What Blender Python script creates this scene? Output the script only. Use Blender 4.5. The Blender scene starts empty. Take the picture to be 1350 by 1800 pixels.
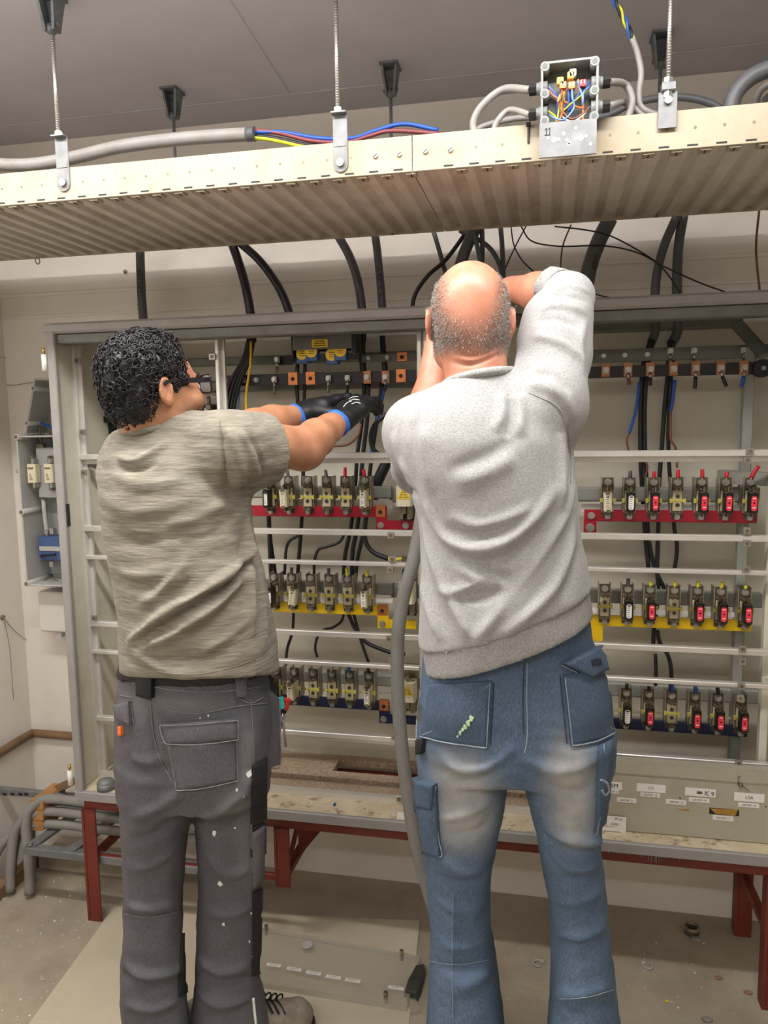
import bpy, math, random
import numpy as np
from mathutils import Vector, Matrix
from mathutils.bvhtree import BVHTree

random.seed(7)
rng = np.random.default_rng(7)
PI = math.pi
SC = bpy.context.scene
COL = SC.collection

# ------------------------------------------------------------------ camera
FOC = 1345.0                                   # focal length in pixels of the 1350 x 1800 frame
CAMPOS = np.array([0.0, 0.0, 1.52])
_vz = np.array([175., 11400., FOC]); _vz /= np.linalg.norm(_vz)
_vy = np.array([285., 0., FOC]); _vy[1] = -(_vy[0]*_vz[0] + _vy[2]*_vz[2]) / _vz[1]; _vy /= np.linalg.norm(_vy)
_vx = np.cross(_vz, _vy)
if _vx[0] < 0: _vx = -_vx
ROT = np.stack([_vx, _vy, -_vz])               # world = ROT @ (right, down, forward)
cam_data = bpy.data.cameras.new('camera')
cam = bpy.data.objects.new('camera', cam_data); COL.objects.link(cam)
cam_data.sensor_fit = 'HORIZONTAL'; cam_data.sensor_width = 36.0; cam_data.lens = 36.0 * FOC / 1350.0
cam_data.clip_start = 0.05
_m = Matrix.Identity(4)
for _i in range(3):
    _m[_i][0] = ROT[_i, 0]; _m[_i][1] = -ROT[_i, 1]; _m[_i][2] = -ROT[_i, 2]; _m[_i][3] = CAMPOS[_i]
cam.matrix_world = _m
SC.camera = cam

# ------------------------------------------------------------------ world, lamps, exposure
world = bpy.data.worlds.new('world'); SC.world = world; world.use_nodes = True
world.node_tree.nodes['Background'].inputs['Color'].default_value = (0.9, 0.92, 1.0, 1)
world.node_tree.nodes['Background'].inputs['Strength'].default_value = 0.05

def area(name, loc, sx, sy, power, col=(1.0, 0.93, 0.82), rot=(0, 0, 0)):
    d = bpy.data.lights.new(name, 'AREA'); d.shape = 'RECTANGLE'; d.size = sx; d.size_y = sy
    d.energy = power; d.color = col
    o = bpy.data.objects.new(name, d); COL.objects.link(o); o.location = loc; o.rotation_euler = rot
    return o
LC = (1.0, 0.968, 0.925)
area('ceiling_tube_light', (-0.60, 1.16, 2.38), 2.3, 0.08, 23, LC)
area('ceiling_tube_light', (-0.65, -0.70, 2.38), 2.2, 0.10, 18, LC)
area('ceiling_tube_uplight', (-0.60, 1.16, 2.36), 2.3, 0.10, 22, LC, (PI, 0, 0))      # the bare tubes also shine up on the ceiling
area('ceiling_tube_uplight', (-0.65, -0.70, 2.36), 2.2, 0.10, 20, LC, (PI, 0, 0))
SC.view_settings.view_transform = 'Standard'
SC.view_settings.look = 'None'
SC.view_settings.exposure = 0.5
SC.view_settings.gamma = 1.0
SC.view_settings.use_curve_mapping = False

# ------------------------------------------------------------------ pixel <-> room helpers
def ray(px, py): return ROT @ np.array([px - 675.0, py - 900.0, FOC])
def at(px, py, Y):
    d = ray(px, py); return CAMPOS + d * ((Y - CAMPOS[1]) / d[1])
def atz(px, py, Z):
    d = ray(px, py); return CAMPOS + d * ((Z - CAMPOS[2]) / d[2])
def atx(px, py, X):
    d = ray(px, py); return CAMPOS + d * ((X - CAMPOS[0]) / d[0])

# ------------------------------------------------------------------ materials
def lin(c):
    if max(c) > 1.001: c = tuple(v / 255.0 for v in c)
    return tuple((v / 12.92 if v <= 0.04045 else ((v + 0.055) / 1.055) ** 2.4) for v in c[:3])
MATS = {}
class NT:
    def __init__(s, m):
        s.t = m.node_tree; s.bsdf = s.t.nodes['Principled BSDF']
    def n(s, kind, **kw):
        nd = s.t.nodes.new(kind)
        for k, v in kw.items():
            if k in nd.inputs.keys(): nd.inputs[k].default_value = v
            else: setattr(nd, k, v)
        return nd
    def l(s, a, b): s.t.links.new(a, b)
    def coord(s, kind='Object', scale=None):
        c = s.n('ShaderNodeTexCoord').outputs[kind]
        if scale:
            mp = s.n('ShaderNodeMapping'); mp.inputs['Scale'].default_value = scale
            s.l(c, mp.inputs['Vector']); c = mp.outputs['Vector']
        return c
    def noise(s, vec, scale, detail=4, rough=0.6):
        nd = s.n('ShaderNodeTexNoise'); nd.inputs['Scale'].default_value = scale
        nd.inputs['Detail'].default_value = detail; nd.inputs['Roughness'].default_value = rough
        if vec is not None: s.l(vec, nd.inputs['Vector'])
        return nd.outputs['Fac']
    def ramp(s, fac, stops):
        r = s.n('ShaderNodeValToRGB'); e = r.color_ramp.elements
        while len(e) < len(stops): e.new(0.5)
        for el, (p, c) in zip(e, stops):
            el.position = p; el.color = (*c, 1) if len(c) == 3 else c
        s.l(fac, r.inputs['Fac']); return r.outputs['Color']
    def mix(s, fac, a, b, mode='MIX'):
        m = s.n('ShaderNodeMix', data_type='RGBA', blend_type=mode)
        for sock, v in ((m.inputs[0], fac), (m.inputs[6], a), (m.inputs[7], b)):
            if hasattr(v, 'links') or hasattr(v, 'is_linked'): s.l(v, sock)
            else: sock.default_value = v if not isinstance(v, tuple) else (*v[:3], 1)
        return m.outputs[2]
    def math(s, op, a, b=0.0):
        m = s.n('ShaderNodeMath', operation=op)
        for sock, v in ((m.inputs[0], a), (m.inputs[1], b)):
            if hasattr(v, 'is_linked'): s.l(v, sock)
            else: sock.default_value = v
        return m.outputs[0]
    def bump(s, h, strength=0.3, dist=0.002):
        b = s.n('ShaderNodeBump'); b.inputs['Strength'].default_value = strength; b.inputs['Distance'].default_value = dist
        s.l(h, b.inputs['Height']); s.l(b.outputs['Normal'], s.bsdf.inputs['Normal'])
def new_mat(name):
    m = bpy.data.materials.new(name); m.use_nodes = True; MATS[name] = m
    return m, NT(m)
def M(name, col, rough=0.5, metal=0.0, var=0.08, scale=14.0, bump=0.0, bscale=150.0, dirt=None, dirt_amt=0.5, dscale=5.0):
    if name in MATS: return MATS[name]
    m, t = new_mat(name); c = lin(col)
    t.bsdf.inputs['Roughness'].default_value = rough; t.bsdf.inputs['Metallic'].default_value = metal
    vec = t.coord()
    f = t.noise(vec, scale, 5)
    out = t.ramp(f, [(0.3, tuple(max(0, v * (1 - var)) for v in c)), (0.7, tuple(min(1, v * (1 + var)) for v in c))])
    if dirt:
        g = t.noise(vec, dscale, 8, 0.7)
        fac = t.ramp(g, [(0.5, (0, 0, 0)), (0.72, (dirt_amt,) * 3)])
        out = t.mix(fac, out, lin(dirt))
    t.l(out, t.bsdf.inputs['Base Color'])
    if bump: t.bump(t.noise(vec, bscale, 3), bump, 0.001)
    return m

m_wall = M('wall_plaster', (230, 224, 214), 0.85, var=0.04, scale=3, bump=0.25, bscale=60, dirt=(176, 160, 140), dirt_amt=0.25, dscale=2.2)
m_ceil = M('ceiling_paint', (184, 181, 186), 0.9, var=0.05, scale=5, bump=0.2, bscale=40)
m_cabin = M('cabinet_back_paint', (206, 202, 186), 0.5, var=0.05, scale=3, dirt=(150, 143, 120), dirt_amt=0.3, dscale=3)
m_frame = M('frame_grey_paint', (152, 150, 146), 0.45, var=0.08, scale=8, bump=0.08, dirt=(120, 115, 105), dirt_amt=0.4, dscale=9)
m_return = M('frame_pale_paint', (208, 207, 188), 0.5, var=0.07, scale=10, dirt=(160, 152, 130), dirt_amt=0.4, dscale=6)
m_alu = M('aluminium', (222, 220, 214), 0.38, 0.55, var=0.05, scale=20)
m_steel = M('zinc_steel', (176, 174, 168), 0.35, 0.8, var=0.12, scale=40)
m_galv = M('galvanised_strap', (124, 126, 127), 0.5, 0.25, var=0.2, scale=30, bump=0.15)
m_dsteel = M('dull_tarnished_steel', (128, 120, 100), 0.42, 0.65, var=0.25, scale=60)
m_cast = M('dark_cast_bracket', (96, 99, 100), 0.55, 0.2, var=0.3, scale=40, bump=0.4, dirt=(150, 150, 148), dirt_amt=0.6, dscale=22)
m_cu = M('bare_copper', (206, 128, 78), 0.35, 0.7, var=0.15, scale=60)
m_red = M('red_busbar_paint', (158, 16, 38), 0.4, var=0.06)
m_yel = M('yellow_busbar_paint', (232, 192, 8), 0.4, var=0.05)
m_blu = M('navy_busbar_paint', (18, 30, 74), 0.4, var=0.1)
m_dark = M('dark_busbar', (40, 40, 44), 0.45, 0.2, var=0.25, scale=20)
m_gbar = M('dull_grey_bar', (112, 112, 106), 0.5, 0.4, var=0.15, scale=20)
m_rail = M('grey_mounting_rail', (142, 142, 134), 0.5, var=0.06)
m_blk = M('black_plastic', (22, 22, 24), 0.4, var=0.1)
m_bcab = M('black_cable_jacket', (27, 27, 31), 0.42, var=0.15, scale=30)
m_gcab = M('dark_grey_cable_jacket', (84, 85, 88), 0.5, var=0.1, scale=20)
m_lcab = M('light_grey_cable_jacket', (140, 138, 134), 0.5, var=0.08, scale=15, dirt=(120, 112, 100), dirt_amt=0.6, dscale=16)
m_hose = M('grey_trunk_cable_jacket', (146, 146, 143), 0.5, var=0.06, scale=10, dirt=(120, 100, 70), dirt_amt=0.5, dscale=12)
m_cer = M('cream_ceramic', (222, 214, 186), 0.3, var=0.05)
m_ins = M('cream_insulator', (196, 186, 152), 0.5, var=0.12, scale=40)
m_wht = M('white_label', (238, 236, 230), 0.5, var=0.02)
m_rlab = M('bright_red_label', (236, 58, 78), 0.35, var=0.1, scale=200)
m_ink = M('black_ink', (30, 28, 28), 0.6, var=0.0)
m_ytag = M('yellow_plastic', (214, 204, 52), 0.45, var=0.08)
m_ystk = M('yellow_sticker', (240, 200, 40), 0.5, var=0.03)
m_bplas = M('blue_plastic', (44, 84, 142), 0.4, var=0.08)
m_bwire = M('blue_wire', (36, 84, 178), 0.4, var=0.06)
m_rwire = M('red_wire', (206, 30, 44), 0.4, var=0.06)
m_brwire = M('brown_wire', (122, 74, 52), 0.45, var=0.08)
m_maroon = M('maroon_wire', (128, 62, 66), 0.45, var=0.08)
m_tin = M('tinned_plate', (172, 165, 146), 0.4, 0.5, var=0.2, scale=50)
m_bmod = M('blue_grey_plastic', (72, 94, 142), 0.35, var=0.08)
m_cu2 = M('tarnished_copper', (164, 108, 74), 0.4, 0.6, var=0.2, scale=60)
m_jbox = M('junction_box_grey', (128, 130, 130), 0.5, var=0.05)
m_spac = M('olive_yellow_spacer', (196, 186, 84), 0.45, var=0.1)
m_gywire = M('green_yellow_wire', (196, 200, 40), 0.4, var=0.3, scale=60)
m_owire = M('orange_wire', (236, 120, 50), 0.4, var=0.05)
m_lbwire = M('light_blue_wire', (96, 140, 190), 0.45, var=0.08)
m_tray = M('tray_cream_paint', (172, 162, 140), 0.5, var=0.05, scale=6, bump=0.05, dirt=(160, 135, 95), dirt_amt=0.45, dscale=9)
m_trayu = M('tray_underside_paint', (208, 201, 188), 0.55, var=0.08, scale=10, dirt=(140, 128, 114), dirt_amt=0.45, dscale=7)
m_oxide = M('red_oxide_paint', (116, 46, 34), 0.5, var=0.12, scale=12, dirt=(70, 34, 28), dirt_amt=0.5, dscale=10)
m_wood = M('raw_wood', (176, 128, 76), 0.7, var=0.15, scale=20)
m_timber = M('dirty_timber', (140, 110, 82), 0.8, var=0.2, scale=16)
m_gplas = M('grey_box_plastic', (184, 184, 180), 0.45, var=0.04)
m_gplas2 = M('darker_grey_plastic', (164, 166, 166), 0.45, var=0.05)
m_wbox = M('white_box_plastic', (216, 213, 206), 0.45, var=0.03)
m_jdark = M('junction_box_inside', (92, 98, 96), 0.5, var=0.1)
m_panel = M('cover_panel_grey', (176, 172, 152), 0.42, var=0.05, scale=4, dirt=(140, 130, 108), dirt_amt=0.35, dscale=6)
m_card = M('cardboard_sheet', (198, 188, 164), 0.8, var=0.05, scale=4, bump=0.1, dirt=(170, 158, 132), dirt_amt=0.4, dscale=5)
m_teal = M('teal_handle', (40, 190, 172), 0.35, var=0.03)
m_rhand = M('red_handle', (212, 44, 40), 0.35, var=0.03)
m_brass = M('brass', (196, 164, 92), 0.35, 0.8, var=0.1)

m, t = new_mat('floor_concrete'); vec = t.coord()
b_ = t.ramp(t.noise(vec, 1.6, 8, 0.65), [(0.3, lin((142, 130, 112))), (0.55, lin((176, 166, 146))), (0.8, lin((196, 186, 164)))])
st = t.ramp(t.noise(vec, 3.3, 6, 0.7), [(0.55, (0, 0, 0)), (0.75, (0.5,) * 3)])
b_ = t.mix(st, b_, lin((150, 112, 96)))
sp = t.ramp(t.noise(vec, 55, 3, 0.5), [(0.68, (0, 0, 0)), (0.74, (0.5,) * 3)])
b_ = t.mix(sp, b_, lin((218, 212, 198)))
t.l(b_, t.bsdf.inputs['Base Color']); t.bsdf.inputs['Roughness'].default_value = 0.8
t.bump(t.noise(vec, 40, 6, 0.7), 0.35, 0.004); m_floor = m

m, t = new_mat('dusty_chipboard'); vec = t.coord('Object', (1, 3, 1))
b_ = t.ramp(t.noise(vec, 90, 6, 0.8), [(0.32, lin((120, 100, 84))), (0.48, lin((184, 162, 138))), (0.66, lin((222, 204, 178)))])
b_ = t.mix(t.ramp(t.noise(vec, 9, 5), [(0.4, (0, 0, 0)), (0.7, (0.4,) * 3)]), b_, lin((150, 116, 96)))
t.l(b_, t.bsdf.inputs['Base Color']); t.bsdf.inputs['Roughness'].default_value = 0.9
t.bump(t.noise(vec, 160, 5, 0.8), 0.7, 0.004); m_chip = m

m, t = new_mat('stained_sill_paint'); vec = t.coord()
b_ = t.ramp(t.noise(vec, 12, 5), [(0.3, lin((196, 182, 150))), (0.7, lin((224, 212, 184)))])
b_ = t.mix(t.ramp(t.noise(vec, 26, 6, 0.75), [(0.53, (0, 0, 0)), (0.64, (0.75,) * 3)]), b_, lin((128, 88, 62)))
t.l(b_, t.bsdf.inputs['Base Color']); t.bsdf.inputs['Roughness'].default_value = 0.7; m_sill = m

m, t = new_mat('clear_plastic'); t.bsdf.inputs['Base Color'].default_value = (*lin((205, 200, 185)), 1)
t.bsdf.inputs['Roughness'].default_value = 0.22; t.bsdf.inputs['Alpha'].default_value = 0.24; m_clear = m
m, t = new_mat('spectacle_glass'); t.bsdf.inputs['Base Color'].default_value = (0.9, 0.95, 0.95, 1)
t.bsdf.inputs['Roughness'].default_value = 0.05; t.bsdf.inputs['Alpha'].default_value = 0.2; m_glass = m

# ------------------------------------------------------------------ mesh builder
def catmull(pts, n=6):
    P = [np.array(p, float) for p in pts]
    if len(P) < 3:
        return [P[0] + (P[-1] - P[0]) * k / n for k in range(n + 1)]
    P = [2 * P[0] - P[1]] + P + [2 * P[-1] - P[-2]]
    out = []
    for i in range(1, len(P) - 2):
        p0, p1, p2, p3 = P[i-1:i+3]
        for k in range(n):
            u = k / n
            out.append(0.5 * ((2*p1) + (-p0 + p2)*u + (2*p0 - 5*p1 + 4*p2 - p3)*u*u + (-p0 + 3*p1 - 3*p2 + p3)*u**3))
    out.append(P[-2]); return out
class MB:
    def __init__(s): s.v = []; s.f = []; s.s = []
    def add(s, vs, fs, smooth=False):
        b = len(s.v); s.v += [tuple(map(float, p)) for p in vs]
        s.f += [tuple(b + i for i in f) for f in fs]
        s.s += (smooth if isinstance(smooth, list) else [smooth] * len(fs))
        return s
    def hexa(s, p):       # 8 corners: bottom ring 0-3 counter-clockwise from above, top ring 4-7
        return s.add(p, [(3,2,1,0), (4,5,6,7), (0,1,5,4), (1,2,6,5), (2,3,7,6), (3,0,4,7)])
    def box(s, x0, x1, y0, y1, z0, z1):
        return s.hexa([(x0,y0,z0),(x1,y0,z0),(x1,y1,z0),(x0,y1,z0),(x0,y0,z1),(x1,y0,z1),(x1,y1,z1),(x0,y1,z1)])
    def cbox(s, x0, x1, y0, y1, z0, z1, c=0.002):  # box with chamfered edges along its longest axis direction
        d = [x1-x0, y1-y0, z1-z0]; ax = d.index(max(d)); c = min(c, min(d) * 0.4)
        o = [i for i in range(3) if i != ax]; lo = [x0,y0,z0]; hi = [x1,y1,z1]
        a0, a1, b0, b1 = lo[o[0]], hi[o[0]], lo[o[1]], hi[o[1]]
        ring = [(a0+c,b0),(a1-c,b0),(a1,b0+c),(a1,b1-c),(a1-c,b1),(a0+c,b1),(a0,b1-c),(a0,b0+c)]
        vs = []
        for e in (lo[ax], hi[ax]):
            for a, b in ring:
                p = [0,0,0]; p[ax] = e; p[o[0]] = a; p[o[1]] = b; vs.append(p)
        fs = [(i, (i+1) % 8, 8 + (i+1) % 8, 8 + i) for i in range(8)] + [tuple(range(7,-1,-1)), tuple(range(8,16))]
        if ax == 1: fs = [tuple(reversed(f)) for f in fs]
        return s.add(vs, fs)
    def bar(s, a, b, w, h, up=(0,0,1), off=(0, 0)):
        a = np.array(a, float); b = np.array(b, float); d = b - a; d /= np.linalg.norm(d)
        r = np.cross(d, np.array(up, float)); r /= np.linalg.norm(r); u = np.cross(r, d)
        o = r * off[0] + u * off[1]
        q = [(-w/2,-h/2),(w/2,-h/2),(w/2,h/2),(-w/2,h/2)]
        vs = [a + o + r*x + u*y for x, y in q] + [b + o + r*x + u*y for x, y in q]
        return s.add(vs, [(0,1,2,3),(7,6,5,4),(1,0,4,5),(2,1,5,6),(3,2,6,7),(0,3,7,4)])
    def cyl(s, a, b, r, n=12, r2=None, smooth=True):
        return s.tube([a, b], r, n, sub=1, r2=r2, smooth=smooth)
    def tube(s, pts, r, n=8, sub=6, r2=None, smooth=True, caps=True):
        P = catmull(pts, sub) if (len(pts) > 2 and sub > 1) else [np.array(p, float) for p in pts]
        vs = []; m = len(P); prev = None
        for i, p in enumerate(P):
            d = P[min(i+1, m-1)] - P[max(i-1, 0)]; d = d / (np.linalg.norm(d) + 1e-9)
            if prev is None:
                a = np.array((0,0,1.0)) if abs(d[2]) < 0.9 else np.array((1.0,0,0))
                x = np.cross(d, a)
            else: x = prev - d * np.dot(prev, d)
            x /= np.linalg.norm(x) + 1e-9; y = np.cross(d, x); prev = x
            rr = r if r2 is None else r + (r2 - r) * i / max(1, m-1)
            for k in range(n):
                t_ = 2*PI*k/n; vs.append(p + rr * (x*math.cos(t_) + y*math.sin(t_)))
        fs = []; sm = []
        for i in range(m-1):
            for k in range(n):
                fs.append((i*n+k, i*n+(k+1)%n, (i+1)*n+(k+1)%n, (i+1)*n+k)); sm.append(smooth)
        if caps:
            fs += [tuple(range(n-1,-1,-1)), tuple((m-1)*n+k for k in range(n))]; sm += [False, False]
        return s.add(vs, fs, sm)
    def prism(s, poly, y0, y1):       # polygon in X-Z (counter-clockwise seen from -Y), extruded along Y
        n = len(poly)
        vs = [(x, y0, z) for x, z in poly] + [(x, y1, z) for x, z in poly]
        return s.add(vs, [tuple(range(n)), tuple(range(2*n-1, n-1, -1))] + [((i+1)%n, i, n+i, n+(i+1)%n) for i in range(n)])
    def ball(s, c, r, n=10, m=6, sq=(1,1,1)):
        vs = []; fs = []
        for j in range(m+1):
            ph = PI*j/m
            for k in range(n):
                th = 2*PI*k/n
                vs.append((c[0]+r*sq[0]*math.sin(ph)*math.cos(th), c[1]+r*sq[1]*math.sin(ph)*math.sin(th), c[2]+r*sq[2]*math.cos(ph)))
        for j in range(m):
            for k in range(n): fs.append((j*n+k, (j+1)*n+k, (j+1)*n+(k+1)%n, j*n+(k+1)%n))
        return s.add(vs, fs, True)
    def ring(s, c, axis, R, r, n=20, m=8):
        ax = np.array(axis, float); ax /= np.linalg.norm(ax)
        a = np.cross(ax, (0,0,1) if abs(ax[2]) < 0.9 else (1,0,0)); a /= np.linalg.norm(a); b = np.cross(ax, a)
        vs = []; fs = []
        for i in range(n):
            t_ = 2*PI*i/n; o = a*math.cos(t_) + b*math.sin(t_)
            for k in range(m):
                u = 2*PI*k/m; vs.append(np.array(c) + o*(R + r*math.cos(u)) + ax*r*math.sin(u))
        for i in range(n):
            for k in range(m): fs.append((i*m+k, ((i+1)%n)*m+k, ((i+1)%n)*m+(k+1)%m, i*m+(k+1)%m))
        return s.add(vs, fs, True)
    def mesh(s, name, mat):
        me = bpy.data.meshes.new(name); me.from_pydata(s.v, [], s.f)
        me.polygons.foreach_set('use_smooth', s.s); me.materials.append(mat); me.update(); return me
    def build(s, name, mat, parent=None, bevel=0):
        o = bpy.data.objects.new(name, s.mesh(name, mat)); COL.objects.link(o)
        if parent is not None:
            o.parent = parent
        if bevel:
            b = o.modifiers.new('bevel', 'BEVEL'); b.width = bevel; b.segments = 2; b.limit_method = 'ANGLE'
        return o
def local(o):
    """keep a part where it was built (world coordinates) after parenting to an Empty that only has a location"""
    o.matrix_parent_inverse = Matrix.Translation(o.parent.location).inverted(); return o
def tag(o, label, cat, group=None, kind=None):
    o['label'] = label; o['category'] = cat
    if group: o['group'] = group
    if kind: o['kind'] = kind
    return o
def thing(name, loc, label, cat, group=None):
    o = bpy.data.objects.new(name, None); o.empty_display_size = 0.05; COL.objects.link(o); o.location = tuple(map(float, loc))
    return tag(o, label, cat, group)
def P(mb, name, mat, root, bevel=0):     # a part given in room coordinates
    return local(mb.build(name, mat, root, bevel))
def sub(mb, name, mat, part):            # a sub-part given in the coordinates of its part
    return mb.build(name, mat, part)
def struct(mb, name, mat, bevel=0):
    o = mb.build(name, mat, None, bevel); o['kind'] = 'structure'; return o
def mesh_obj(name, me, mat, root):
    o = bpy.data.objects.new(name, me); COL.objects.link(o)
    if mat and not me.materials: me.materials.append(mat)
    o.parent = root; return o
def copy_tree(o, parent=None):
    c = o.copy(); COL.objects.link(c); c.parent = parent
    for ch in list(o.children): copy_tree(ch, c)
    return c
def text_mesh(txt, size, align='CENTER'):
    cu = bpy.data.curves.new('lettering', 'FONT'); cu.body = txt; cu.size = size; cu.align_x = align; cu.align_y = 'CENTER'
    cu.resolution_u = 2
    o = bpy.data.objects.new('lettering', cu)
    me = bpy.data.meshes.new_from_object(o); bpy.data.objects.remove(o); bpy.data.curves.remove(cu)
    return me
def text_part(txt, size, loc, rx, rz, mat, parent, name='lettering', ry=0):
    me = text_mesh(txt, size); me.materials.clear(); me.materials.append(mat)
    o = bpy.data.objects.new(name, me); COL.objects.link(o); o.parent = parent
    mw = Matrix.Translation(Vector([float(v) for v in loc])) @ Matrix.Rotation(rz, 4, 'Z') @ Matrix.Rotation(rx, 4, 'X') @ Matrix.Rotation(ry, 4, 'Z')
    if parent is not None and parent.type == 'EMPTY': mw = Matrix.Translation(parent.location).inverted() @ mw
    o.matrix_basis = mw
    return o
ORD = ['first', 'second', 'third', 'fourth', 'fifth', 'sixth', 'seventh', 'eighth', 'ninth', 'tenth']
# ================================================================== the room
XL, YB, ZC = -1.815, 2.34, 2.445           # left wall, back wall, ceiling
XR, YF = 2.4, -2.2
struct(MB().box(XL-0.1, XR+0.1, YF-0.1, YB+0.1, -0.1, 0), 'floor', m_floor)
struct(MB().box(XL-0.1, XR+0.1, YF-0.1, YB+0.1, ZC, ZC+0.1), 'ceiling', m_ceil)
struct(MB().box(XL-0.1, XR+0.1, YB, YB+0.1, 0, ZC), 'wall_back', m_wall)
struct(MB().box(XL-0.1, XL, YF, YB, 0, ZC), 'wall_left', m_wall)
struct(MB().box(XR, XR+0.1, YF, YB, 0, ZC), 'wall_right', m_wall)
struct(MB().box(XL, XR, YF-0.1, YF, 0, ZC), 'wall_front', m_wall)
# raised plinth course of the walls under the ledge, and the ledge's dirty strip
struct(MB().box(XL, -1.40, YB-0.02, YB, 0.0, 0.405), 'baseboard_back', m_wall)
struct(MB().box(XL, XL+0.015, 0.6, YB, 0.0, 0.405), 'baseboard_left', m_wall)
b = MB(); b.cyl((XL+0.02, YB-0.03, 0.432), (-1.40, YB-0.03, 0.432), 0.014, 10)
struct(b, 'trim_1', m_timber)
b = MB(); b.cyl((XL+0.024, YB-0.03, 0.432), (XL+0.024, 0.9, 0.432), 0.015, 10)
struct(b, 'trim_2', m_timber)
# highlight bands on the plaster above the cabinet, shaped as shallow ribs, and the ceiling board joint
b = MB()
for z, h in ((1.955, 0.004), (1.885, 0.003)): b.cbox(XL, XR, YB-0.004, YB, z, z+h*3, 0.003)
struct(b, 'trim_3', m_wall)
b = MB(); b.cbox(XL, XR, 2.185, 2.193, ZC-0.0025, ZC, 0.001); b.bar((-0.72, 2.185, ZC-0.001), (-0.62, 0.5, ZC-0.001), 0.006, 0.002)
struct(b, 'trim_4', m_ceil)
# ================================================================== the switch cabinet
Y0, YR, YB2, YP = 1.946, 2.05, 2.15, 2.315     # front face, rails, busbars, back panel
CX0, CX1, CZ0, CZ1 = -1.376, 0.70, 0.402, 1.807
cab = thing('electrical_cabinet', (-0.35, 2.13, 0.40), 'tall open grey steel switch cabinet on a red stand, doors removed', 'cabinet')
b = MB(); b.box(CX0+0.01, CX1-0.01, YP, YP+0.012, 0.42, CZ1-0.01); P(b, 'back_panel', m_cabin, cab)
b = MB(); b.cbox(CX0, CX0+0.026, Y0, Y0+0.02, CZ0, CZ1, 0.003); P(b, 'frame_post', m_frame, cab)
b = MB(); b.box(CX0+0.006, CX0+0.014, Y0+0.02, YP+0.012, CZ0+0.03, CZ1-0.02); P(b, 'side_panel', m_return, cab)
b = MB(); b.cbox(CX1-0.026, CX1, Y0, Y0+0.02, CZ0, CZ1, 0.003); P(b, 'frame_post', m_frame, cab)
b = MB(); b.box(CX1-0.014, CX1-0.006, Y0+0.02, YP+0.012, CZ0+0.03, CZ1-0.02); P(b, 'side_panel', m_return, cab)
b = MB(); b.cbox(CX0-0.001, CX1+0.001, Y0-0.0015, Y0+0.045, CZ1-0.028, CZ1+0.001, 0.006); P(b, 'top_rail', m_frame, cab)
b = MB(); b.cbox(CX0+0.026, CX1-0.026, Y0+0.012, Y0+0.06, CZ1-0.056, CZ1-0.028, 0.003); P(b, 'inner_top_rail', m_gbar, cab)
b = MB(); b.box(CX0+0.01, CX1-0.01, Y0+0.045, 2.195, CZ1-0.012, CZ1-0.004); b.box(CX0+0.01, CX1-0.01, 2.275, YP+0.012, CZ1-0.012, CZ1-0.004)
P(b, 'top_plate', m_gbar, cab)
b = MB(); b.cbox(CX0-0.001, CX1+0.001, Y0-0.0015, Y0+0.012, CZ0-0.001, 0.431, 0.003); P(b, 'front_sill', m_frame, cab)
b = MB(); b.box(CX0+0.01, CX1-0.01, Y0+0.012, YR-0.006, 0.42, 0.43); P(b, 'sill_board', m_sill, cab)
# dusty chipboard floor in two planks with a cable slot cut in the rear one
sx0, sx1 = at(592, 1350, 2.25)[0], 0.10
b = MB(); b.cbox(CX0+0.02, CX1-0.02, YR+0.012, 2.142, 0.414, 0.432, 0.003); P(b, 'floor_plank', m_chip, cab)
b = MB(); b.box(CX0+0.02, sx0, 2.155, YP, 0.414, 0.437); b.box(sx1, CX1-0.02, 2.155, YP, 0.414, 0.437)
b.box(sx0, sx1, 2.155, 2.20, 0.414, 0.437); b.box(sx0, sx1, 2.285, YP, 0.414, 0.437); P(b, 'floor_plank', m_chip, cab)
b = MB(); b.box(sx0-0.05, sx1+0.05, 2.19, 2.30, 0.375, 0.385); P(b, 'slot_tray', m_oxide, cab)
b = MB(); b.box(CX0+0.02, CX1-0.02, YR-0.0075, YR+0.010, 0.425, 0.447); P(b, 'floor_rail', m_alu, cab)
# inner uprights
def upright(x, z0, z1, w=0.012, y=YR, mat=m_alu):
    b = MB(); b.cbox(x-w/2, x+w/2, y-0.006, y+0.02, z0, z1, 0.002); b.box(x+w/2, x+w/2+0.010, y+0.012, y+0.022, z0, z1)
    return P(b, 'upright', mat, cab)
ux = [at(129, 620, YR)[0], at(382, 620, YR)[0], at(737, 620, YR)[0], at(748.5, 620, YR)[0]]
upright(ux[0], 0.43, 1.765); upright(ux[1], 1.437, 1.765); upright(ux[2], 0.43, 1.765, 0.013); upright(ux[3], 0.43, 1.765, 0.013)
rx = at(1322, 700, YB2)[0]
b = MB(); b.cbox(rx-0.013, rx+0.013, YB2+0.03, YB2+0.06, 0.44, 1.70, 0.003); P(b, 'upright', m_rail, cab)
b = MB(); b.cbox(rx+0.035, rx+0.055, YR+0.03, YR+0.06, 0.44, 1.765, 0.003); P(b, 'upright', m_return, cab)
# horizontal aluminium rails
RZ = [1.433, 1.228, 1.141, 0.939, 0.851, 0.645]
def zr(py, px=600): return at(px, py, YR)[2]
RZ = [zr(800.5), zr(935.3), zr(989.5), zr(1114.5), zr(1167), zr(1292)]
HH = [0.016, 0.016, 0.011, 0.015, 0.011, 0.015]
for i, (z, h) in enumerate(zip(RZ, HH)):
    for x0, x1 in ((ux[0]+0.006, ux[2]-0.007), (ux[3]+0.007, CX1-0.03)):
        b = MB(); b.cbox(x0, x1, YR-0.010, YR+0.010, z-h/2, z+h/2, 0.0015)
        if i in (0, 5): b.box(x0, x1, YR+0.006, YR+0.008, z-h/2-0.014, z-h/2)
        P(b, 'cross_rail', m_alu, cab)
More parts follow.
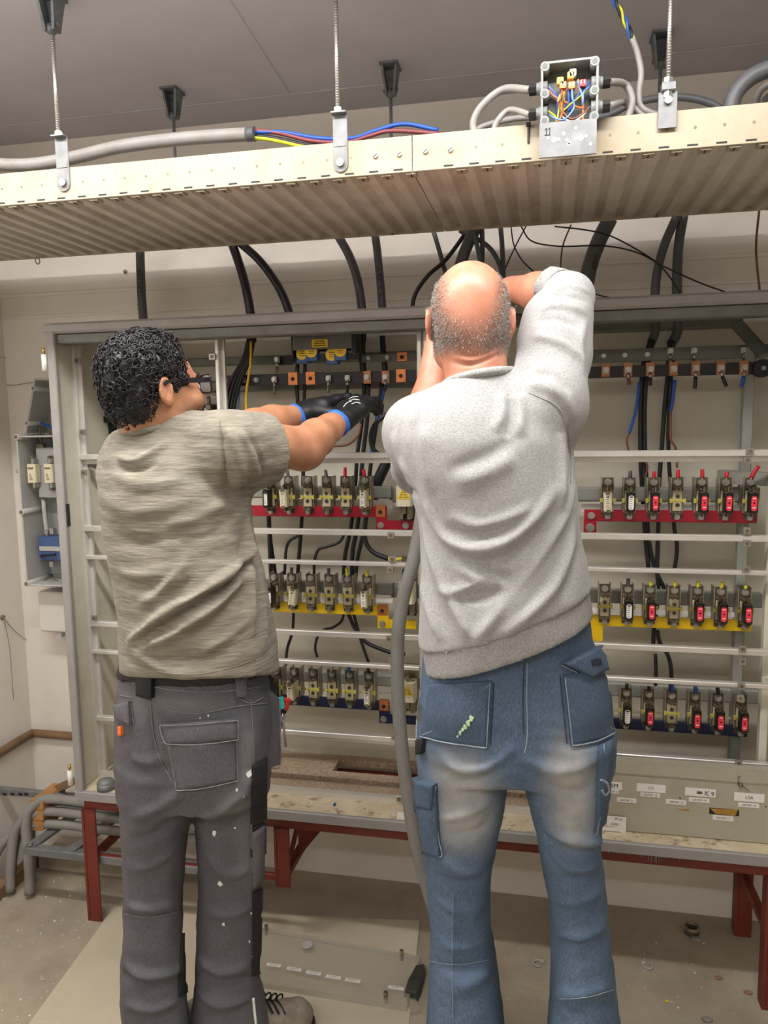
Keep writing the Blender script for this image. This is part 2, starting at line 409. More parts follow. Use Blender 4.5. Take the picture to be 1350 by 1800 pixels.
# clamp brackets (square plates with a bolt hole) on the rails and uprights
def clip(px, py, s=0.0088):
    c = at(px, py, YR-0.013)
    b = MB(); b.cbox(c[0]-s, c[0]+s, YR-0.016, YR-0.011, c[2]-s, c[2]+s, 0.001); k = P(b, 'clamp_bracket', m_steel, cab)
    b = MB(); b.cyl((c[0], YR-0.0175, c[2]), (c[0], YR-0.0155, c[2]), s*0.55, 10)
    o = b.build('bolt_head', m_dsteel, k)
for px, py in ((1318,793),(1314,809),(1313,933),(1313,955),(1311,1001),(1305,1141),(1305,1162),(1303,1206),(1301,1227),(1298,1341),
               (427,589),(686,578),(373,627),(1331,552),(136,634),(145,760),(690,983),(686,1002),(689,1161),(688,1181),(693,1296),
               (687,941),(684,1123),(148,831),(166,1086),(754,614),(702,1404)):
    clip(px, py)
# grey box rails the fuse holders are mounted on
def hrail(xa, xb, z, h, y=YB2+0.045, d=0.03, mat=m_rail, name='mounting_rail'):
    b = MB(); b.cbox(xa, xb, y, y+d, z-h/2, z+h/2, 0.004); return P(b, name, mat, cab)
XLL, XLR = at(440, 860, 2.2)[0], at(687, 866, YB2+0.045)[0]
for py, pyr in ((866, 871), (1035, 1038), (1195, 1202)):
    z = at(640, py, YB2+0.045)[2]; hrail(-1.28, XLR, z, 0.036)
    hrail(XLR-0.01, ux[2]-0.01, z-0.012, 0.04, YB2+0.075, 0.03)
for py in (870, 1052, 1218):
    z = at(1180, py, YB2+0.045)[2]; hrail(at(1010, py, YB2+0.045)[0], at(1336 if py < 900 else 1340, py, YB2+0.045)[0], z, 0.040)
# white backing strips behind the fuse holders
for px0, px1, py0, py1 in ((478, 690, 878, 893), (478, 690, 1046, 1060), (478, 690, 1206, 1222), (1022, 1322, 886, 902), (1035, 1315, 1068, 1086), (1070, 1308, 1247, 1266)):
    a = at(px0, py0, YB2+0.03); c = at(px1, py1, YB2+0.03)
    b = MB(); b.box(a[0], c[0], YB2+0.03, YB2+0.034, c[2], a[2]); P(b, 'backing_strip', m_wht, cab)
# dark beams under the roof and diagonal bracket at the right
z = at(1150, 571, 2.24)[2]
b = MB(); b.cbox(at(1040, 571, 2.24)[0], at(1306, 571, 2.24)[0], 2.24, 2.28, z-0.014, z+0.014, 0.004); P(b, 'roof_beam', m_gbar, cab)
b = MB(); b.bar(at(1296, 570, 2.24), at(1345, 625, 2.12), 0.03, 0.012, (0,1,0)); P(b, 'diagonal_brace', m_gbar, cab)
b = MB(); b.cbox(-1.30, ux[2], 2.24, 2.27, 1.70, 1.725, 0.004); P(b, 'roof_beam', m_gbar, cab)
b = MB(); b.cbox(-1.30, ux[2], 2.27, 2.29, 1.62, 1.655, 0.004); P(b, 'roof_beam', m_gbar, cab)
b = MB(); b.bar((ux[0]+0.02, YR+0.02, RZ[0]-0.02), (ux[0]+0.16, 2.28, 1.30), 0.012, 0.02); P(b, 'diagonal_brace', m_frame, cab)
b = MB(); b.bar((rx+0.05, 2.08, 0.86), (rx+0.12, 2.30, 0.80), 0.03, 0.03); P(b, 'diagonal_brace', m_return, cab)
b = MB(); b.bar((rx-0.06, YB2+0.06, 1.36), (rx+0.14, YR+0.02, 1.355), 0.03, 0.034); P(b, 'diagonal_brace', m_rail, cab)
# hinge pins on the left frame post, latch slot
for px, py in ((77.5, 632), (123, 1362)):
    c = at(px, py, Y0-0.004)
    b = MB(); b.cyl(c+np.array([0, 0, -0.032]), c+np.array([0, 0, 0.014]), 0.0075, 10); h = P(b, 'hinge_pin', m_wht, cab)
    b = MB(); b.cyl(c+np.array([0, 0, 0.014]), c+np.array([0, 0, 0.032]), 0.0045, 8); b.build('pin_tip', m_brass, h)
c = at(115, 905, Y0); b = MB(); b.box(CX0+0.0262, CX0+0.030, Y0+0.006, Y0+0.018, c[2]-0.035, c[2]+0.03); P(b, 'latch_slot', m_dark, cab)
b = MB(); b.cyl((CX0+0.085, 1.975, 0.43), (CX0+0.085, 1.975, 0.452), 0.026, 18); b.ball((CX0+0.085, 1.975, 0.452), 0.026, 18, 6, (1, 1, 0.5))
tag(b.build('metal_puck', m_galv), 'round grey metal puck lying on the left end of the cabinet sill', 'puck')

# ------------------------------------------------------------------ red steel stand under the cabinet
stand = thing('cabinet_stand', (-0.35, 2.13, 0.0), 'red-brown painted angle-iron stand carrying the switch cabinet', 'stand')
b = MB(); b.cbox(CX0+0.01, CX1-0.02, 1.972, 2.002, 0.362, 0.400, 0.003); P(b, 'front_beam', m_oxide, stand)
b = MB(); b.cbox(CX0+0.01, CX1-0.02, 2.27, 2.30, 0.362, 0.400, 0.003); P(b, 'rear_beam', m_oxide, stand)
xm = at(502, 1490, 1.985)[0]
for k, x in enumerate((CX0+0.03, xm, 0.585)):
    fr = P(MB().cbox(x-0.02, x+0.018, 1.965, 1.973, 0.0 if k != 1 else 0.185, 0.365, 0.002).box(x-0.028, x-0.02, 1.965, 2.005, 0.0 if k != 1 else 0.185, 0.365), 'leg', m_oxide, stand)
    if k != 1: b = MB(); b.cbox(x-0.02, x+0.018, 2.255, 2.263, 0.0, 0.365, 0.002); b.box(x-0.028, x-0.02, 2.255, 2.295, 0, 0.365); P(b, 'leg', m_oxide, stand)
    b = MB(); b.cbox(x-0.028, x+0.002, 2.0, 2.26, 0.362, 0.398, 0.003); P(b, 'cross_beam', m_oxide, stand)
    b = MB(); b.cbox(x-0.022, x+0.0, 1.985, 2.26, 0.185, 0.21, 0.003); P(b, 'cross_beam', m_oxide, stand)
    if k == 1: b = MB(); b.bar((x-0.012, 2.02, 0.20), (x-0.012, 2.24, 0.365), 0.022, 0.008, (1, 0, 0)); P(b, 'diagonal_strut', m_oxide, stand)
b = MB(); b.cbox(CX0+0.03, xm, 1.985, 2.0, 0.188, 0.208, 0.002); P(b, 'stretcher', m_oxide, stand)
b = MB(); b.prism([(xm+0.0, 0.36), (xm+0.0, 0.2), (xm+0.115, 0.345), (xm+0.115, 0.36)], 2.10, 2.106); P(b, 'gusset', m_oxide, stand)
for px in (1072, 1180, 1192, 1203, 1150, 1212, 1330, 1338):   # runs of grey paint down the front beam
    pass
b = MB()
r_ = random.Random(3)
for px in list(range(1066, 1200, 4)) + [1318, 1324, 1331, 1337]:
    x = at(px, 1515, 1.9715)[0] + r_.uniform(-0.003, 0.003); L = r_.choice([0.003, 0.005, 0.007, 0.010]) + (0.012*math.exp(-((px-1152)/14)**2))
    b.cyl((x, 1.9715, 0.4), (x, 1.9715, 0.396-L*1.3), 0.0017, 5, r2=0.0012)
P(b, 'paint_runs', m_frame, stand)

# ------------------------------------------------------------------ busbars
def busbar(name, label, pts, h, mat, bolts, copper=(), y=YB2, group=None, lower=None, br=0.0065):
    """pts: centre line ends in pixels; bolts, copper: pixels"""
    a, c = at(*pts[0], y), at(*pts[1], y); z = (a[2]+c[2])/2
    root = thing(name, ((a[0]+c[0])/2, y, z-h/2), label, 'busbar', group)
    b = MB(); b.cbox(a[0], c[0], y, y+0.008, z-h/2, z+h/2, 0.001); P(b, 'bar', mat, root)
    for px in copper:
        x = at(px, pts[1][1], y)[0]
        b = MB(); b.cbox(x-0.0145, x+0.0145, y-0.003, y+0.011, z-h/2-0.001, z+h/2+0.003, 0.001); k = P(b, 'copper_pad', m_cu, root)
        b = MB(); b.cyl((x, y-0.0035, z), (x, y-0.0025, z), 0.006, 10); b.build('bolt_hole', m_ink, k)
    for px in bolts:
        x = at(px, pts[1][1], y)[0]
        b = MB(); b.cyl((x, y-0.004, z), (x, y, z), br*1.25, 12); b.cyl((x, y-0.011, z), (x, y-0.004, z), br, 6, smooth=False); P(b, 'bolt', m_steel, root)
    if lower:
        (pxa, pxb, py, lb) = lower
        a2, c2 = at(pxa, py, y-0.004), at(pxb, py, y-0.004); z2 = a2[2]
        b = MB(); b.cbox(a2[0], c2[0], y-0.004, y+0.004, z2-h*0.42, z2+h*0.42, 0.001)
        b.box(min(a2[0],c2[0]) if pxa > 600 and pxa < 900 else a2[0], a2[0]+0.034, y-0.006, y-0.004, z2-h*0.42, z-h/2+0.002)
        P(b, 'lower_link', mat, root)
        for px in lb:
            x = at(px, py, y)[0]
            b = MB(); b.cyl((x, y-0.009, z2), (x, y-0.004, z2), br*1.5, 12); b.cyl((x, y-0.015, z2), (x, y-0.009, z2), br*1.2, 6, smooth=False); P(b, 'bolt', m_steel, root)
    return z
zRL = busbar('busbar', 'red busbar behind the grey T-shirt man, with copper end pad', ((440, 897), (680, 901)), 0.032, m_red, (), (669,), lower=(661, 731, 923, (670, 714)))
zYL = busbar('busbar', 'yellow busbar in the left bay, with copper end pad', ((470, 1068), (682, 1072)), 0.031, m_yel, (), (672,), lower=(664, 731, 1096, (673,)))
zBL = busbar('busbar', 'navy blue busbar in the left bay, with copper end pad', ((470, 1232), (684, 1238)), 0.031, m_blu, (), (675,), lower=(667, 731, 1263, (675,)))
zRR = busbar('busbar', 'red busbar in the right bay above the yellow one', ((1027, 907), (1331, 908)), 0.032, m_red, (1039,), lower=(1026, 1048, 927, (1037,)), br=0.008)
zYR = busbar('busbar', 'yellow busbar in the right bay below the red one', ((1020, 1093), (1321, 1097)), 0.031, m_yel, (), lower=(1037, 1046, 1118, ()))
zBR = busbar('busbar', 'navy blue busbar at the bottom of the right bay', ((1060, 1276), (1314, 1281)), 0.030, m_blu, ())
busbar('neutral_bar', 'dark neutral bar in the left bay above the gloved hands', ((391, 668), (731, 662)), 0.032, m_dark,
       (397, 429, 451), (515, 546, 705), y=2.17)
busbar('neutral_bar', 'dark neutral bar in the right bay', ((1010, 655), (1336, 647)), 0.031, m_dark, (), y=2.17)
busbar('earth_bar', 'dull grey earth bar at the top of the right bay', ((1010, 626), (1350, 618)), 0.034, m_gbar, (1061, 1098, 1138), (), y=2.20, br=0.0055)
busbar('earth_bar', 'short dull grey earth bar at the top of the left bay', ((636, 629), (731, 628)), 0.022, m_gbar, (648.5, 681), (707,), y=2.20, br=0.0055)
c = at(1342, 647, 2.15); b = MB(); b.cyl(c, c+np.array([0, 0.03, 0]), 0.023, 20); k = b.build('insulator_disc', m_blk)
tag(k, 'black round insulator at the right end of the dark neutral bar', 'insulator')
b = MB(); b.cyl(c+np.array([0, -0.004, 0]), c, 0.006, 8); b.build('bolt', m_steel, k)

# cable lugs bolted to the neutral and earth bars
def lug(px, py, y, tail, mat_tail, where, copper=False, L=0.032, tilt=0.0):
    c = at(px, py, y); root = thing('cable_lug', c, where, 'cable lug', 'cable lugs on the neutral bars')
    if copper:
        b = MB(); b.cbox(c[0]-0.0115, c[0]+0.0115, y-0.002, y+0.012, c[2]-0.017, c[2]+0.018, 0.001); P(b, 'copper_pad', m_cu2, root)
    b = MB(); b.cbox(c[0]-0.0075, c[0]+0.0075, y-0.005, y-0.002, c[2]-0.009, c[2]+0.008, 0.001); P(b, 'palm', m_steel, root)
    b = MB(); b.cyl((c[0], y-0.006, c[2]), (c[0], y-0.005, c[2]), 0.0085, 12); b.cyl((c[0], y-0.013, c[2]), (c[0], y-0.006, c[2]), 0.0068, 6, smooth=False)
    P(b, 'bolt', m_steel, root)
    if tail:
        p0 = np.array([c[0], y-0.004, c[2]-0.008]); p1 = p0 + np.array([tilt*0.3, -0.003, -0.014]); p2 = p1 + np.array([tilt, -0.004, -(L-0.014)])
        b = MB(); b.cyl(p0, p1, 0.0042, 8); P(b, 'barrel', m_steel, root)
        b = MB(); b.tube([p1, (p1+p2)/2, p2], 0.0048, 8, 2); P(b, 'wire_stub', mat_tail, root)
W = {0: 'dark neutral bar'}
i = 0
for px, py, tl, mt, cu, L, ti in ((1064.7,651,0,None,1,0,0),(1104,650.5,1,m_brwire,1,0.030,0.002),(1143,649.5,1,m_bcab,1,0.034,0),(1184,648.5,0,None,1,0,0),
                          (1223,647.5,1,m_bcab,1,0.045,-0.002),(1267,647,1,m_bcab,1,0.04,0.010),(1308,646.5,1,m_bwire,1,0.042,-0.006)):
    lug(px, py, 2.165, tl, mt, f'{ORD[i]} cable lug from the left on the right-hand dark neutral bar', cu, L, ti); i += 1
i = 0
for px, py, ti in ((1178,617,0),(1219.6,616.5,0),(1307,615.5,0)):
    lug(px, py, 2.195, 1, m_dsteel, f'{ORD[i]} cable lug from the left hanging on the grey earth bar of the right bay', False, 0.035, ti); i += 1
i = 0
for px, py, tl, mt, cu, L in ((483,667,1,m_dsteel,0,0.036),(578,665,1,m_dsteel,0,0.032),(611.5,664.5,1,m_bcab,0,0.034),(645.6,663.5,0,None,1,0),(678,663,1,m_bcab,1,0.03)):
    lug(px, py, 2.165, tl, mt, f'{ORD[i]} cable lug from the left on the dark neutral bar above the gloves', cu, L); i += 1
lug(488, 632, 2.19, 1, m_dsteel, 'cable lug on the small dark bar beside the transformer unit', False, 0.03)
b = MB(); a = at(486, 634, 2.2); b.cbox(a[0], a[0]+0.05, 2.2, 2.206, a[2]-0.013, a[2]+0.013, 0.001)
tag(b.build('bar_stub', m_dark), 'short dark bar stub left of the transformer unit', 'busbar')

# ------------------------------------------------------------------ fuse holders and fuses
m_dark2 = M('dark_tarnished_plate', (96, 90, 76), 0.45, 0.5, var=0.25, scale=60)
def make_base():
    r = thing('fuse_holder', (0, 0, 0), '', 'fuse holder')
    b = MB(); b.box(-0.0145, 0.0145, -0.002, 0.001, -0.004, 0.104); P(b, 'back_plate', m_dark2, r)
    b = MB(); b.box(0.0145, 0.0165, -0.004, 0.038, 0.010, 0.104); b.box(-0.0165, -0.0145, -0.004, 0.038, 0.010, 0.104)
    P(b, 'channel', m_tin, r)
    b = MB(); b.cbox(-0.0125, 0.0125, -0.012, -0.002, 0.016, 0.070, 0.003); i_ = P(b, 'insulator', m_ins, r)
    b = MB()
    for z in (0.032, 0.055): b.cyl((0, -0.0135, z), (0, -0.0118, z), 0.0062, 10)
    b.build('screw', m_dsteel, i_)
    b = MB()
    for z in (0.032, 0.055): b.cyl((0, -0.0142, z), (0, -0.0134, z), 0.0032, 8)
    b.build('screw_hole', m_ink, i_)
    for z in (0.011, 0.075):
        b = MB()
        for s in (-1, 1):
            b.tube([(s*0.011, -0.004, z), (s*0.0095, -0.014, z), (s*0.003, -0.022, z), (s*0.006, -0.028, z)], 0.0035, 6, 3)
        b.box(-0.012, 0.012, -0.006, -0.002, z-0.006, z+0.006); P(b, 'contact_clip', m_dsteel, r)
    b = MB(); b.cyl((0, -0.006, 0.092), (0, -0.002, 0.092), 0.0095, 12); b.cyl((0, -0.014, 0.092), (0, -0.006, 0.092), 0.0074, 6, smooth=False); P(b, 'terminal_screw', m_steel, r)
    b = MB(); b.cyl((0, -0.0125, -0.001), (0, -0.0095, -0.001), 0.0075, 12); b.cyl((0, -0.018, -0.001), (0, -0.0125, -0.001), 0.0060, 6, smooth=False); b.box(-0.006, 0.006, -0.010, -0.002, -0.008, 0.010)
    P(b, 'bus_screw', m_steel, r)
    b = MB(); b.cbox(-0.020, 0.020, -0.0135, -0.010, 0.040, 0.047, 0.001); b.box(-0.0205, -0.0135, -0.016, -0.008, 0.038, 0.049); b.box(0.0135, 0.0205, -0.016, -0.008, 0.038, 0.049)
    P(b, 'spacer', m_spac, r)
    return r
def make_fuse(kind):
    r = thing('fuse', (0, 0, 0), '', 'fuse')
    body = {'red': m_blk, 'blackwhite': m_blk, 'blackwhite_small': m_blk, 'cream': m_cer, 'white': m_cer}[kind]
    w = 0.0105 if kind != 'white' else 0.0085
    b = MB(); b.cbox(-w, w, -0.048, -0.016, 0.017, 0.067, 0.004); bo = P(b, 'body', body, r)
    for z0, z1 in ((0.003, 0.018), (0.066, 0.082)):
        b = MB(); b.box(-0.0016, 0.0016, -0.038, -0.010, z0, z1); b.box(-w*0.85, w*0.85, -0.044, -0.020, max(z0, 0.0145) if z0 < 0.03 else z0, z1 if z0 < 0.03 else 0.0695)
        P(b, 'blade', m_dsteel, r)
    b = MB()
    for z in (0.066, 0.018): b.box(-w*0.5, w*0.5, -0.0515, -0.047, z-0.0035, z+0.0035)
    P(b, 'grip_tab', m_blk if body is m_blk else m_dsteel, r)
    lw = w*0.66; lm = m_rlab if kind == 'red' else m_wht
    if kind == 'blackwhite_small': b = MB(); b.prism([(-lw*0.7+0.001, 0.022), (lw*0.7-0.001, 0.022), (lw*0.7, 0.025), (lw*0.7, 0.055), (lw*0.7-0.001, 0.058), (-lw*0.7+0.001, 0.058), (-lw*0.7, 0.055), (-lw*0.7, 0.025)], -0.0490, -0.0479)
    else: b = MB(); b.prism([(-lw+0.003, 0.022), (lw-0.003, 0.022), (lw, 0.026), (lw, 0.056), (lw-0.003, 0.060), (-lw+0.003, 0.060), (-lw, 0.056), (-lw, 0.026)], -0.0490, -0.0479)
    lab = P(b, 'label_plate', lm if kind != 'cream' else m_cer, r)
    b = MB()
    if kind == 'red':
        b.cyl((0, -0.0498, 0.042), (0, -0.0489, 0.042), 0.0024, 8)
    else:
        rr = random.Random(kind)
        for k in range(6):
            z = 0.027 + k*0.0058
            if kind == 'white' and k in (1, 4): b.ring((0, -0.0490, z), (0, 1, 0), 0.0032, 0.0006, 12, 4)
            elif k == 5: b.box(-lw*0.6, lw*0.6, -0.0494, -0.0489, z-0.0016, z+0.0016)
            else: b.box(-lw*0.7, -lw*0.7+lw*rr.uniform(0.6, 1.3), -0.0494, -0.0489, z-0.0006, z+0.0006)
    b.build('print', m_ink, lab)
    if kind == 'red':
        b = MB()
        for z in (0.030, 0.054): b.box(-lw*0.55, lw*0.55, -0.0494, -0.0489, z-0.0012, z+0.0012)
        b.build('print', m_wht, lab)
    return r
base0 = make_base(); base0_used = [False]
fuse0 = {}
def place(px, py, y, barz, label_base, kind, label_fuse, group, stub=None, tilt=0.0):
    x = at(px, py, y)[0]
    r = base0 if not base0_used[0] else copy_tree(base0)
    if kind is not None and kind not in fuse0: fuse0[kind] = make_fuse(kind); first = True
    else: first = False
    r['label'] = label_base; r['group'] = group
    base0_used[0] = True
    todo.append((r, (x, y, barz)))
    if stub:
        mt, L, lean = stub
        p = np.array([x, y-0.008, barz+0.098]); b = MB(); b.cyl(p + (0, 0, -0.008), p + (0, 0, 0.008), 0.0042, 8)
        stubs.append((r, 'wire_lug', m_dsteel, b))
        b = MB(); b.tube([p + (0, 0, 0.006), p + (lean*0.4, 0, 0.006+L*0.5), p + (lean, 0.002, 0.006+L)], 0.0050, 8, 3); stubs.append((r, 'wire_stub', mt, b))
    if kind:
        f = fuse0[kind] if first else copy_tree(fuse0[kind])
        f['label'] = label_fuse; f['group'] = group.replace('fuse holders', 'fuses')
        todo.append((f, (x + (0.0 if not tilt else tilt*0.06), y - 0.001, barz)))
        if tilt: f.rotation_euler = (0, tilt, 0)
todo, stubs = [], []
KN = {'red': 'black fuse with bright red label', 'blackwhite': 'black fuse with white label', 'blackwhite_small': 'black fuse with narrow white label',
      'cream': 'cream ceramic fuse', 'white': 'narrow white ceramic fuse'}
KS = {'red': 'red-labelled', 'blackwhite': 'white-labelled', 'blackwhite_small': 'black', 'cream': 'cream', 'white': 'narrow white'}
rows = [
 ('left', 'red', zRL, [(477.9,897,'blackwhite_small',(m_bcab,0.022,0),0),(510.1,898,'cream',(m_gcab,0.02,-0.004),-0.05),(543.4,899.5,None,None,0),(576.6,901,None,(m_gcab,0.018,-0.003),0),(609.3,902,None,(m_rwire,0.026,0),0),(642.9,904,'white',(m_rwire,0.02,-0.003),0.02)]),
 ('left', 'yellow', zYL, [(484,1065,'blackwhite_small',None,0),(515.6,1067,'cream',(m_gcab,0.02,0.001),0.12),(548.4,1068,None,None,0),(580.6,1069,None,(m_gcab,0.02,0),0),(613,1070,None,(m_ytag,0.022,-0.002),0),(647,1071,'white',(m_ytag,0.018,0),-0.02)]),
 ('left', 'navy', zBL, [(489,1228,'red',None,0),(520.2,1230,'cream',None,-0.02),(552.7,1232,None,None,0),(585.4,1233,None,(m_steel,0.012,0),0),(616.4,1235,None,(m_bwire,0.016,-0.002),0),(650,1236,'white',(m_bcab,0.03,-0.004),0.02)]),
 ('right', 'red', zRR, [(1067.4,905,'cream',None,0),(1105.7,906,'blackwhite',(m_gcab,0.018,0),0),(1147.3,907,'red',(m_rwire,0.016,0),0),(1188.8,907.5,None,(m_rwire,0.02,0),0),(1230.9,908,'red',(m_rwire,0.022,0),0),(1273.2,908.5,'red',(m_rwire,0.015,0.001),0),(1316,909,'red',(m_rwire,0.03,0.018),0)]),
 ('right', 'yellow', zYR, [(1062,1091,None,None,0),(1102,1093,'blackwhite',(m_gcab,0.018,0.001),0),(1141,1095,'red',(m_ytag,0.012,0),0),(1183.3,1096,None,(m_ytag,0.014,0),0),(1223.6,1098,'red',(m_ytag,0.016,0),0),(1264.4,1100,'red',(m_ytag,0.015,0.004),0),(1306.7,1101,'red',(m_ytag,0.006,0),0)]),
 ('right', 'navy', zBR, [(1099.5,1273,'blackwhite',(m_bcab,0.016,0.001),0),(1138.6,1275,'red',(m_bcab,0.012,0),0),(1178.7,1278,None,(m_bwire,0.022,0),0),(1219.1,1281,'red',(m_bwire,0.018,0),0),(1259.2,1284,'red',(m_bcab,0.018,-0.003),0),(1300,1287,'red',None,0)]),
]
for bay, colr, bz, lst in rows:
    n = len(lst)
    for i, (px, py, kind, stub, ti) in enumerate(lst):
        what = f'with {KS[kind]} fuse' if kind else 'empty'
        place(px, py, YB2, bz, f'{ORD[i]} fuse holder from left on {colr} busbar of {bay} bay, {what}',
              kind, f'{KN[kind]} in {ORD[i]} holder of {colr} busbar, {bay} bay' if kind else '',
              f'fuse holders on the {colr} busbar of the {bay} bay', stub, ti)
for r, loc in todo: r.location = loc
for r, nm, mt, b in stubs: P(b, nm, mt, r)

# main fuses with yellow warning triangles at the right edge of the left bay
for px, py, s, nm in ((710, 872, 1.0, 'red'), (714, 1044, 1.0, 'yellow'), (716, 1217, 1.0, 'navy')):
    c = at(px, py, YB2-0.045); x, z = c[0], c[2]
    r = thing('main_fuse', (x, YB2-0.045, z-0.03), f'large cream main fuse with yellow warning triangle beside the {nm} busbar of the left bay', 'fuse', 'main fuses of the left bay')
    b = MB(); b.cbox(x-0.0225, x+0.0225, YB2-0.05, YB2+0.0, z-0.029, z+0.029, 0.005); bd = P(b, 'body', m_cer, r)
    b = MB(); b.prism([(x-0.019, z-0.008), (x+0.019, z-0.008), (x+0.003, z+0.020), (x-0.003, z+0.020)], YB2-0.0515, YB2-0.0499); tri = P(b, 'warning_triangle', m_ystk, r)
    b = MB()
    for k, w in enumerate((0.013, 0.010, 0.006)):
        for s in (-1, 1): b.box(x+s*w*0.55-w*0.4, x+s*w*0.55+w*0.4, YB2-0.0520, YB2-0.0514, z-0.004+k*0.007, z-0.0015+k*0.007)
    pr = P(b, 'print', m_dsteel, r)
    for dz in (0.036, -0.040):
        b = MB(); b.box(x-0.004, x+0.004, YB2-0.04, YB2-0.01, z+dz-0.011, z+dz+0.011); P(b, 'blade', m_dsteel, r)
    for s in (-1, 1):
        b = MB(); b.cbox(x+s*0.012-0.006, x+s*0.012+0.006, YB2-0.03, YB2+0.02, z-0.068, z-0.032, 0.002); P(b, 'contact_clip', m_dsteel, r)
    b = MB(); b.cbox(x-0.02, x+0.02, YB2+0.002, YB2+0.04, z-0.075, z+0.06, 0.003); P(b, 'base', m_blk if nm != 'navy' else m_dsteel, r)
    b = MB(); b.tube([(x-0.018, YB2-0.03, z+0.03), (x-0.008, YB2-0.04, z+0.037), (x+0.008, YB2-0.04, z+0.037), (x+0.018, YB2-0.03, z+0.03)], 0.002, 6, 3); P(b, 'grip', m_dsteel, r)

# ------------------------------------------------------------------ transformer unit at the top of the left bay
a, c = at(514, 593, 2.10), at(618, 612, 2.10)
r = thing('transformer_unit', ((a[0]+c[0])/2, 2.10, c[2]-0.05), 'grey metal plate unit with four blue current transformers under the cabinet roof', 'transformer unit')
b = MB(); b.cbox(a[0], c[0], 2.10, 2.106, c[2], a[2]+0.002, 0.001); P(b, 'front_plate', m_gbar, r)
b = MB(); b.box(a[0], c[0], 2.16, 2.17, c[2], a[2]+0.03); b.box(a[0]-0.004, a[0], 2.10, 2.17, c[2]-0.02, a[2]+0.02); b.box(c[0], c[0]+0.012, 2.10, 2.17, c[2]-0.01, a[2]+0.03); P(b, 'bracket', m_dark, r)
q0, q1 = at(548, 597, 2.099), at(576, 610, 2.099)
b = MB(); b.box(q0[0], q1[0], 2.0985, 2.10, q1[2], q0[2]); lb = P(b, 'warning_label', m_ystk, r)
b = MB()
for k in range(3): b.box(q0[0]+0.004+k*0.002, q1[0]-0.004-k*0.002, 2.098, 2.0986, q1[2]+0.004+k*0.006, q1[2]+0.0062+k*0.006)
b.build('print', m_ink, lb)
for px, py, y in ((531, 624, 2.115), (547, 620, 2.105), (583, 626, 2.115), (598, 619, 2.105)):
    p = at(px, py, y)
    b = MB(); b.cbox(p[0]-0.018, p[0]+0.018, y, y+0.025, p[2]-0.022, p[2]+0.016, 0.003); ct = P(b, 'current_transformer', m_bplas, r)
    b = MB(); b.cyl((p[0], y-0.0012, p[2]+0.004), (p[0], y, p[2]+0.004), 0.0175, 22); b.build('yellow_sticker', m_ystk, ct)
    b = MB()
    for k in (-1, 0, 1): b.box(p[0]-0.008, p[0]+0.008, y-0.0016, y-0.0011, p[2]+0.003+k*0.006, p[2]+0.0045+k*0.006)
    b.build('print', m_ink, ct)
for k, (px, mt) in enumerate(((519, m_steel), (530, m_dark), (550, m_wht), (559, m_steel), (568, m_steel), (580, m_wht), (601, m_wht), (609, m_bplas))):
    p = at(px, 587, 2.11); b = MB(); b.cbox(p[0]-0.005, p[0]+0.005, 2.11, 2.14, p[2]-0.008, p[2]+0.012, 0.001)
    P(b, 'terminal', mt, r)
for k, px in enumerate((524, 536, 541, 556, 574, 590, 606)):
    p = at(px, 583, 2.125); b = MB(); b.cbox(p[0]-0.004, p[0]+0.004, 2.125, 2.15, p[2]-0.004, p[2]+0.02, 0.001); P(b, 'terminal_block', m_blk, r)

# ------------------------------------------------------------------ rotary switch handles at the left of the cabinet
c = at(188, 737, 2.20)
r = thing('switch_handle', c, 'black cross-shaped switch handle with a red hook behind the curly-haired man', 'switch handle')
q = at(150, 738, 2.20)
b = MB(); b.prism([(q[0], c[2]-0.008), (c[0]+0.10, c[2]-0.014), (c[0]+0.10, c[2]+0.012), (q[0], c[2]+0.008)], 2.19, 2.215); P(b, 'grip', m_blk, r, 0.003)
t0_, t1_ = at(188, 703, 2.2), at(188, 764, 2.2)
b = MB(); b.cbox(c[0]-0.011, c[0]+0.011, 2.215, 2.24, t1_[2], t0_[2], 0.003); P(b, 'shaft_plate', m_blk, r)
b = MB(); b.cyl((c[0], 2.215, c[2]), (c[0], YP-0.001, c[2]), 0.012, 10); P(b, 'shaft', m_dark, r)
b = MB(); b.tube([at(164, 712, 2.2), at(168, 705, 2.2), at(177, 703, 2.2), at(190, 712, 2.21)], 0.0045, 8, 4); P(b, 'red_hook', m_maroon, r)
c = at(212, 1063, 2.20); r = thing('switch_handle', c, 'black switch handle behind the grey T-shirt at waist height', 'switch handle')
b = MB(); b.cbox(at(199, 1063, 2.2)[0], c[0]+0.09, 2.19, 2.215, c[2]-0.011, c[2]+0.011, 0.005); P(b, 'grip', m_blk, r)
b = MB(); b.cyl((c[0]+0.05, 2.215, c[2]), (c[0]+0.05, YP-0.001, c[2]), 0.012, 10); P(b, 'shaft', m_dark, r)
# breaker seen past the face
a, c = at(345, 712, 2.2), at(382, 760, 2.2)
r = thing('circuit_breaker', ((a[0]+c[0])/2, 2.2, c[2]), 'black circuit breaker with a pale label just past the bespectacled face', 'circuit breaker')
b = MB(); b.cbox(a[0], c[0], 2.2, 2.28, c[2], a[2], 0.004); P(b, 'body', m_blk, r)
b = MB(); b.cbox(a[0]-0.004, c[0], 2.215, 2.28, a[2], a[2]+0.022, 0.003); P(b, 'top_cover', m_gplas, r)
p = at(363, 727, 2.199); b = MB(); b.box(p[0]-0.006, p[0]+0.006, 2.1985, 2.2, p[2]-0.02, p[2]+0.016); P(b, 'label_strip', m_wht, r)
p = at(367, 697, 2.19); b = MB(); b.cyl(p, p+np.array([0, 0, -0.024]), 0.006, 8); b.cbox(p[0]-0.008, p[0]+0.008, 2.182, 2.198, p[2]-0.04, p[2]-0.024, 0.002); P(b, 'terminal', m_dsteel, r)

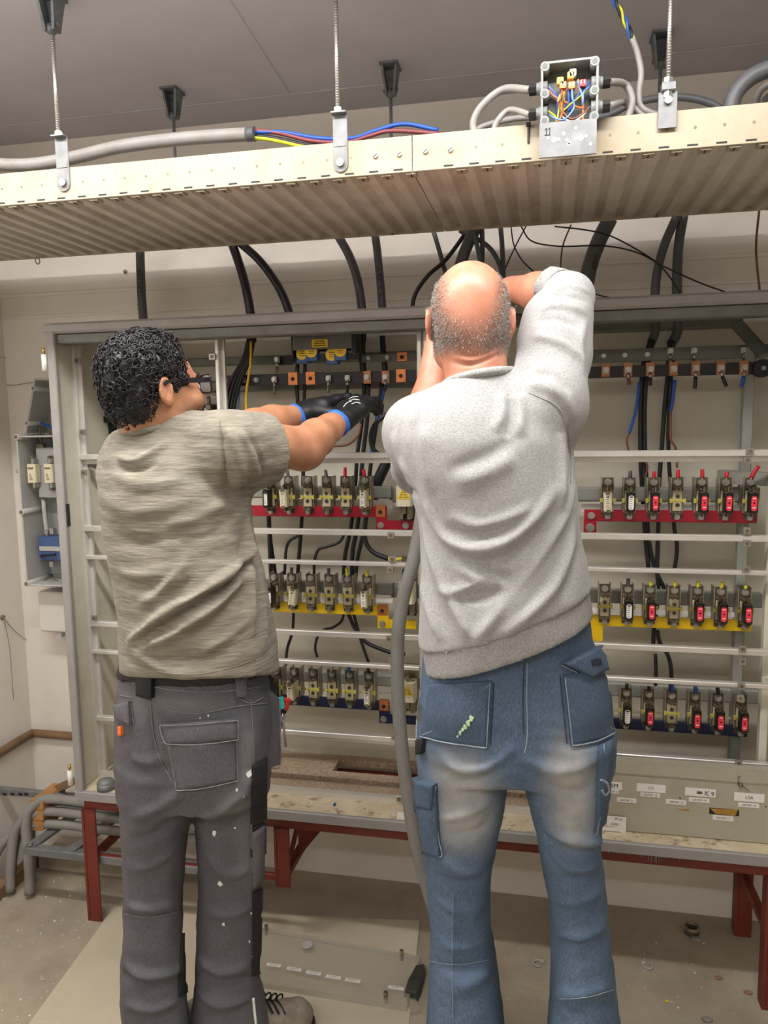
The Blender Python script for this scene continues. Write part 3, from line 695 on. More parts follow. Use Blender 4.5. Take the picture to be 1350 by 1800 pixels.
# ------------------------------------------------------------------ cover panel with circuit labels, lower right
YC = 2.005
pa, pb = at(1058, 1330, YC), at(1350, 1358, YC)
r = thing('cover_panel', (0.4, YC, 0.432), 'grey metal cover panel with white circuit labels at the lower right', 'panel')
px0, px1, pz0, pz1 = 0.10, CX1-0.03, 0.432, at(1180, 1346, YC)[2]
b = MB(); b.cbox(px0, px1, YC, YC+0.003, pz0, pz1, 0.0008); P(b, 'plate', m_panel, r)
b = MB(); b.box(px0, px1, YC-0.003, YC, pz1-0.030, pz1-0.026); b.box(px0, px1, YC, YC+0.03, pz1, pz1+0.003); P(b, 'top_fold', m_panel, r)
def panel_label(px, py, w, h, txt, size, sk=True, name='label', mat=m_wht):
    c = at(px, py, YC-0.001)
    b = MB(); b.box(c[0]-w/2, c[0]+w/2, YC-0.0014, YC-0.0002, c[2]-h/2, c[2]+h/2); l = P(b, name, mat, r)
    if txt:
        me = text_mesh(txt, size); me.materials.clear(); me.materials.append(m_ink)
        o = bpy.data.objects.new('lettering', me); COL.objects.link(o); o.parent = l
        o.matrix_basis = Matrix.Translation((c[0], YC-0.0020, c[2])) @ Matrix.Rotation(PI/2, 4, 'X')
    return l
mm = 1/718.0
panel_label(1076, 1381, 0.050, 0.021, 'GSM', 0.016)
panel_label(1076, 1391.5, 0.034, 0.0095, 'GROEP 10', 0.0066)
panel_label(1144.5, 1385.5, 0.072, 0.0215, 'CV', 0.011)
panel_label(1143, 1397.5, 0.049, 0.0105, 'GROEP 12', 0.0078)
panel_label(1101.5, 1407, 0.049, 0.0125, 'GROEP 11', 0.0078)
panel_label(1188.5, 1410, 0.050, 0.0125, 'GROEP 13', 0.0078)
panel_label(1231, 1393, 0.074, 0.0215, '', 0.015)
l = panel_label(1229, 1406.5, 0.050, 0.0115, 'GROEP 14', 0.0078)
c = at(1247, 1395.5, YC-0.002)
text_part('K', 0.019, (c[0]-0.006, YC-0.0018, c[2]), PI/2, 0, m_ink, r, 'handwriting', -0.12)
text_part('9', 0.018, (c[0]+0.008, YC-0.0018, c[2]-0.001), PI/2, 0, m_ink, r, 'handwriting', -0.1)
b = MB(); d = at(1230, 1394, YC-0.002)
for k in range(4): b.tube([(d[0]-0.007+k*0.003, YC-0.0016, d[2]-0.003), (d[0]-0.005+k*0.003, YC-0.0016, d[2]+0.004), (d[0]-0.002+k*0.003, YC-0.0016, d[2]-0.002)], 0.001, 5, 3)
P(b, 'scribble', m_ink, r)
panel_label(1317, 1402, 0.072, 0.0225, 'LSA', 0.012)
panel_label(1316, 1415.5, 0.050, 0.0115, 'GROEP 16', 0.0078)
panel_label(1271, 1438, 0.050, 0.013, 'GROEP 15', 0.0078)
c = at(1273, 1427, YC-0.001)
b = MB(); b.box(c[0]-0.036, c[0]+0.036, YC-0.0008, YC-0.0001, c[2]-0.009, c[2]+0.008); P(b, 'torn_label_recess', m_dark, r)
b = MB(); b.prism([(c[0]-0.034, c[2]+0.006), (c[0]-0.022, c[2]-0.006), (c[0]+0.026, c[2]-0.009), (c[0]+0.033, c[2]+0.009), (c[0]-0.005, c[2]+0.007)], YC-0.0016, YC-0.0008); P(b, 'torn_label_glue', M('old_glue', (176, 132, 56), 0.5, var=0.2, scale=60), r)
c = at(1202, 1424, YC-0.001); b = MB(); b.prism([(c[0]-0.016, c[2]), (c[0]+0.012, c[2]-0.002), (c[0]+0.014, c[2]+0.004), (c[0]+0.006, c[2]+0.003)], YC-0.001, YC-0.0002); P(b, 'glue_mark', MATS['old_glue'], r)
b = MB(); b.cyl((c[0]-0.01, YC-0.0008, at(1185,1402,YC)[2]), (c[0]-0.01, YC+0.001, at(1185,1402,YC)[2]), 0.002, 8)
p = at(1346, 1418, YC); b.cyl((p[0], YC-0.0008, p[2]), (p[0], YC+0.001, p[2]), 0.002, 8); P(b, 'screw_hole', m_ink, r)
for px, py in ((1301, 1378), (1300, 1494)):
    p = at(px, py, YC); b = MB(); b.cyl((p[0], YC-0.006, p[2]), (p[0], YC, p[2]), 0.006, 10); b.ball((p[0], YC-0.006, p[2]), 0.0055, 10, 6); P(b, 'knob', m_dsteel, r)
b = MB(); b.tube([at(1301,1378,YC-0.006), at(1297,1370,YC-0.006), at(1299,1364,YC-0.004), at(1303,1367,YC-0.004)], 0.0011, 6, 4); b.tube([at(1302,1380,YC-0.006), at(1310,1385,YC-0.004), at(1317,1391,YC-0.004)], 0.0011, 6, 4)
P(b, 'wire_loop', m_dsteel, r)
# business card tucked in front of the panel
c0, c1 = at(1052, 1433, YC-0.006), at(1100, 1469, YC-0.006)
cd = thing('info_card', ((c0[0]+c1[0])/2, YC-0.006, c1[2]), 'white printed card with handwritten number propped on the cover panel', 'card')
b = MB(); b.box(c0[0]-0.02, c1[0], YC-0.007, YC-0.006, c1[2]-0.002, c0[2]+0.001); P(b, 'card_sheet', m_wht, cd)
for txt, s, px, py in (('3205', 0.0095, 1080, 1449), ('(punt', 0.0068, 1062, 1449), ('kpn', 0.0072, 1091, 1440)):
    p = at(px, py, YC-0.0075); text_part(txt, s, (p[0], YC-0.0076, p[2]), PI/2, 0, m_ink, cd)
p = at(1083, 1439, YC-0.0075); b = MB(); b.ring((p[0], YC-0.0074, p[2]), (0, 1, 0), 0.0026, 0.0006, 10, 4); P(b, 'emblem', m_ink, cd)
b = MB(); p = at(1070, 1453, YC-0.0075); b.box(p[0]-0.014, p[0]+0.014, YC-0.0075, YC-0.0069, p[2]-0.0004, p[2]+0.0004); p = at(1076, 1462, YC-0.0075); b.box(p[0]-0.022, p[0]+0.020, YC-0.0075, YC-0.0069, p[2]-0.0012, p[2]+0.0008); P(b, 'rule', m_ink, cd)
# card on the sill
p = atz(712, 1434, 0.4305); b = MB(); b.hexa([(p[0]-0.02,p[1]-0.016,0.4302),(p[0]+0.022,p[1]-0.02,0.4302),(p[0]+0.02,p[1]+0.02,0.4302),(p[0]-0.024,p[1]+0.016,0.4302),(p[0]-0.02,p[1]-0.016,0.4312),(p[0]+0.022,p[1]-0.02,0.4312),(p[0]+0.02,p[1]+0.02,0.4312),(p[0]-0.024,p[1]+0.016,0.4312)])
tag(b.build('paper_slip', m_wht), 'white paper slip lying on the cabinet sill beside the grey trunk cable', 'paper')
p = atz(588, 1416, 0.4305); b = MB(); b.cbox(p[0]-0.003, p[0]+0.003, p[1]-0.004, p[1]+0.004, 0.4302, 0.437, 0.001)
tag(b.build('plastic_clip', m_bwire), 'tiny blue plastic clip on the stained cabinet sill', 'clip')
# ================================================================== cable tray under the ceiling
TY0, TY1, TZ0, TZ1 = 1.592, 2.10, 2.021, 2.088
seam = at(725, 303, TY0)[0]
def make_tray(x0, x1, label):
    r = thing('cable_tray', ((x0+x1)/2, (TY0+TY1)/2, TZ0), label, 'cable tray')
    # corrugated bottom: trapezoid ribs every 51 mm
    pitch = 0.051; prof = []
    k0 = math.floor((x0-seam)/pitch); x = seam + k0*pitch
    pts = []
    while x < x1 + pitch:
        for dx, dz in ((0.0, 0), (0.020, 0), (0.027, 0.009), (0.044, 0.009)): pts.append((x+dx, TZ0+dz))
        x += pitch
    pts = [(min(max(px_, x0), x1), z) for px_, z in pts]
    b = MB(); n = len(pts)
    vs = [(px_, TY0+0.004, z) for px_, z in pts] + [(px_, TY1-0.004, z) for px_, z in pts] + [(px_, TY0+0.004, z+0.0012) for px_, z in pts] + [(px_, TY1-0.004, z+0.0012) for px_, z in pts]
    fs = [(i+1, i, n+i, n+i+1) for i in range(n-1)] + [(2*n+i, 2*n+i+1, 3*n+i+1, 3*n+i) for i in range(n-1)] + [(i, i+1, 2*n+i+1, 2*n+i) for i in range(n-1)]
    b.add(vs, fs); P(b, 'ribbed_bottom', m_trayu, r)
    b = MB(); b.cbox(x0, x1, TY0, TY0+0.003, TZ0-0.001, TZ1, 0.001); b.box(x0, x1, TY0, TY0+0.014, TZ1-0.001, TZ1+0.0015); fl = P(b, 'front_flange', m_tray, r)
    b = MB(); b.box(x0, x1, TY1-0.003, TY1, TZ0-0.001, TZ1); b.box(x0, x1, TY1-0.014, TY1, TZ1-0.001, TZ1+0.0015); P(b, 'rear_flange', m_tray, r)
    slots, tabs, tslots, holes, screws = MB(), MB(), MB(), MB(), MB()
    x = seam + math.ceil((x0-seam)/pitch)*pitch + 0.022
    i = 0
    while x < x1 - 0.01:
        slots.cbox(x-0.0095, x+0.0095, TY0-0.0006, TY0+0.001, TZ0+0.003, TZ0+0.0068, 0.0015)
        tabs.cbox(x+0.014, x+0.036, TY0+0.004, TY0+0.028, TZ0-0.0042, TZ0+0.008, 0.0015)
        tslots.box(x+0.0235, x+0.0262, TY0+0.008, TY0+0.024, TZ0-0.0048, TZ0-0.0041)
        holes.cyl((x+0.004, TY0-0.0006, TZ0+0.036), (x+0.004, TY0+0.001, TZ0+0.036), 0.0028, 8)
        x += pitch; i += 1
    for mb, nm, mt in ((slots, 'slots', m_ink), (tabs, 'tabs', m_tray), (tslots, 'tab_slots', m_ink), (holes, 'holes', m_dsteel)):
        o = P(mb, nm, mt, r); o['kind'] = 'stuff'
    return r
tl = make_tray(XL+0.002, seam-0.0012, 'left length of cream cable tray with ribbed underside, hung from the ceiling')
tr = make_tray(seam+0.0012, 1.15, 'right length of cream cable tray with ribbed underside, below the open junction box')
for px, py, root in ((660, 274, tl), (702, 271, tl), (748, 266, tr), (792, 263, tr)):
    c = at(px, py, TY0)
    b = MB(); b.cyl((c[0], TY0-0.004, c[2]), (c[0], TY0, c[2]), 0.0052, 12); s_ = P(b, 'screw', m_steel, root)
    b = MB(); b.bar((c[0]-0.004, TY0-0.0042, c[2]-0.003), (c[0]+0.004, TY0-0.0042, c[2]+0.003), 0.0012, 0.0008); b.build('screw_slot', m_ink, s_)
# hangers: ceiling bracket, threaded rod, flat strap
def bracket(b, x, y, zc):
    b.box(x-0.024, x+0.024, y-0.03, y+0.03, zc-0.006, zc)
    for s in (-1, 1):
        x0, x1 = (x+s*0.022, x+s*0.016)
        p = [(min(x0,x1), y-0.022, zc-0.004), (max(x0,x1), y-0.022, zc-0.004), (max(x0,x1), y+0.022, zc-0.004), (min(x0,x1), y+0.022, zc-0.004)]
        xb0, xb1 = sorted((x+s*0.013, x+s*0.007))
        q = [(xb0, y-0.012, zc-0.075), (xb1, y-0.012, zc-0.075), (xb1, y+0.012, zc-0.075), (xb0, y+0.012, zc-0.075)]
        b.hexa(q + p)
    b.box(x-0.016, x+0.016, y+0.010, y+0.016, zc-0.05, zc-0.004)
    return b
def hanger(px, pyt, pys, front, label, strap=True, ztop=None, rodx=None):
    y = TY0-0.006 if front else 2.085
    c = at(px, pyt, y); x = c[0]
    r = thing('tray_hanger', (x, y, TZ1), label, 'hanger', 'tray hangers')
    P(bracket(MB(), x, y, ZC), 'ceiling_bracket', m_cast, r)
    b = MB(); b.cyl((x-0.02, y, ZC-0.062), (x+0.02, y, ZC-0.062), 0.006, 8); b.ball((x, y, ZC-0.07), 0.012, 10, 6); P(b, 'bracket_bolt', m_cast, r)
    zb = at(px, pys, y)[2] if front else TZ0-0.004
    b = MB(); b.cyl((x, y, zb), (x, y, ZC-0.06), 0.0045, 8)
    if front:
        for k in range(int((ZC-0.08-zb)/0.005)): b.cyl((x, y, zb+0.012+k*0.005), (x, y, zb+0.0135+k*0.005), 0.0051, 8)
    P(b, 'threaded_rod', m_steel if front else m_galv, r)
    if front and strap:
        c1 = at(px+6, strap, y)
        w = 0.0155
        b = MB(); b.cbox(x-w+0.003, x+w+0.003, TY0-0.004, TY0-0.001, c1[2]+0.016, zb-0.004, 0.001)
        b.prism([(x+0.003+math.cos(t_)*w, c1[2]+0.016+math.sin(t_)*w) for t_ in [PI+PI*k/10 for k in range(11)]], TY0-0.004, TY0-0.001)
        b.box(x-w+0.003, x+w+0.003, TY0-0.018, TY0-0.001, zb-0.006, zb-0.003)
        b.box(x-w+0.006, x+w, TY0-0.0052, TY0-0.004, c1[2]+0.05, c1[2]+0.062)
        P(b, 'strap', m_galv, r)
        b = MB(); b.cyl((x+0.003, TY0-0.010, c1[2]+0.018), (x+0.003, TY0-0.004, c1[2]+0.018), 0.008, 12); P(b, 'strap_bolt', m_steel, r)
        b = MB(); b.cyl((x, y, zb-0.003), (x, y, zb+0.007), 0.0078, 6, smooth=False); P(b, 'nut', m_wht, r)
    return r, x, y
hanger(92, 60, 238, True, 'tray hanger with strap at the left end of the cream cable tray', strap=337)
hanger(591, 60, 196, True, 'tray hanger with strap near the stripped blue and red cable', strap=302)
hanger(303, 165, 0, False, 'rear tray hanger with cast bracket behind the grey stripped cable')
hanger(686, 120, 0, False, 'rear tray hanger with cast bracket left of the junction box')
hanger(1162, 70, 0, False, 'rear tray hanger with cast bracket right of the junction box')
r, x, y = hanger(1177, 60, 155, True, 'front tray hanger with threaded rod and square clamp right of the junction box', strap=False)
z = at(1177, 150, y)[2]
b = MB(); b.cbox(x-0.012, x+0.012, y-0.010, y+0.010, z-0.012, z+0.004, 0.002); P(b, 'clamp_plate', m_galv, r)
b = MB(); b.cyl((x, y, z+0.004), (x, y, z+0.013), 0.009, 6, smooth=False); b.cyl((x, y, z-0.022), (x, y, z-0.012), 0.009, 6, smooth=False); P(b, 'nut', m_steel, r)
z1 = at(1177, 196, y)[2]
b = MB(); b.cbox(x-0.017, x+0.017, y-0.002, y+0.002, TZ1-0.03, z-0.012, 0.001); P(b, 'strap', m_galv, r)
b = MB(); b.cyl((x, y-0.008, TZ1+0.018), (x, y-0.002, TZ1+0.018), 0.007, 12); P(b, 'strap_bolt', m_steel, r)

# ------------------------------------------------------------------ cables lying on the tray
def cable(name, pts, r, mat, label, group=None, cat='cable', n=10):
    b = MB(); b.tube(pts, r, n, 6); return tag(b.build(name, mat), label, cat, group)
def PX(lst, Y):
    return [at(p[0], p[1], p[2] if len(p) > 2 else Y) for p in lst]
r = thing('stripped_cable', at(440, 240, 1.68), 'thick grey cable on the tray, stripped to blue, red, black and yellow-green cores', 'cable')
b = MB(); b.tube(PX([(-60, 278), (0, 289), (60, 289), (130, 277), (210, 258), (300, 246), (370, 240), (440, 236)], 1.66), 0.0145, 14, 6); P(b, 'sheath', m_lcab, r)
b = MB(); b.tube(PX([(434, 236.5), (448, 235.5)], 1.66), 0.0152, 14, 1); P(b, 'cut_end', m_gcab, r)
for nm, mt, pts in (('blue_core', m_bwire, [(446, 232), (500, 233), (560, 243), (620, 243), (660, 230), (710, 218), (770, 229)]),
                    ('red_core', m_maroon, [(446, 229), (490, 234), (550, 248), (610, 250), (650, 239), (690, 230), (772, 235)]),
                    ('black_core', m_bcab, [(446, 238), (490, 244), (540, 255), (590, 256), (640, 256)]),
                    ('earth_core', m_gywire, [(446, 242), (480, 246), (530, 257), (570, 261)])):
    b = MB(); b.tube(PX(pts, 1.665), 0.0046, 8, 6); P(b, nm, mt, r)

# ------------------------------------------------------------------ open junction box on its mounting plate
JY = 1.545
c = at(1001, 160, JY); jx, jz = c[0], c[2]
r = thing('junction_box', (jx, JY, jz-0.055), 'open grey junction box full of coloured wires, standing on the cable tray', 'junction box')
w, h = 0.052, 0.056
b = MB(); b.box(jx-w, jx+w, JY+0.038, JY+0.042, jz-h, jz+h); P(b, 'back_wall', m_jdark, r)
b = MB()
b.box(jx-w, jx-w+0.004, JY, JY+0.042, jz-h, jz+h); b.box(jx+w-0.004, jx+w, JY, JY+0.042, jz-h, jz+h)
b.box(jx-w, jx+w, JY, JY+0.042, jz+h-0.004, jz+h); b.box(jx-w, jx+w, JY, JY+0.042, jz-h, jz-h+0.004); P(b, 'side_walls', m_jbox, r)
for sx in (-1, 1):
    for sz in (-1, 0, 1):
        if sz == 0 and sx == 1: sz = -0.05
        x, z = jx+sx*(w-0.007), jz+sz*(h-0.008)
        b = MB(); b.cyl((x, JY-0.001, z), (x, JY+0.036, z), 0.0085, 14); bo = P(b, 'screw_post', m_jbox, r)
        b = MB(); b.cyl((x, JY-0.0016, z), (x, JY-0.0008, z), 0.005, 12); b.build('post_hole', m_jdark, bo)
for s, dz in ((-1, 0.017), (-1, -0.028), (1, 0.017), (1, -0.026)):
    x = jx+s*w
    b = MB(); b.cyl((x-s*0.012, JY+0.02, jz+dz), (x+s*0.004, JY+0.02, jz+dz), 0.012, 12); b.cyl((x+s*0.001, JY+0.02, jz+dz), (x+s*0.010, JY+0.02, jz+dz), 0.0105, 12); g = P(b, 'cable_gland', m_jbox, r)
    b = MB(); b.cyl((x+s*0.009, JY+0.02, jz+dz), (x+s*0.022, JY+0.02, jz+dz), 0.0115, 8, smooth=False); b.build('gland_nut', m_blk, g)
wr = random.Random(11)
wm = [m_bwire, m_owire, m_brwire, m_lbwire, m_gywire, m_bwire, m_owire, m_brwire, m_lbwire, m_owire, m_bwire, m_gywire, m_brwire, m_lbwire, m_wht, m_owire]
for k, mt in enumerate(wm):
    s = -1 if k % 2 else 1
    x0 = jx + s*(w-0.014); x1 = jx + wr.uniform(-0.024, 0.026); zt = jz + wr.uniform(0.005, 0.024)
    z0 = jz + (0.017 if k % 4 < 2 else -0.027) + wr.uniform(-0.004, 0.004)
    yb = JY + wr.uniform(0.004, 0.028)
    b = MB(); b.tube([(x0, JY+0.02, z0), (x0-s*0.012, yb, z0-0.014), ((x0+x1)/2-s*0.006, yb-0.004, max(jz-0.049, z0-0.030)), (x1, yb, jz-0.036+wr.uniform(0, 0.014)), (x1+wr.uniform(-.004, .004), yb-0.003, jz-0.01), (x1*0.6+jx*0.4, JY+0.012, zt)], 0.0017, 6, 5)
    P(b, 'core_wire', mt, r)
for dx, dz, mt in ((-0.017, 0.022, m_ystk), (-0.012, 0.014, m_owire), (0.004, 0.012, m_owire), (0.002, 0.030, m_ytag), (0.024, 0.014, m_red), (0.006, 0.034, m_wht)):
    b = MB(); b.cbox(jx+dx-0.006, jx+dx+0.006, JY+0.004, JY+0.018, jz+dz-0.006, jz+dz+0.006, 0.0015); k = P(b, 'wire_connector', mt, r)
    b = MB()
    for q in (-1, 1): b.box(jx+dx+q*0.003-0.001, jx+dx+q*0.003+0.001, JY+0.003, JY+0.0042, jz+dz-0.002, jz+dz+0.004)
    b.build('lever', m_wht if mt != m_wht else m_ytag, k)
ML = at(998, 242, JY-0.001); mz0, mz1 = at(998, 275, JY)[2], at(998, 213, JY)[2]
b = MB(); b.cbox(ML[0]-0.052, ML[0]+0.052, JY-0.003, JY+0.001, mz0, mz1, 0.001); b.box(ML[0]-0.052, ML[0]+0.052, JY-0.008, JY-0.003, mz0-0.001, mz0+0.002)
mp = P(b, 'mounting_plate', m_galv, r)
b = MB(); b.box(ML[0]-0.05, ML[0]+0.05, JY+0.001, TY0, mz1-0.004, mz1-0.001); P(b, 'plate_arm', m_galv, r)
b = MB()
for px, py, rr in ((964,243,.0025),(974,246,.005),(982,245,.003),(996,246,.003),(991,235,.0035),(1001,251,.003),(1012,243,.003),(1021,242,.0055),(1030,239,.003),(1012,225,.003),(1038,253,.003),(1000,254,.003)):
    p = at(px, py, JY-0.003); b.cyl((p[0], JY-0.0036, p[2]), (p[0], JY-0.0028, p[2]), rr, 12)
o = b.build('plate_holes', m_wht, mp); o['kind'] = 'stuff'
p = at(963, 231, JY-0.003)
b = MB()
for dx in (-0.003, 0.003): b.tube([(p[0]+dx-0.0025, JY-0.0036, p[2]+0.003), (p[0]+dx+0.001, JY-0.0036, p[2]+0.0065), (p[0]+dx, JY-0.0036, p[2]-0.006)], 0.0006, 5, 1)
b.box(p[0]-0.006, p[0]+0.005, JY-0.004, JY-0.0034, p[2]-0.0068, p[2]-0.0060); b.build('handwriting', m_ink, mp)
p0, p1 = at(929, 219, TY0-0.003), at(927, 251, TY0-0.003)
b = MB(); b.cbox(p0[0]-0.002, p0[0]+0.002, TY0-0.004, TY0-0.001, p1[2], p0[2], 0.0008); b.cbox(p0[0]-0.0045, p0[0]+0.0045, TY0-0.006, TY0-0.001, p0[2]-0.003, p0[2]+0.004, 0.001)
tag(b.build('cable_tie', m_blk), 'black cable tie hooked over the tray edge left of the junction box', 'cable tie')
def jend(s, dz): return np.array([jx+s*(w+0.02), JY+0.02, jz+dz])
cable('junction_cable', [jend(-1, 0.017)] + PX([(885, 157), (848, 185), (832, 215), (836, 240)], 1.60), 0.0072, m_lcab, 'grey cable looping from the upper left gland of the junction box', 'junction box cables')
cable('junction_cable', [jend(-1, -0.028)] + PX([(897, 193), (875, 212), (866, 235)], 1.60), 0.0058, m_lcab, 'grey cable looping from the lower left gland of the junction box', 'junction box cables')
cable('junction_cable', [jend(1, 0.017)] + PX([(1098, 148), (1111, 172), (1108, 195), (1100, 215)], 1.61), 0.0068, m_lcab, 'grey cable looping from the upper right gland of the junction box', 'junction box cables')
cable('junction_cable', [jend(1, -0.026)] + PX([(1095, 180), (1112, 188), (1128, 203), (1150, 215)], 1.63), 0.0062, m_lcab, 'grey cable from the lower right gland of the junction box', 'junction box cables')
cable('tray_cable', PX([(828, 238), (850, 222), (900, 209), (960, 205), (1040, 203)], 1.70), 0.006, m_lcab, 'grey cable running behind the junction box along the tray', 'cables on the tray')
cable('tray_cable', PX([(1030, 212), (1075, 200), (1110, 183), (1160, 172), (1210, 172), (1255, 184), (1280, 205)], 1.80), 0.0075, m_gcab, 'dark grey cable arching over the tray right of the junction box', 'cables on the tray')
cable('heavy_cable', PX([(1420, 110), (1350, 122), (1312, 142), (1290, 170), (1282, 205)], 1.66), 0.016, m_gcab, 'heavy dark grey cable looping out at the top right corner', 'cables on the tray')
cable('tray_cable', PX([(1400, 135), (1350, 150), (1332, 170), (1328, 205)], 1.72), 0.0065, m_lcab, 'upper light grey cable loop inside the heavy cable bend', 'cables on the tray')
cable('tray_cable', PX([(1400, 150), (1358, 165), (1342, 180), (1338, 205)], 1.74), 0.0065, m_lcab, 'lower light grey cable loop inside the heavy cable bend', 'cables on the tray')
r = thing('twisted_cable', at(1113, 70, 1.62), 'grey cable rising to twisted yellow, blue and black cores near the ceiling', 'cable')
b = MB(); b.tube(PX([(1112, 68), (1121, 95), (1127, 130), (1123, 165), (1127, 188), (1150, 200), (1185, 205)], 1.63), 0.0058, 10, 6); P(b, 'sheath', m_lcab, r)
for k, mt in enumerate((m_gywire, m_bwire, m_bcab)):
    pts = []
    for j in range(25):
        u = j/24; c_ = at(1112-30*u-9*u*u, 68-78*u, 1.63); a_ = u*9 + k*2.09
        pts.append(c_ + np.array([math.cos(a_)*0.0035, math.sin(a_)*0.0035, 0]))
    b = MB(); b.tube(pts, 0.0025, 6, 1); P(b, 'core_wire', mt, r)

# ------------------------------------------------------------------ cables dropping from the tray into the cabinet
YW = 2.235
def text_on_tube(txt, size, p0, p1, rad, parent, mat=m_ink):
    """lettering wrapped round a straight stretch of cable, reading along it from p0 to p1"""
    p0, p1 = np.array(p0, float), np.array(p1, float); d = p1-p0; d /= np.linalg.norm(d)
    me = text_mesh(txt, size, 'LEFT'); n = len(me.vertices); co = np.zeros(n*3); me.vertices.foreach_get('co', co); co = co.reshape(-1, 3)
    out = np.array([0.12, -1.0, 0]); out -= d*np.dot(out, d); out /= np.linalg.norm(out); s = np.cross(out, d); s = -s
    a = co[:, 1]/rad
    new = p0 + np.outer(co[:, 0], d) + rad*(np.outer(np.sin(a), s) + np.outer(np.cos(a), out))
    me.vertices.foreach_set('co', new.ravel()); me.materials.clear(); me.materials.append(mat); me.update()
    o = bpy.data.objects.new('lettering', me); COL.objects.link(o); o.parent = parent; return o
G1 = 'cables dropping from the tray into the cabinet'
k = cable('supply_cable', PX([(246, 425), (247, 470), (249, 520), (254, 590, 2.22)], YW), 0.0135, m_gcab, 'leftmost grey printed cable dropping from the tray into the cabinet', G1)
text_on_tube('18/10/12/13/66', 0.020, at(247.5, 546, YW), at(247, 450, YW), 0.0142, k)
cable('supply_cable', PX([(405, 420), (424, 475), (436, 525), (443, 575), (443, 600, 2.22)], YW), 0.0135, m_bcab, 'black cable of the forked pair, left branch, above the bespectacled man', G1)
cable('supply_cable', PX([(420, 425), (458, 460), (490, 505), (509, 552), (514, 590)], YW), 0.0125, m_bcab, 'black cable of the forked pair, right branch, above the bespectacled man', G1)
k = cable('supply_cable', PX([(592, 410), (615, 452), (629, 495), (637, 550), (638, 580)], YW), 0.0128, m_gcab, 'curved grey cable with printed text above the transformer unit', G1)
text_on_tube('Dataflex', 0.017, at(633, 548, YW), at(629, 478, YW), 0.0136, k)
k = cable('supply_cable', PX([(658, 405), (663, 440), (668, 490), (673, 550), (676, 580)], YW), 0.0118, m_gcab, 'grey cable hand-lettered LK 9. 63A right of the transformer unit', G1)
text_on_tube('LK 9.  63 A', 0.020, at(671, 528, YW), at(664, 455, YW), 0.0126, k)
cable('supply_cable', PX([(822, 405), (785, 455), (752, 485), (729, 520), (723, 560)], YW), 0.0060, m_bcab, 'thin black cable slanting down left of the bald head', G1)
cable('supply_cable', PX([(760, 400), (772, 440), (788, 500), (796, 540)], YW+0.02), 0.0068, m_gcab, 'thin grey cable crossing behind the slanting black cable', G1)
cable('supply_cable', PX([(840, 395), (822, 430), (806, 480), (798, 550)], YW-0.02), 0.0165, m_gcab, 'thick grey cable disappearing behind the bald head', G1)
cable('supply_cable', PX([(830, 400), (843, 450), (852, 500), (855, 550)], YW-0.03), 0.007, m_gcab, 'grey cable above the bald crown, left of the straight one', G1)
cable('supply_cable', PX([(847, 395), (848, 440), (846, 500), (846, 550)], YW-0.01), 0.0068, m_gcab, 'straight grey cable hanging just above the bald crown', G1)
cable('supply_cable', PX([(808, 405), (850, 427), (872, 452), (884, 490), (888, 550)], YW-0.01), 0.0068, m_gcab, 'grey cable arching over the bald head to its right side', G1)
cable('supply_cable', PX([(880, 400), (883, 440), (885, 500), (886, 550)], YW), 0.0070, m_gcab, 'straight grey cable dropping right of the bald head', G1)
cable('supply_cable', PX([(1072, 385), (1050, 430), (1034, 480), (1024, 550)], YW-0.01), 0.0215, m_gcab, 'thickest grey cable, behind the raised sleeve', G1)
text_on_tube('Allen', 0.02, at(1040, 476, YW-0.01), at(1050, 440, YW-0.01), 0.0222, bpy.data.objects['supply_cable.012'] if 'supply_cable.012' in bpy.data.objects else None)
cable('supply_cable', PX([(1192, 375), (1168, 430), (1155, 480), (1151, 530), (1152, 580), (1144, 604)], YW), 0.0120, m_gcab, 'left grey cable of the pair entering the right bay', G1)
cable('supply_cable', PX([(1202, 375), (1193, 430), (1190, 490), (1191, 550), (1190, 585), (1179, 606)], YW+0.01), 0.0130, m_gcab, 'right grey cable of the pair entering the right bay', G1)
cable('thin_wire', PX([(1335, 365), (1329, 430), (1332, 480), (1339, 540)], YW), 0.003, m_brwire, 'thin brown wire hanging at the right edge above the cabinet', 'thin wires above the cabinet')
cable('thin_wire', PX([(1004, 395), (990, 430), (985, 470), (984, 520)], YW), 0.0025, m_brwire, 'thin brown wire hanging above the bare forearm', 'thin wires above the cabinet', n=6)
cable('thin_wire', PX([(898, 395), (903, 430), (918, 458), (940, 480), (965, 510)], YW), 0.0021, m_bcab, 'thin black wire curving from the tray towards the bare forearm', 'thin wires above the cabinet', n=6)
cable('thin_wire', PX([(926, 395), (905, 435), (886, 478), (878, 510)], YW+0.02), 0.0021, m_bcab, 'thin black wire slanting behind the bald head', 'thin wires above the cabinet', n=6)
cable('thin_wire', PX([(916, 398), (935, 424), (985, 433), (1060, 432), (1120, 444), (1170, 470), (1230, 497), (1280, 515)], YW-0.04), 0.0021, m_bcab, 'long thin black wire sagging across the wall to the cabinet top', 'thin wires above the cabinet', n=6)
cable('thin_wire', PX([(975, 398), (1040, 406), (1085, 420), (1150, 458), (1175, 484), (1188, 503), (1198, 520)], YW-0.045), 0.0021, m_bcab, 'thin black wire crossing over the thickest cable', 'thin wires above the cabinet', n=6)
cable('thin_wire', PX([(1030, 510), (1050, 518), (1078, 524), (1120, 528)], YW-0.06), 0.0018, m_bcab, 'short thin dark wire lying on the cabinet top beside the sleeve', 'thin wires above the cabinet', n=6)

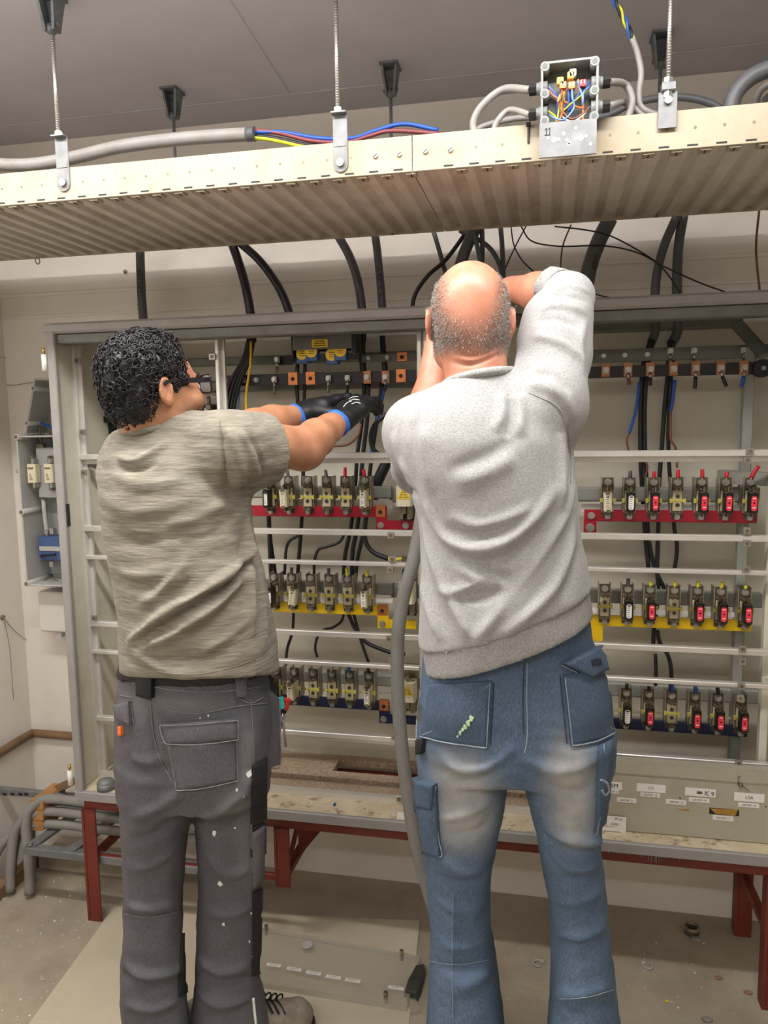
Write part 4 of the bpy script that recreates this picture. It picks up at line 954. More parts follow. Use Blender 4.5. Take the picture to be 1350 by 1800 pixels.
# ------------------------------------------------------------------ wiring inside the cabinet
G2 = 'black core cables inside the cabinet'
n_ = [0]
def core(pts, r, mat, label, Y=2.225, nm='core_cable', n=8): return cable(nm, PX(pts, Y), r, mat, label, G2, n=n)
for k, dx in enumerate((-6, 0, 6, 11)):
    core([(441+dx*0.5, 590), (432+dx*0.7, 630), (412+dx, 670), (401+dx, 715), (397+dx, 760), (400+dx, 790)], 0.0055, m_bcab, f'{ORD[k]} black core from the left in the fan beside the yellow earth wire', 2.14)
core([(441, 600), (440, 640), (433, 690), (433, 720), (438, 770)], 0.0036, m_ystk, 'yellow earth wire hanging beside the black fan of cores', 2.13, 'earth_wire')
core([(424, 640), (421, 690), (418, 760)], 0.0022, m_lbwire, 'thin pale blue wire behind the black fan of cores', 2.15)
core([(523, 640), (522, 680), (525, 730), (531, 800), (533, 830), (530, 920), (524, 1000), (523, 1050)], 0.0062, m_bcab, 'left long black core running down behind the left bay fuses')
core([(536, 640), (535, 690), (533, 740), (533, 790)], 0.0055, m_bcab, 'right long black core below the transformer unit')
core([(641, 660), (636, 740), (628, 800), (624, 860), (617, 925), (606, 980), (603, 1040)], 0.0062, m_bcab, 'black core of the middle bundle, outer left strand')
core([(648, 670), (645, 740), (638, 800), (633, 860), (629, 920), (620, 970), (618, 1030)], 0.0066, m_bcab, 'black core of the middle bundle, inner strand')
core([(672, 672), (664, 730), (655, 790), (648, 850), (642, 920), (628, 985), (624, 1030)], 0.0062, m_bcab, 'black core of the middle bundle, outer right strand')
core([(678, 672), (668, 720), (656, 760), (652, 800)], 0.0038, m_bwire, 'blue wire hanging below the dark neutral bar, left bay', 2.20, 'blue_wire')
core([(672, 590), (674, 620), (678, 660)], 0.0085, m_bcab, 'black cable end entering the left bay below the LK 9 cable', 2.24)
core([(640, 575), (636, 620), (640, 660)], 0.010, m_bcab, 'black cable end right of the transformer unit', 2.24)
core([(689, 795), (676, 820), (660, 856), (655, 880)], 0.017, m_bcab, 'thick black cable end behind the sweatshirt elbow', 2.23)
core([(644, 905), (641, 945), (655, 970), (684, 983)], 0.0072, m_bcab, 'black cable curving right to the yellow lug', 2.17)
b = MB(); b.tube(PX([(683, 983), (692, 983)], 2.17), 0.0080, 10, 1); b.tube(PX([(692, 983), (702, 983), (708, 981)], 2.17), 0.006, 10, 2, r2=0.0035); kk = tag(b.build('yellow_lug', m_ytag), 'yellow insulated cable lug at the end of the curving black cable', 'cable lug')
c = at(713, 983, 2.165); b = MB(); b.cbox(c[0]-0.011, c[0]+0.011, 2.162, 2.168, c[2]-0.009, c[2]+0.009, 0.001); b.cyl((c[0], 2.152, c[2]), (c[0], 2.162, c[2]), 0.006, 6, smooth=False); b.build('palm', m_dsteel, kk)
core([(524, 942), (510, 950), (503, 966), (500, 1010)], 0.0048, m_bcab, 'short bent black core left of the wavy one, between the red and yellow bars', 2.19)
core([(606, 938), (596, 953), (575, 961), (560, 966), (553, 984), (552, 1010)], 0.0046, m_bcab, 'wavy black core between the red and yellow busbars', 2.19)
core([(470, 840), (474, 940), (482, 1000), (486, 1050)], 0.0075, m_bcab, 'black core beside the grey T-shirt back, left bay')
core([(466, 800), (471, 870), (474, 960), (476, 1010)], 0.0065, m_bcab, 'black core hugging the grey T-shirt, left bay', 2.20)
core([(516, 1078), (514, 1110), (505, 1140), (502, 1170)], 0.0048, m_bcab, 'short black core end below the yellow busbar, left bay', 2.19)
core([(605, 1075), (600, 1092), (585, 1103), (570, 1107), (558, 1120), (554, 1140), (558, 1155)], 0.0044, m_bcab, 'curled black core below the yellow busbar, left bay', 2.19)
core([(612, 1078), (624, 1105), (645, 1130), (690, 1148), (712, 1150)], 0.0062, m_bcab, 'black core sweeping right to the navy main fuse', 2.18)
core([(622, 1080), (632, 1118), (642, 1148), (650, 1170)], 0.0048, m_bcab, 'black core dropping to the sixth navy fuse holder', 2.18)
core([(680, 728), (660, 745), (652, 768), (657, 790), (672, 800), (700, 795)], 0.0066, m_bcab, 'black cable loop beside the sweatshirt shoulder', 2.05)
core([(634, 745), (629, 765), (612, 781), (585, 784), (560, 783)], 0.0034, m_brwire, 'brown wire curving under the gloved hands', 2.10)
# right bay
core([(1144, 596), (1134, 630), (1129, 655), (1126, 720), (1126, 800), (1129, 860), (1133, 925), (1140, 1000)], 0.0062, m_bcab, 'left black core of the first bundle, right bay')
core([(1148, 598), (1141, 630), (1137, 655), (1133, 720), (1134, 800), (1138, 870), (1139, 940), (1151, 998), (1170, 1040), (1173, 1060)], 0.0060, m_bcab, 'right black core of the first bundle, right bay')
core([(1178, 598), (1175, 625), (1174, 655), (1168, 720), (1163, 790), (1158, 860), (1157, 930), (1155, 1000), (1157, 1045), (1150, 1100), (1148, 1140)], 0.0060, m_bcab, 'left black core of the second bundle, right bay')
core([(1183, 600), (1182, 630), (1180, 655), (1176, 720), (1175, 785), (1179, 860), (1185, 925), (1190, 962), (1186, 1000)], 0.0055, m_bcab, 'right black core of the second bundle, right bay')
core([(1124, 672), (1118, 720), (1106, 762)], 0.0042, m_bwire, 'blue wire beside the first bundle, right bay', 2.20, 'blue_wire')
core([(1106, 760), (1102, 775), (1106, 795), (1112, 806)], 0.0030, m_brwire, 'thin brown wire end below the blue wire, right bay', 2.20)
core([(1186, 668), (1183, 700), (1179, 722)], 0.0048, m_bwire, 'blue wire end beside the second bundle, right bay', 2.20, 'blue_wire')
core([(1179, 720), (1179, 770), (1186, 784), (1190, 800), (1190, 822)], 0.0032, m_brwire, 'brown wire running down to the red busbar, right bay', 2.20)
core([(1133, 808), (1138, 820), (1135, 838)], 0.0028, m_maroon, 'short maroon wire end left of the third red fuse', 2.19)
core([(1155, 1108), (1160, 1130), (1174, 1152), (1180, 1180), (1179, 1215)], 0.0056, m_bcab, 'black core bending to the third navy fuse holder, right bay', 2.19)
core([(1152, 1150), (1153, 1180), (1152, 1205)], 0.0050, m_bcab, 'short black core end between yellow and navy busbars, right bay', 2.20)
core([(1015, 660), (1016, 690), (1014, 714)], 0.0075, m_bplas, 'blue cable end just right of the sweatshirt', 2.17, 'blue_wire')
core([(896, 1328), (901, 1345), (905, 1372)], 0.0032, m_ystk, 'yellow striped wire seen between the jeans legs', 2.08, 'striped_wire')
# grey trunk cable in front of the cabinet
cable('trunk_cable', [at(752, 800, 1.95), at(742, 900, 1.90), at(727, 985, 1.88), at(708, 1055, 1.87), at(699, 1130, 1.865), at(700, 1230, 1.865), at(708, 1330, 1.865), at(720, 1420, 1.87), at(735, 1500, 1.88), at(757, 1580, 1.89), at(785, 1660, 1.90), at(800, 1700, 1.90)], 0.0175, m_hose, 'thick light grey trunk cable hanging in front of the cabinet behind the jeans', cat='cable', n=16)

# ------------------------------------------------------------------ grey plastic fuse box on the wall left of the cabinet
XA, XB_, YA = at(27, 768, 2.20)[0], -1.44, 2.20
ZA, ZB_ = at(47, 1030, YA)[2], at(28, 766, YA)[2]
r = thing('fuse_box', ((XA+XB_)/2, 2.27, ZA), 'open grey plastic fuse box on the wall left of the cabinet', 'fuse box')
b = MB(); b.box(XA, XB_, YB-0.012, YB-0.001, ZA, ZB_); P(b, 'back_wall', m_gplas, r)
b = MB(); b.cbox(XA, XA+0.006, YA, YB-0.001, ZA, ZB_, 0.002); P(b, 'side_wall', m_gplas, r)
b = MB(); b.cbox(XB_-0.006, XB_, YA, YB-0.001, ZA, ZB_, 0.002); P(b, 'side_wall', m_gplas, r)
b = MB(); b.cbox(XA, XB_, YA, YB-0.001, ZB_-0.006, ZB_, 0.002); P(b, 'top_wall', m_gplas, r)
b = MB(); b.cbox(XA, XB_, YA, YB-0.001, ZA, ZA+0.006, 0.002); P(b, 'bottom_wall', m_gplas, r)
zm = at(37, 900, YA)[2]
for z in (ZA+0.008, zm, ZB_-0.004):
    b = MB(); b.cyl((XA+0.006, YA-0.006, z), (XA+0.006, YB-0.01, z), 0.0095, 12); s_ = P(b, 'screw_tube', m_gplas, r)
    b = MB(); b.cyl((XA+0.006, YA-0.0068, z), (XA+0.006, YA-0.0058, z), 0.006, 12); b.build('tube_hole', m_dsteel, s_)
p = at(22, 829, YA); b = MB(); b.cyl((XA-0.012, YA+0.01, p[2]), (XA, YA+0.01, p[2]), 0.005, 8); P(b, 'hinge_lug', m_gplas2, r)
a, c = at(63, 787, 2.25), at(95, 875, 2.25)
b = MB(); b.cbox(a[0], XB_-0.01, 2.25, 2.262, c[2], a[2], 0.002); P(b, 'divider_plate', m_gplas2, r)
a, c = at(85, 790, 2.3), at(106, 960, 2.3)
b = MB(); b.cbox(a[0]-0.03, XB_-0.01, 2.312, 2.325, ZA+0.02, ZB_-0.015, 0.002); P(b, 'mounting_plate', m_gplas2, r)
b = MB(); b.tube([at(76, 877, 2.27), at(80, 920, 2.27), at(85, 945, 2.27)], 0.009, 4, 3); P(b, 'copper_strap', m_gplas, r)
p = at(71, 755, 2.27); b = MB(); b.tube([p + np.array([0, 0, -0.05]), p + np.array([-0.004, 0, -0.01]), p + np.array([0, 0, 0.012])], 0.004, 8, 3); b.cbox(p[0]-0.012, p[0]+0.012, 2.26, 2.28, p[2]-0.062, p[2]-0.046, 0.002); P(b, 'top_terminal', m_dsteel, r)
for k, (px, py) in enumerate(((56, 832), (85.5, 832))):
    c = at(px, py, 2.225); x, z = c[0], c[2]
    f = thing('box_fuse', (x, 2.235, z-0.03), f'{["left", "right"][k]} cream fuse with printed label inside the grey wall fuse box', 'fuse', 'fuses in the wall fuse box')
    b = MB(); b.cbox(x-0.016, x+0.016, 2.22, 2.249, z-0.031, z+0.031, 0.004); bd = P(b, 'body', m_cer, f)
    b = MB(); b.box(x-0.010, x+0.010, 2.2192, 2.2201, z+0.014, z+0.020)
    for q in range(4): b.box(x-0.006, x+0.006-0.002*q, 2.2192, 2.2201, z-0.022+q*0.006, z-0.0195+q*0.006)
    P(b, 'print', m_dsteel, f)
    for s in (-1, 1):
        b = MB(); b.cbox(x-0.005, x+0.005, 2.228, 2.246, z+s*0.043-0.014, z+s*0.043+0.014, 0.002); P(b, 'blade', m_dsteel, f)
        b = MB(); b.cbox(x+0.002, x+0.010, 2.224, 2.248, z+s*0.040-0.008, z+s*0.040+0.008, 0.002); P(b, 'contact_clip', m_steel, f)
a, c = at(66, 943, 2.25), at(106, 986, 2.25)
f = thing('terminal_module', ((a[0]+c[0])/2+0.01, 2.26, c[2]), 'blue transparent terminal module in the bottom of the wall fuse box', 'terminal module')
b = MB(); b.cbox(a[0], XB_-0.012, 2.25, 2.31, c[2], a[2], 0.003); P(b, 'body', m_bmod, f)
b = MB(); b.cbox(a[0]+0.006, XB_-0.016, 2.247, 2.25, (a[2]+c[2])/2-0.008, (a[2]+c[2])/2+0.008, 0.001); P(b, 'label_window', m_gplas, f)
b = MB()
for dx, dz in ((0.004, -0.006), (0.004, 0.004)): b.cyl((a[0]+0.006, 2.246, (a[2] if dz < 0 else c[2])+dz), (a[0]+0.006, 2.25, (a[2] if dz < 0 else c[2])+dz), 0.003, 8)
P(b, 'screws', m_steel, f)['kind'] = 'stuff'
b = MB(); p = at(75, 977, 2.24); b.tube([p, p + np.array([0.02, -0.004, 0.003]), p + np.array([0.05, 0, 0.006])], 0.004, 8, 3); b.cyl(p + np.array([0, -0.006, 0]), p, 0.006, 10); P(b, 'black_lead', m_blk, f)
p = at(84, 935, 2.25); b = MB(); b.cyl((p[0]-0.004, 2.245, p[2]), (p[0]-0.004, 2.26, p[2]), 0.007, 12); b.cbox(p[0]+0.006, p[0]+0.02, 2.25, 2.27, p[2]-0.008, p[2]+0.012, 0.001); P(b, 'top_screw', m_steel, f)
p = at(90, 992, 2.25); b = MB(); b.cbox(p[0]-0.008, p[0]+0.008, 2.25, 2.26, p[2]-0.009, p[2]+0.009, 0.001); b.cyl((p[0], 2.247, p[2]), (p[0], 2.25, p[2]), 0.004, 10); P(b, 'clip', m_steel, f)
b = MB(); b.tube(PX([(70, 1026), (82, 1018), (92, 1016), (102, 1022)], 2.26), 0.003, 6, 4); tag(b.build('loose_wire', m_dsteel), 'loose bare wire end in the bottom of the wall fuse box', 'wire')
# tapered cable-entry hood above it
t0_, t1_ = at(60, 665, 2.22), at(43, 762, 2.22)
r = thing('cable_hood', ((t0_[0]+XB_)/2, 2.27, t1_[2]), 'grey tapered plastic cable hood above the wall fuse box', 'cable hood')
b = MB(); b.prism([(t1_[0], t1_[2]), (XB_, t1_[2]), (XB_, t0_[2]), (t0_[0], t0_[2])], 2.325, 2.338); P(b, 'back_wall', m_gplas, r)
b = MB(); d = 0.007
b.hexa([(t1_[0], 2.22, t1_[2]), (t1_[0]+d, 2.22, t1_[2]), (t1_[0]+d, 2.338, t1_[2]), (t1_[0], 2.338, t1_[2]), (t0_[0], 2.22, t0_[2]), (t0_[0]+d, 2.22, t0_[2]), (t0_[0]+d, 2.338, t0_[2]), (t0_[0], 2.338, t0_[2])]); P(b, 'side_wall', m_gplas2, r)
b = MB(); b.cbox(t0_[0], XB_, 2.22, 2.338, t0_[2]-0.006, t0_[2], 0.002); P(b, 'top_wall', m_gplas, r)
for px, py in ((58, 683), (47, 744)):
    p = at(px, py, 2.215); b = MB(); b.cyl(p, p + np.array([0, 0.115, 0]), 0.0085, 12); s_ = P(b, 'screw_tube', m_gplas, r)
    b = MB(); b.cyl(p + np.array([0, -0.0008, 0]), p, 0.005, 12); b.build('tube_hole', m_dsteel, s_)
b = MB(); b.tube([at(73, 743, 2.26), at(82, 748, 2.25), at(95, 752, 2.25)], 0.0045, 8, 3); P(b, 'blue_wire_end', m_bwire, r)
a, c = at(66, 1040, 2.26), at(112, 1113, 2.26)
r = thing('connection_box', ((a[0]+c[0])/2, 2.29, c[2]), 'plain white plastic box below the wall fuse box', 'box')
b = MB(); b.cbox(a[0], XB_+0.03, 2.26, YB-0.001, c[2], a[2], 0.006); P(b, 'body', m_wbox, r, 0.003)
b = MB(); p = at(106, 1121, 2.28); b.cbox(p[0]-0.012, p[0]+0.012, 2.27, 2.30, c[2]-0.02, c[2], 0.003); P(b, 'bottom_gland', m_gplas, r)
# wall anchors with a string
p = atx(15, 631, XL)
r = thing('wall_anchor', p, 'small white wall anchor with trailing strings on the left wall', 'wall anchor')
b = MB(); b.cyl(p, p + np.array([0.006, 0, 0]), 0.008, 10); P(b, 'disc', m_wht, r)
b = MB(); q = atx(30, 645, XL+0.004)
b.tube([p + np.array([0.006, 0, 0]), np.array([XL+0.006, p[1]+0.06, p[2]-0.04]), np.array([XL+0.01, YB-0.01, p[2]-0.09]), at(58, 672, YB-0.006)], 0.0012, 5, 4)
b.tube([p + np.array([0.006, 0, 0]), np.array([XL+0.006, p[1]-0.08, p[2]+0.004]), np.array([XL+0.006, p[1]-0.16, p[2]])], 0.001, 5, 4); P(b, 'string', m_lcab, r)
p = atx(3, 1085, XL)
r = thing('wall_anchor', p, 'wall anchor with dangling strings low on the left wall', 'wall anchor')
b = MB(); b.cyl(p, p + np.array([0.008, 0, 0]), 0.008, 10); P(b, 'disc', m_dsteel, r)
b = MB(); b.tube([p + np.array([0.008, 0, 0]), p + np.array([0.006, 0.05, -0.06]), p + np.array([0.006, 0.12, -0.12])], 0.0012, 5, 4); b.tube([p + np.array([0.008, 0, 0]), p + np.array([0.006, 0.02, -0.12]), p + np.array([0.006, 0.02, -0.3])], 0.0012, 5, 4); P(b, 'string', m_lcab, r)
p = at(221, 478, YB); b = MB(); b.ball((p[0], YB-0.004, p[2]), 0.007, 8, 6); tag(b.build('wall_plug', m_lcab), 'small grey wall plug beside the leftmost printed cable', 'wall plug')
p = at(66, 458, 2.08); b = MB(); b.ring((p[0], 2.08, TZ0-0.012), (0.3, 1, 0.2), 0.009, 0.002, 14, 6); b.cyl((p[0], 2.08, TZ0-0.003), (p[0], 2.08, TZ0+0.01), 0.002, 6); tag(b.build('eye_bolt', m_steel), 'small steel eye bolt under the left end of the tray', 'eye bolt')

# ------------------------------------------------------------------ low cable ladder, clamps and cables at the left under the cabinet
rail_y = 2.12
r = thing('cable_ladder', (-1.55, 2.1, 0.2), 'low grey steel cable support rack in the corner under the cabinet', 'cable rack')
zt = at(60, 1392, 2.14)[2]
b = MB(); b.cbox(XL+0.016, -1.33, 2.13, 2.15, zt-0.016, zt+0.006, 0.002)
P(b, 'upper_rail', m_galv, r)
b = MB()
for px in (8, 22, 36, 46): p = at(px, 1396, 2.129); b.box(p[0]-0.008, p[0]+0.008, 2.1290, 2.1301, p[2]-0.005, p[2]+0.004)
P(b, 'rail_slots', m_dark, r)['kind'] = 'stuff'
pl = atz(44, 1487, 0.205)
b = MB(); b.cbox(pl[0], -1.0, pl[1]-0.01, pl[1]+0.02, 0.18, 0.205, 0.002); P(b, 'lower_rail', m_galv, r)
b = MB(); b.bar((pl[0]+0.02, pl[1], 0.205), (pl[0]+0.05, 2.30, 0.205), 0.035, 0.01); P(b, 'cross_bar', m_galv, r)
b = MB(); b.bar((-1.44, pl[1], 0.205), (-1.40, 2.30, 0.205), 0.035, 0.01); P(b, 'cross_bar', m_galv, r)
b = MB(); b.bar(at(127, 1374, 2.10), at(90, 1392, 2.2), 0.02, 0.024); P(b, 'wall_strut', m_timber, r)
b = MB(); b.cyl((pl[0]+0.02, pl[1]+0.0, 0.21), (pl[0]+0.02, pl[1]+0.0, 0.218), 0.008, 6, smooth=False); P(b, 'bolt', m_steel, r)
# three stacked wooden clamp blocks
bx0, bx1 = at(57, 1440, 2.08)[0], at(75, 1440, 2.08)[0]
for k in range(3):
    z0 = 0.211 + k*0.036
    b = MB(); b.cbox(bx0-0.004+0.003*k, bx1+0.006+0.003*k, 2.072, 2.19, z0, z0+0.0335, 0.004)
    tag(b.build('wooden_block', m_wood), f'{["bottom", "middle", "top"][k]} block of the stack of three wooden cable clamps in the corner', 'wooden block', 'wooden clamp blocks')
for k in range(5):
    z = 0.228 + 0.0215*k; y = 2.09 + (k % 2)*0.055
    xb = -1.745 + 0.006*k
    cable('floor_cable', [(-1.0, y, z), (-1.35, y, z), (-1.56, y, z+0.002), (-1.66+0.012*k, y-0.01, z-0.012), (-1.73+0.022*k, y-0.03, z-0.06), (xb-0.02+0.028*k, y-0.05, 0.10), (xb-0.025+0.030*k, y-0.06, 0.016)], 0.0155, m_lcab,
          f'{["lowest", "second lowest", "middle one", "second highest", "topmost"][k]} of the grey cables bending down to the floor in the corner', 'cables bending down in the corner')
p0, p1 = atz(-40, 1600, 0.02), atz(62, 1512, 0.02)
b = MB(); b.bar((p0[0], p0[1], 0.02), (p1[0], p1[1], 0.02), 0.035, 0.04); tag(b.build('timber_batten', m_timber), 'dirty timber batten lying on the floor in the left corner', 'batten')
# slab edge under the rack
b = MB(); b.cbox(-1.70, -1.36, 2.18, 2.32, 0.0, 0.05, 0.006); tag(b.build('concrete_step', m_floor), 'low concrete step on the floor below the corner cable rack', 'step')
# left leg of the stand has a wall plate, and a white lump behind the middle leg
p = atz(483, 1535, 0.10); b = MB(); b.ball((xm-0.045, 2.20, 0.212+0.02), 0.028, 10, 6, (1.2, 1, 0.7)); tag(b.build('plaster_lump', m_wall), 'white plaster lump on the cross beam behind the middle red leg', 'plaster')

# ------------------------------------------------------------------ things on the floor
c = [atz(200, 1597, 0), atz(738, 1620, 0), atz(716, 1830, 0), atz(30, 1830, 0)]
b = MB(); zz = (0.0004, 0.0034)
b.hexa([(q[0], q[1], zz[0]) for q in (c[3], c[2], c[1], c[0])] + [(q[0], q[1], zz[1]) for q in (c[3], c[2], c[1], c[0])])
tag(b.build('floor_sheet', m_card), 'large beige cardboard sheet on the floor under the left man', 'sheet')
FZ = 0.02
c = [atz(462, 1664, FZ), atz(746, 1690, FZ), atz(716, 1768, FZ), atz(440, 1722, FZ)]
c = [atz(455, 1628, FZ), atz(738, 1680, FZ), atz(715, 1768, FZ), atz(430, 1722, FZ)]
r = thing('transparent_cover', ((c[0][0]+c[2][0])/2, (c[0][1]+c[2][1])/2, 0.004), 'transparent plastic cover plate with six white labels lying on the floor sheet', 'cover plate')
q3 = [c[3], c[2], c[1], c[0]]
b = MB(); b.hexa([(q[0], q[1], 0.0175) for q in q3] + [(q[0], q[1], 0.0205) for q in q3]); P(b, 'plate', m_clear, r)
for k in range(4):
    a, e = q3[k], q3[(k+1) % 4]
    b = MB(); b.bar((a[0], a[1], 0.0105), (e[0], e[1], 0.0105), 0.002, 0.0135); P(b, 'rim', m_clear, r)
ang = math.atan2(c[1][1]-c[0][1], c[1][0]-c[0][0]); ang2 = math.atan2(c[2][1]-c[3][1], c[2][0]-c[3][0])
for k, (px, py, tx) in enumerate(((481, 1696, 'GROEP 9'), (517, 1703, 'GROEP 8'), (551, 1710, 'GROEP 6'), (586, 1717, 'GROEP 4'), (620, 1723, 'GROEP 2'), (696, 1736, 'GROEP 1'))):
    p = atz(px, py, 0.0215); u = np.array([math.cos(ang2), math.sin(ang2), 0])*0.021; v = np.array([-math.sin(ang2), math.cos(ang2), 0])*0.0055
    b = MB(); b.hexa([(*(p-u-v)[:2], 0.0206), (*(p+u-v)[:2], 0.0206), (*(p+u+v)[:2], 0.0206), (*(p-u+v)[:2], 0.0206), (*(p-u-v)[:2], 0.0214), (*(p+u-v)[:2], 0.0214), (*(p+u+v)[:2], 0.0214), (*(p-u+v)[:2], 0.0214)])
    l = P(b, 'label', m_wht, r)
    me = text_mesh(tx, 0.0068); me.materials.clear(); me.materials.append(m_ink); o = bpy.data.objects.new('lettering', me); COL.objects.link(o); o.parent = l
    o.matrix_basis = Matrix.Translation((p[0], p[1], 0.0218)) @ Matrix.Rotation(ang2, 4, 'Z')
for px, py in ((706, 1678), (678, 1752), (468, 1634)):
    p = atz(px, py, 0.02); b = MB(); b.cyl((p[0], p[1], 0.004), (p[0], p[1], 0.034), 0.0055, 10); P(b, 'screw', m_dsteel, r)
p = atz(540, 1661, 0.0225); b = MB(); b.cyl((p[0], p[1], 0.0208), (p[0], p[1], 0.024), 0.0155, 22)
tag(b.build('plastic_disc', m_gplas), 'round translucent grey disc lying on the transparent cover plate', 'disc')
p0, p1 = atz(744, 1690, 0.02), atz(722, 1752, 0.012)
r = thing('tool_holster', p1, 'dark grey plastic wedge lying beside the transparent cover plate', 'holster')
b = MB(); d = p0-p1; L = np.linalg.norm(d[:2]); u = d/L; u[2] = 0; n2 = np.array([-u[1], u[0], 0])
pts = []
for s, w, hgt in ((0, 0.020, 0.028), (0.25, 0.021, 0.034), (0.75, 0.016, 0.030), (1.0, 0.004, 0.012)):
    o = np.array([p1[0], p1[1], 0]) + u*L*s
    pts.append([o-n2*w+[0,0,0.0036], o+n2*w+[0,0,0.0036], o+n2*w*0.8+[0,0,hgt], o-n2*w*0.8+[0,0,hgt]])
vs = [q for ring_ in pts for q in ring_]; fs = []
for k in range(3):
    for j in range(4): fs.append((k*4+j, k*4+(j+1)%4, (k+1)*4+(j+1)%4, (k+1)*4+j))
fs += [(3,2,1,0), (12,13,14,15)]
b.add(vs, [tuple(reversed(f)) for f in fs]); P(b, 'body', M('dark_rubber', (62, 62, 58), 0.6, var=0.2), r, 0.003)
p2 = atz(731, 1778, 0.008); b = MB(); b.bar((p1[0], p1[1], 0.008), (p2[0], p2[1], 0.006), 0.024, 0.004); P(b, 'clear_flap', m_clear, r)
p = atz(1216, 1634, 0.01); b = MB()
vs = []
for k in range(28):
    t_ = 2*PI*k/28
    for rr, z in ((0.0215, 0.0), (0.0215, 0.022), (0.0175, 0.022), (0.0175, 0.0)): vs.append((p[0]+rr*math.cos(t_), p[1]+rr*math.sin(t_), z+0.0005))
fs = [(4*k+j, 4*((k+1)%28)+j, 4*((k+1)%28)+(j+1)%4, 4*k+(j+1)%4) for k in range(28) for j in range(4)]
b.add(vs, fs, True); tag(b.build('metal_ring', m_dsteel), 'shiny steel ring standing on the dark floor under the cabinet', 'ring')
p = atz(1222, 1650, 0.0); b = MB(); b.hexa([(p[0]-0.014,p[1]-0.008,0.0005),(p[0]+0.016,p[1]-0.012,0.0005),(p[0]+0.018,p[1]+0.004,0.0005),(p[0]-0.01,p[1]+0.008,0.0005),(p[0]-0.012,p[1]-0.006,0.004),(p[0]+0.014,p[1]-0.010,0.008),(p[0]+0.015,p[1]+0.003,0.006),(p[0]-0.008,p[1]+0.006,0.004)])
tag(b.build('torn_tape', m_lcab), 'torn pale tape scrap in front of the steel ring', 'scrap')
for k, (px, py, lab) in enumerate(((946, 1693, 'clear plastic clip ring on the floor between the jeans legs'), (1139, 1697, 'clear plastic clip ring on the floor right of the jeans'))):
    p = atz(px, py, 0.004); b = MB(); t0 = 0.6 + 2*k
    b.tube([(p[0]+0.013*math.cos(t0+a_*0.5), p[1]+0.013*math.sin(t0+a_*0.5), 0.004) for a_ in range(10)], 0.0028, 6, 2)
    b.cbox(p[0]+0.013*math.cos(t0)-0.005, p[0]+0.013*math.cos(t0)+0.005, p[1]+0.013*math.sin(t0)-0.004, p[1]+0.013*math.sin(t0)+0.004, 0.001, 0.009, 0.001)
    tag(b.build('plastic_clip', m_gplas), lab, 'clip')
for px, py, s, mt, lab in ((1264, 1720, 0.011, m_timber, 'small brown rubble chip left of the red right leg'), (1315, 1746, 0.012, m_timber, 'brown plaster flake nearest the red right leg'), (1172, 1760, 0.006, m_ystk, 'tiny yellow scrap on the floor right of the jeans'), (1243, 1794, 0.014, m_lcab, 'pale broken plastic piece at the lower right of the floor')):
    p = atz(px, py, 0.0); b = MB(); b.ball((p[0], p[1], s*0.25), s, 7, 4, (1.0, 0.7, 0.3)); tag(b.build('floor_scrap', mt), lab, 'scrap')
deb = MB(); rr = random.Random(5)
for k in range(112):
    if k < 90: px, py = rr.uniform(0, 200), rr.uniform(1540, 1790)
    else: px, py = rr.uniform(1100, 1340), rr.uniform(1640, 1795)
    p = atz(px, py, 0); s = rr.choice((0.0010, 0.0014, 0.002, 0.0034))
    if p[0] < XL+0.03 or p[1] > YB-0.05: continue
    a_ = rr.uniform(0, 6.28)
    deb.hexa([(p[0]+s*math.cos(a_+j*1.57)*q, p[1]+s*math.sin(a_+j*1.57)*q, z) for q, z in ((1.0, 0.0003), (0.6, s*0.6)) for j in range(4)])
tag(deb.build('plaster_crumbs', m_wht), 'scattered white plaster crumbs on the concrete floor', 'crumbs', kind='stuff')
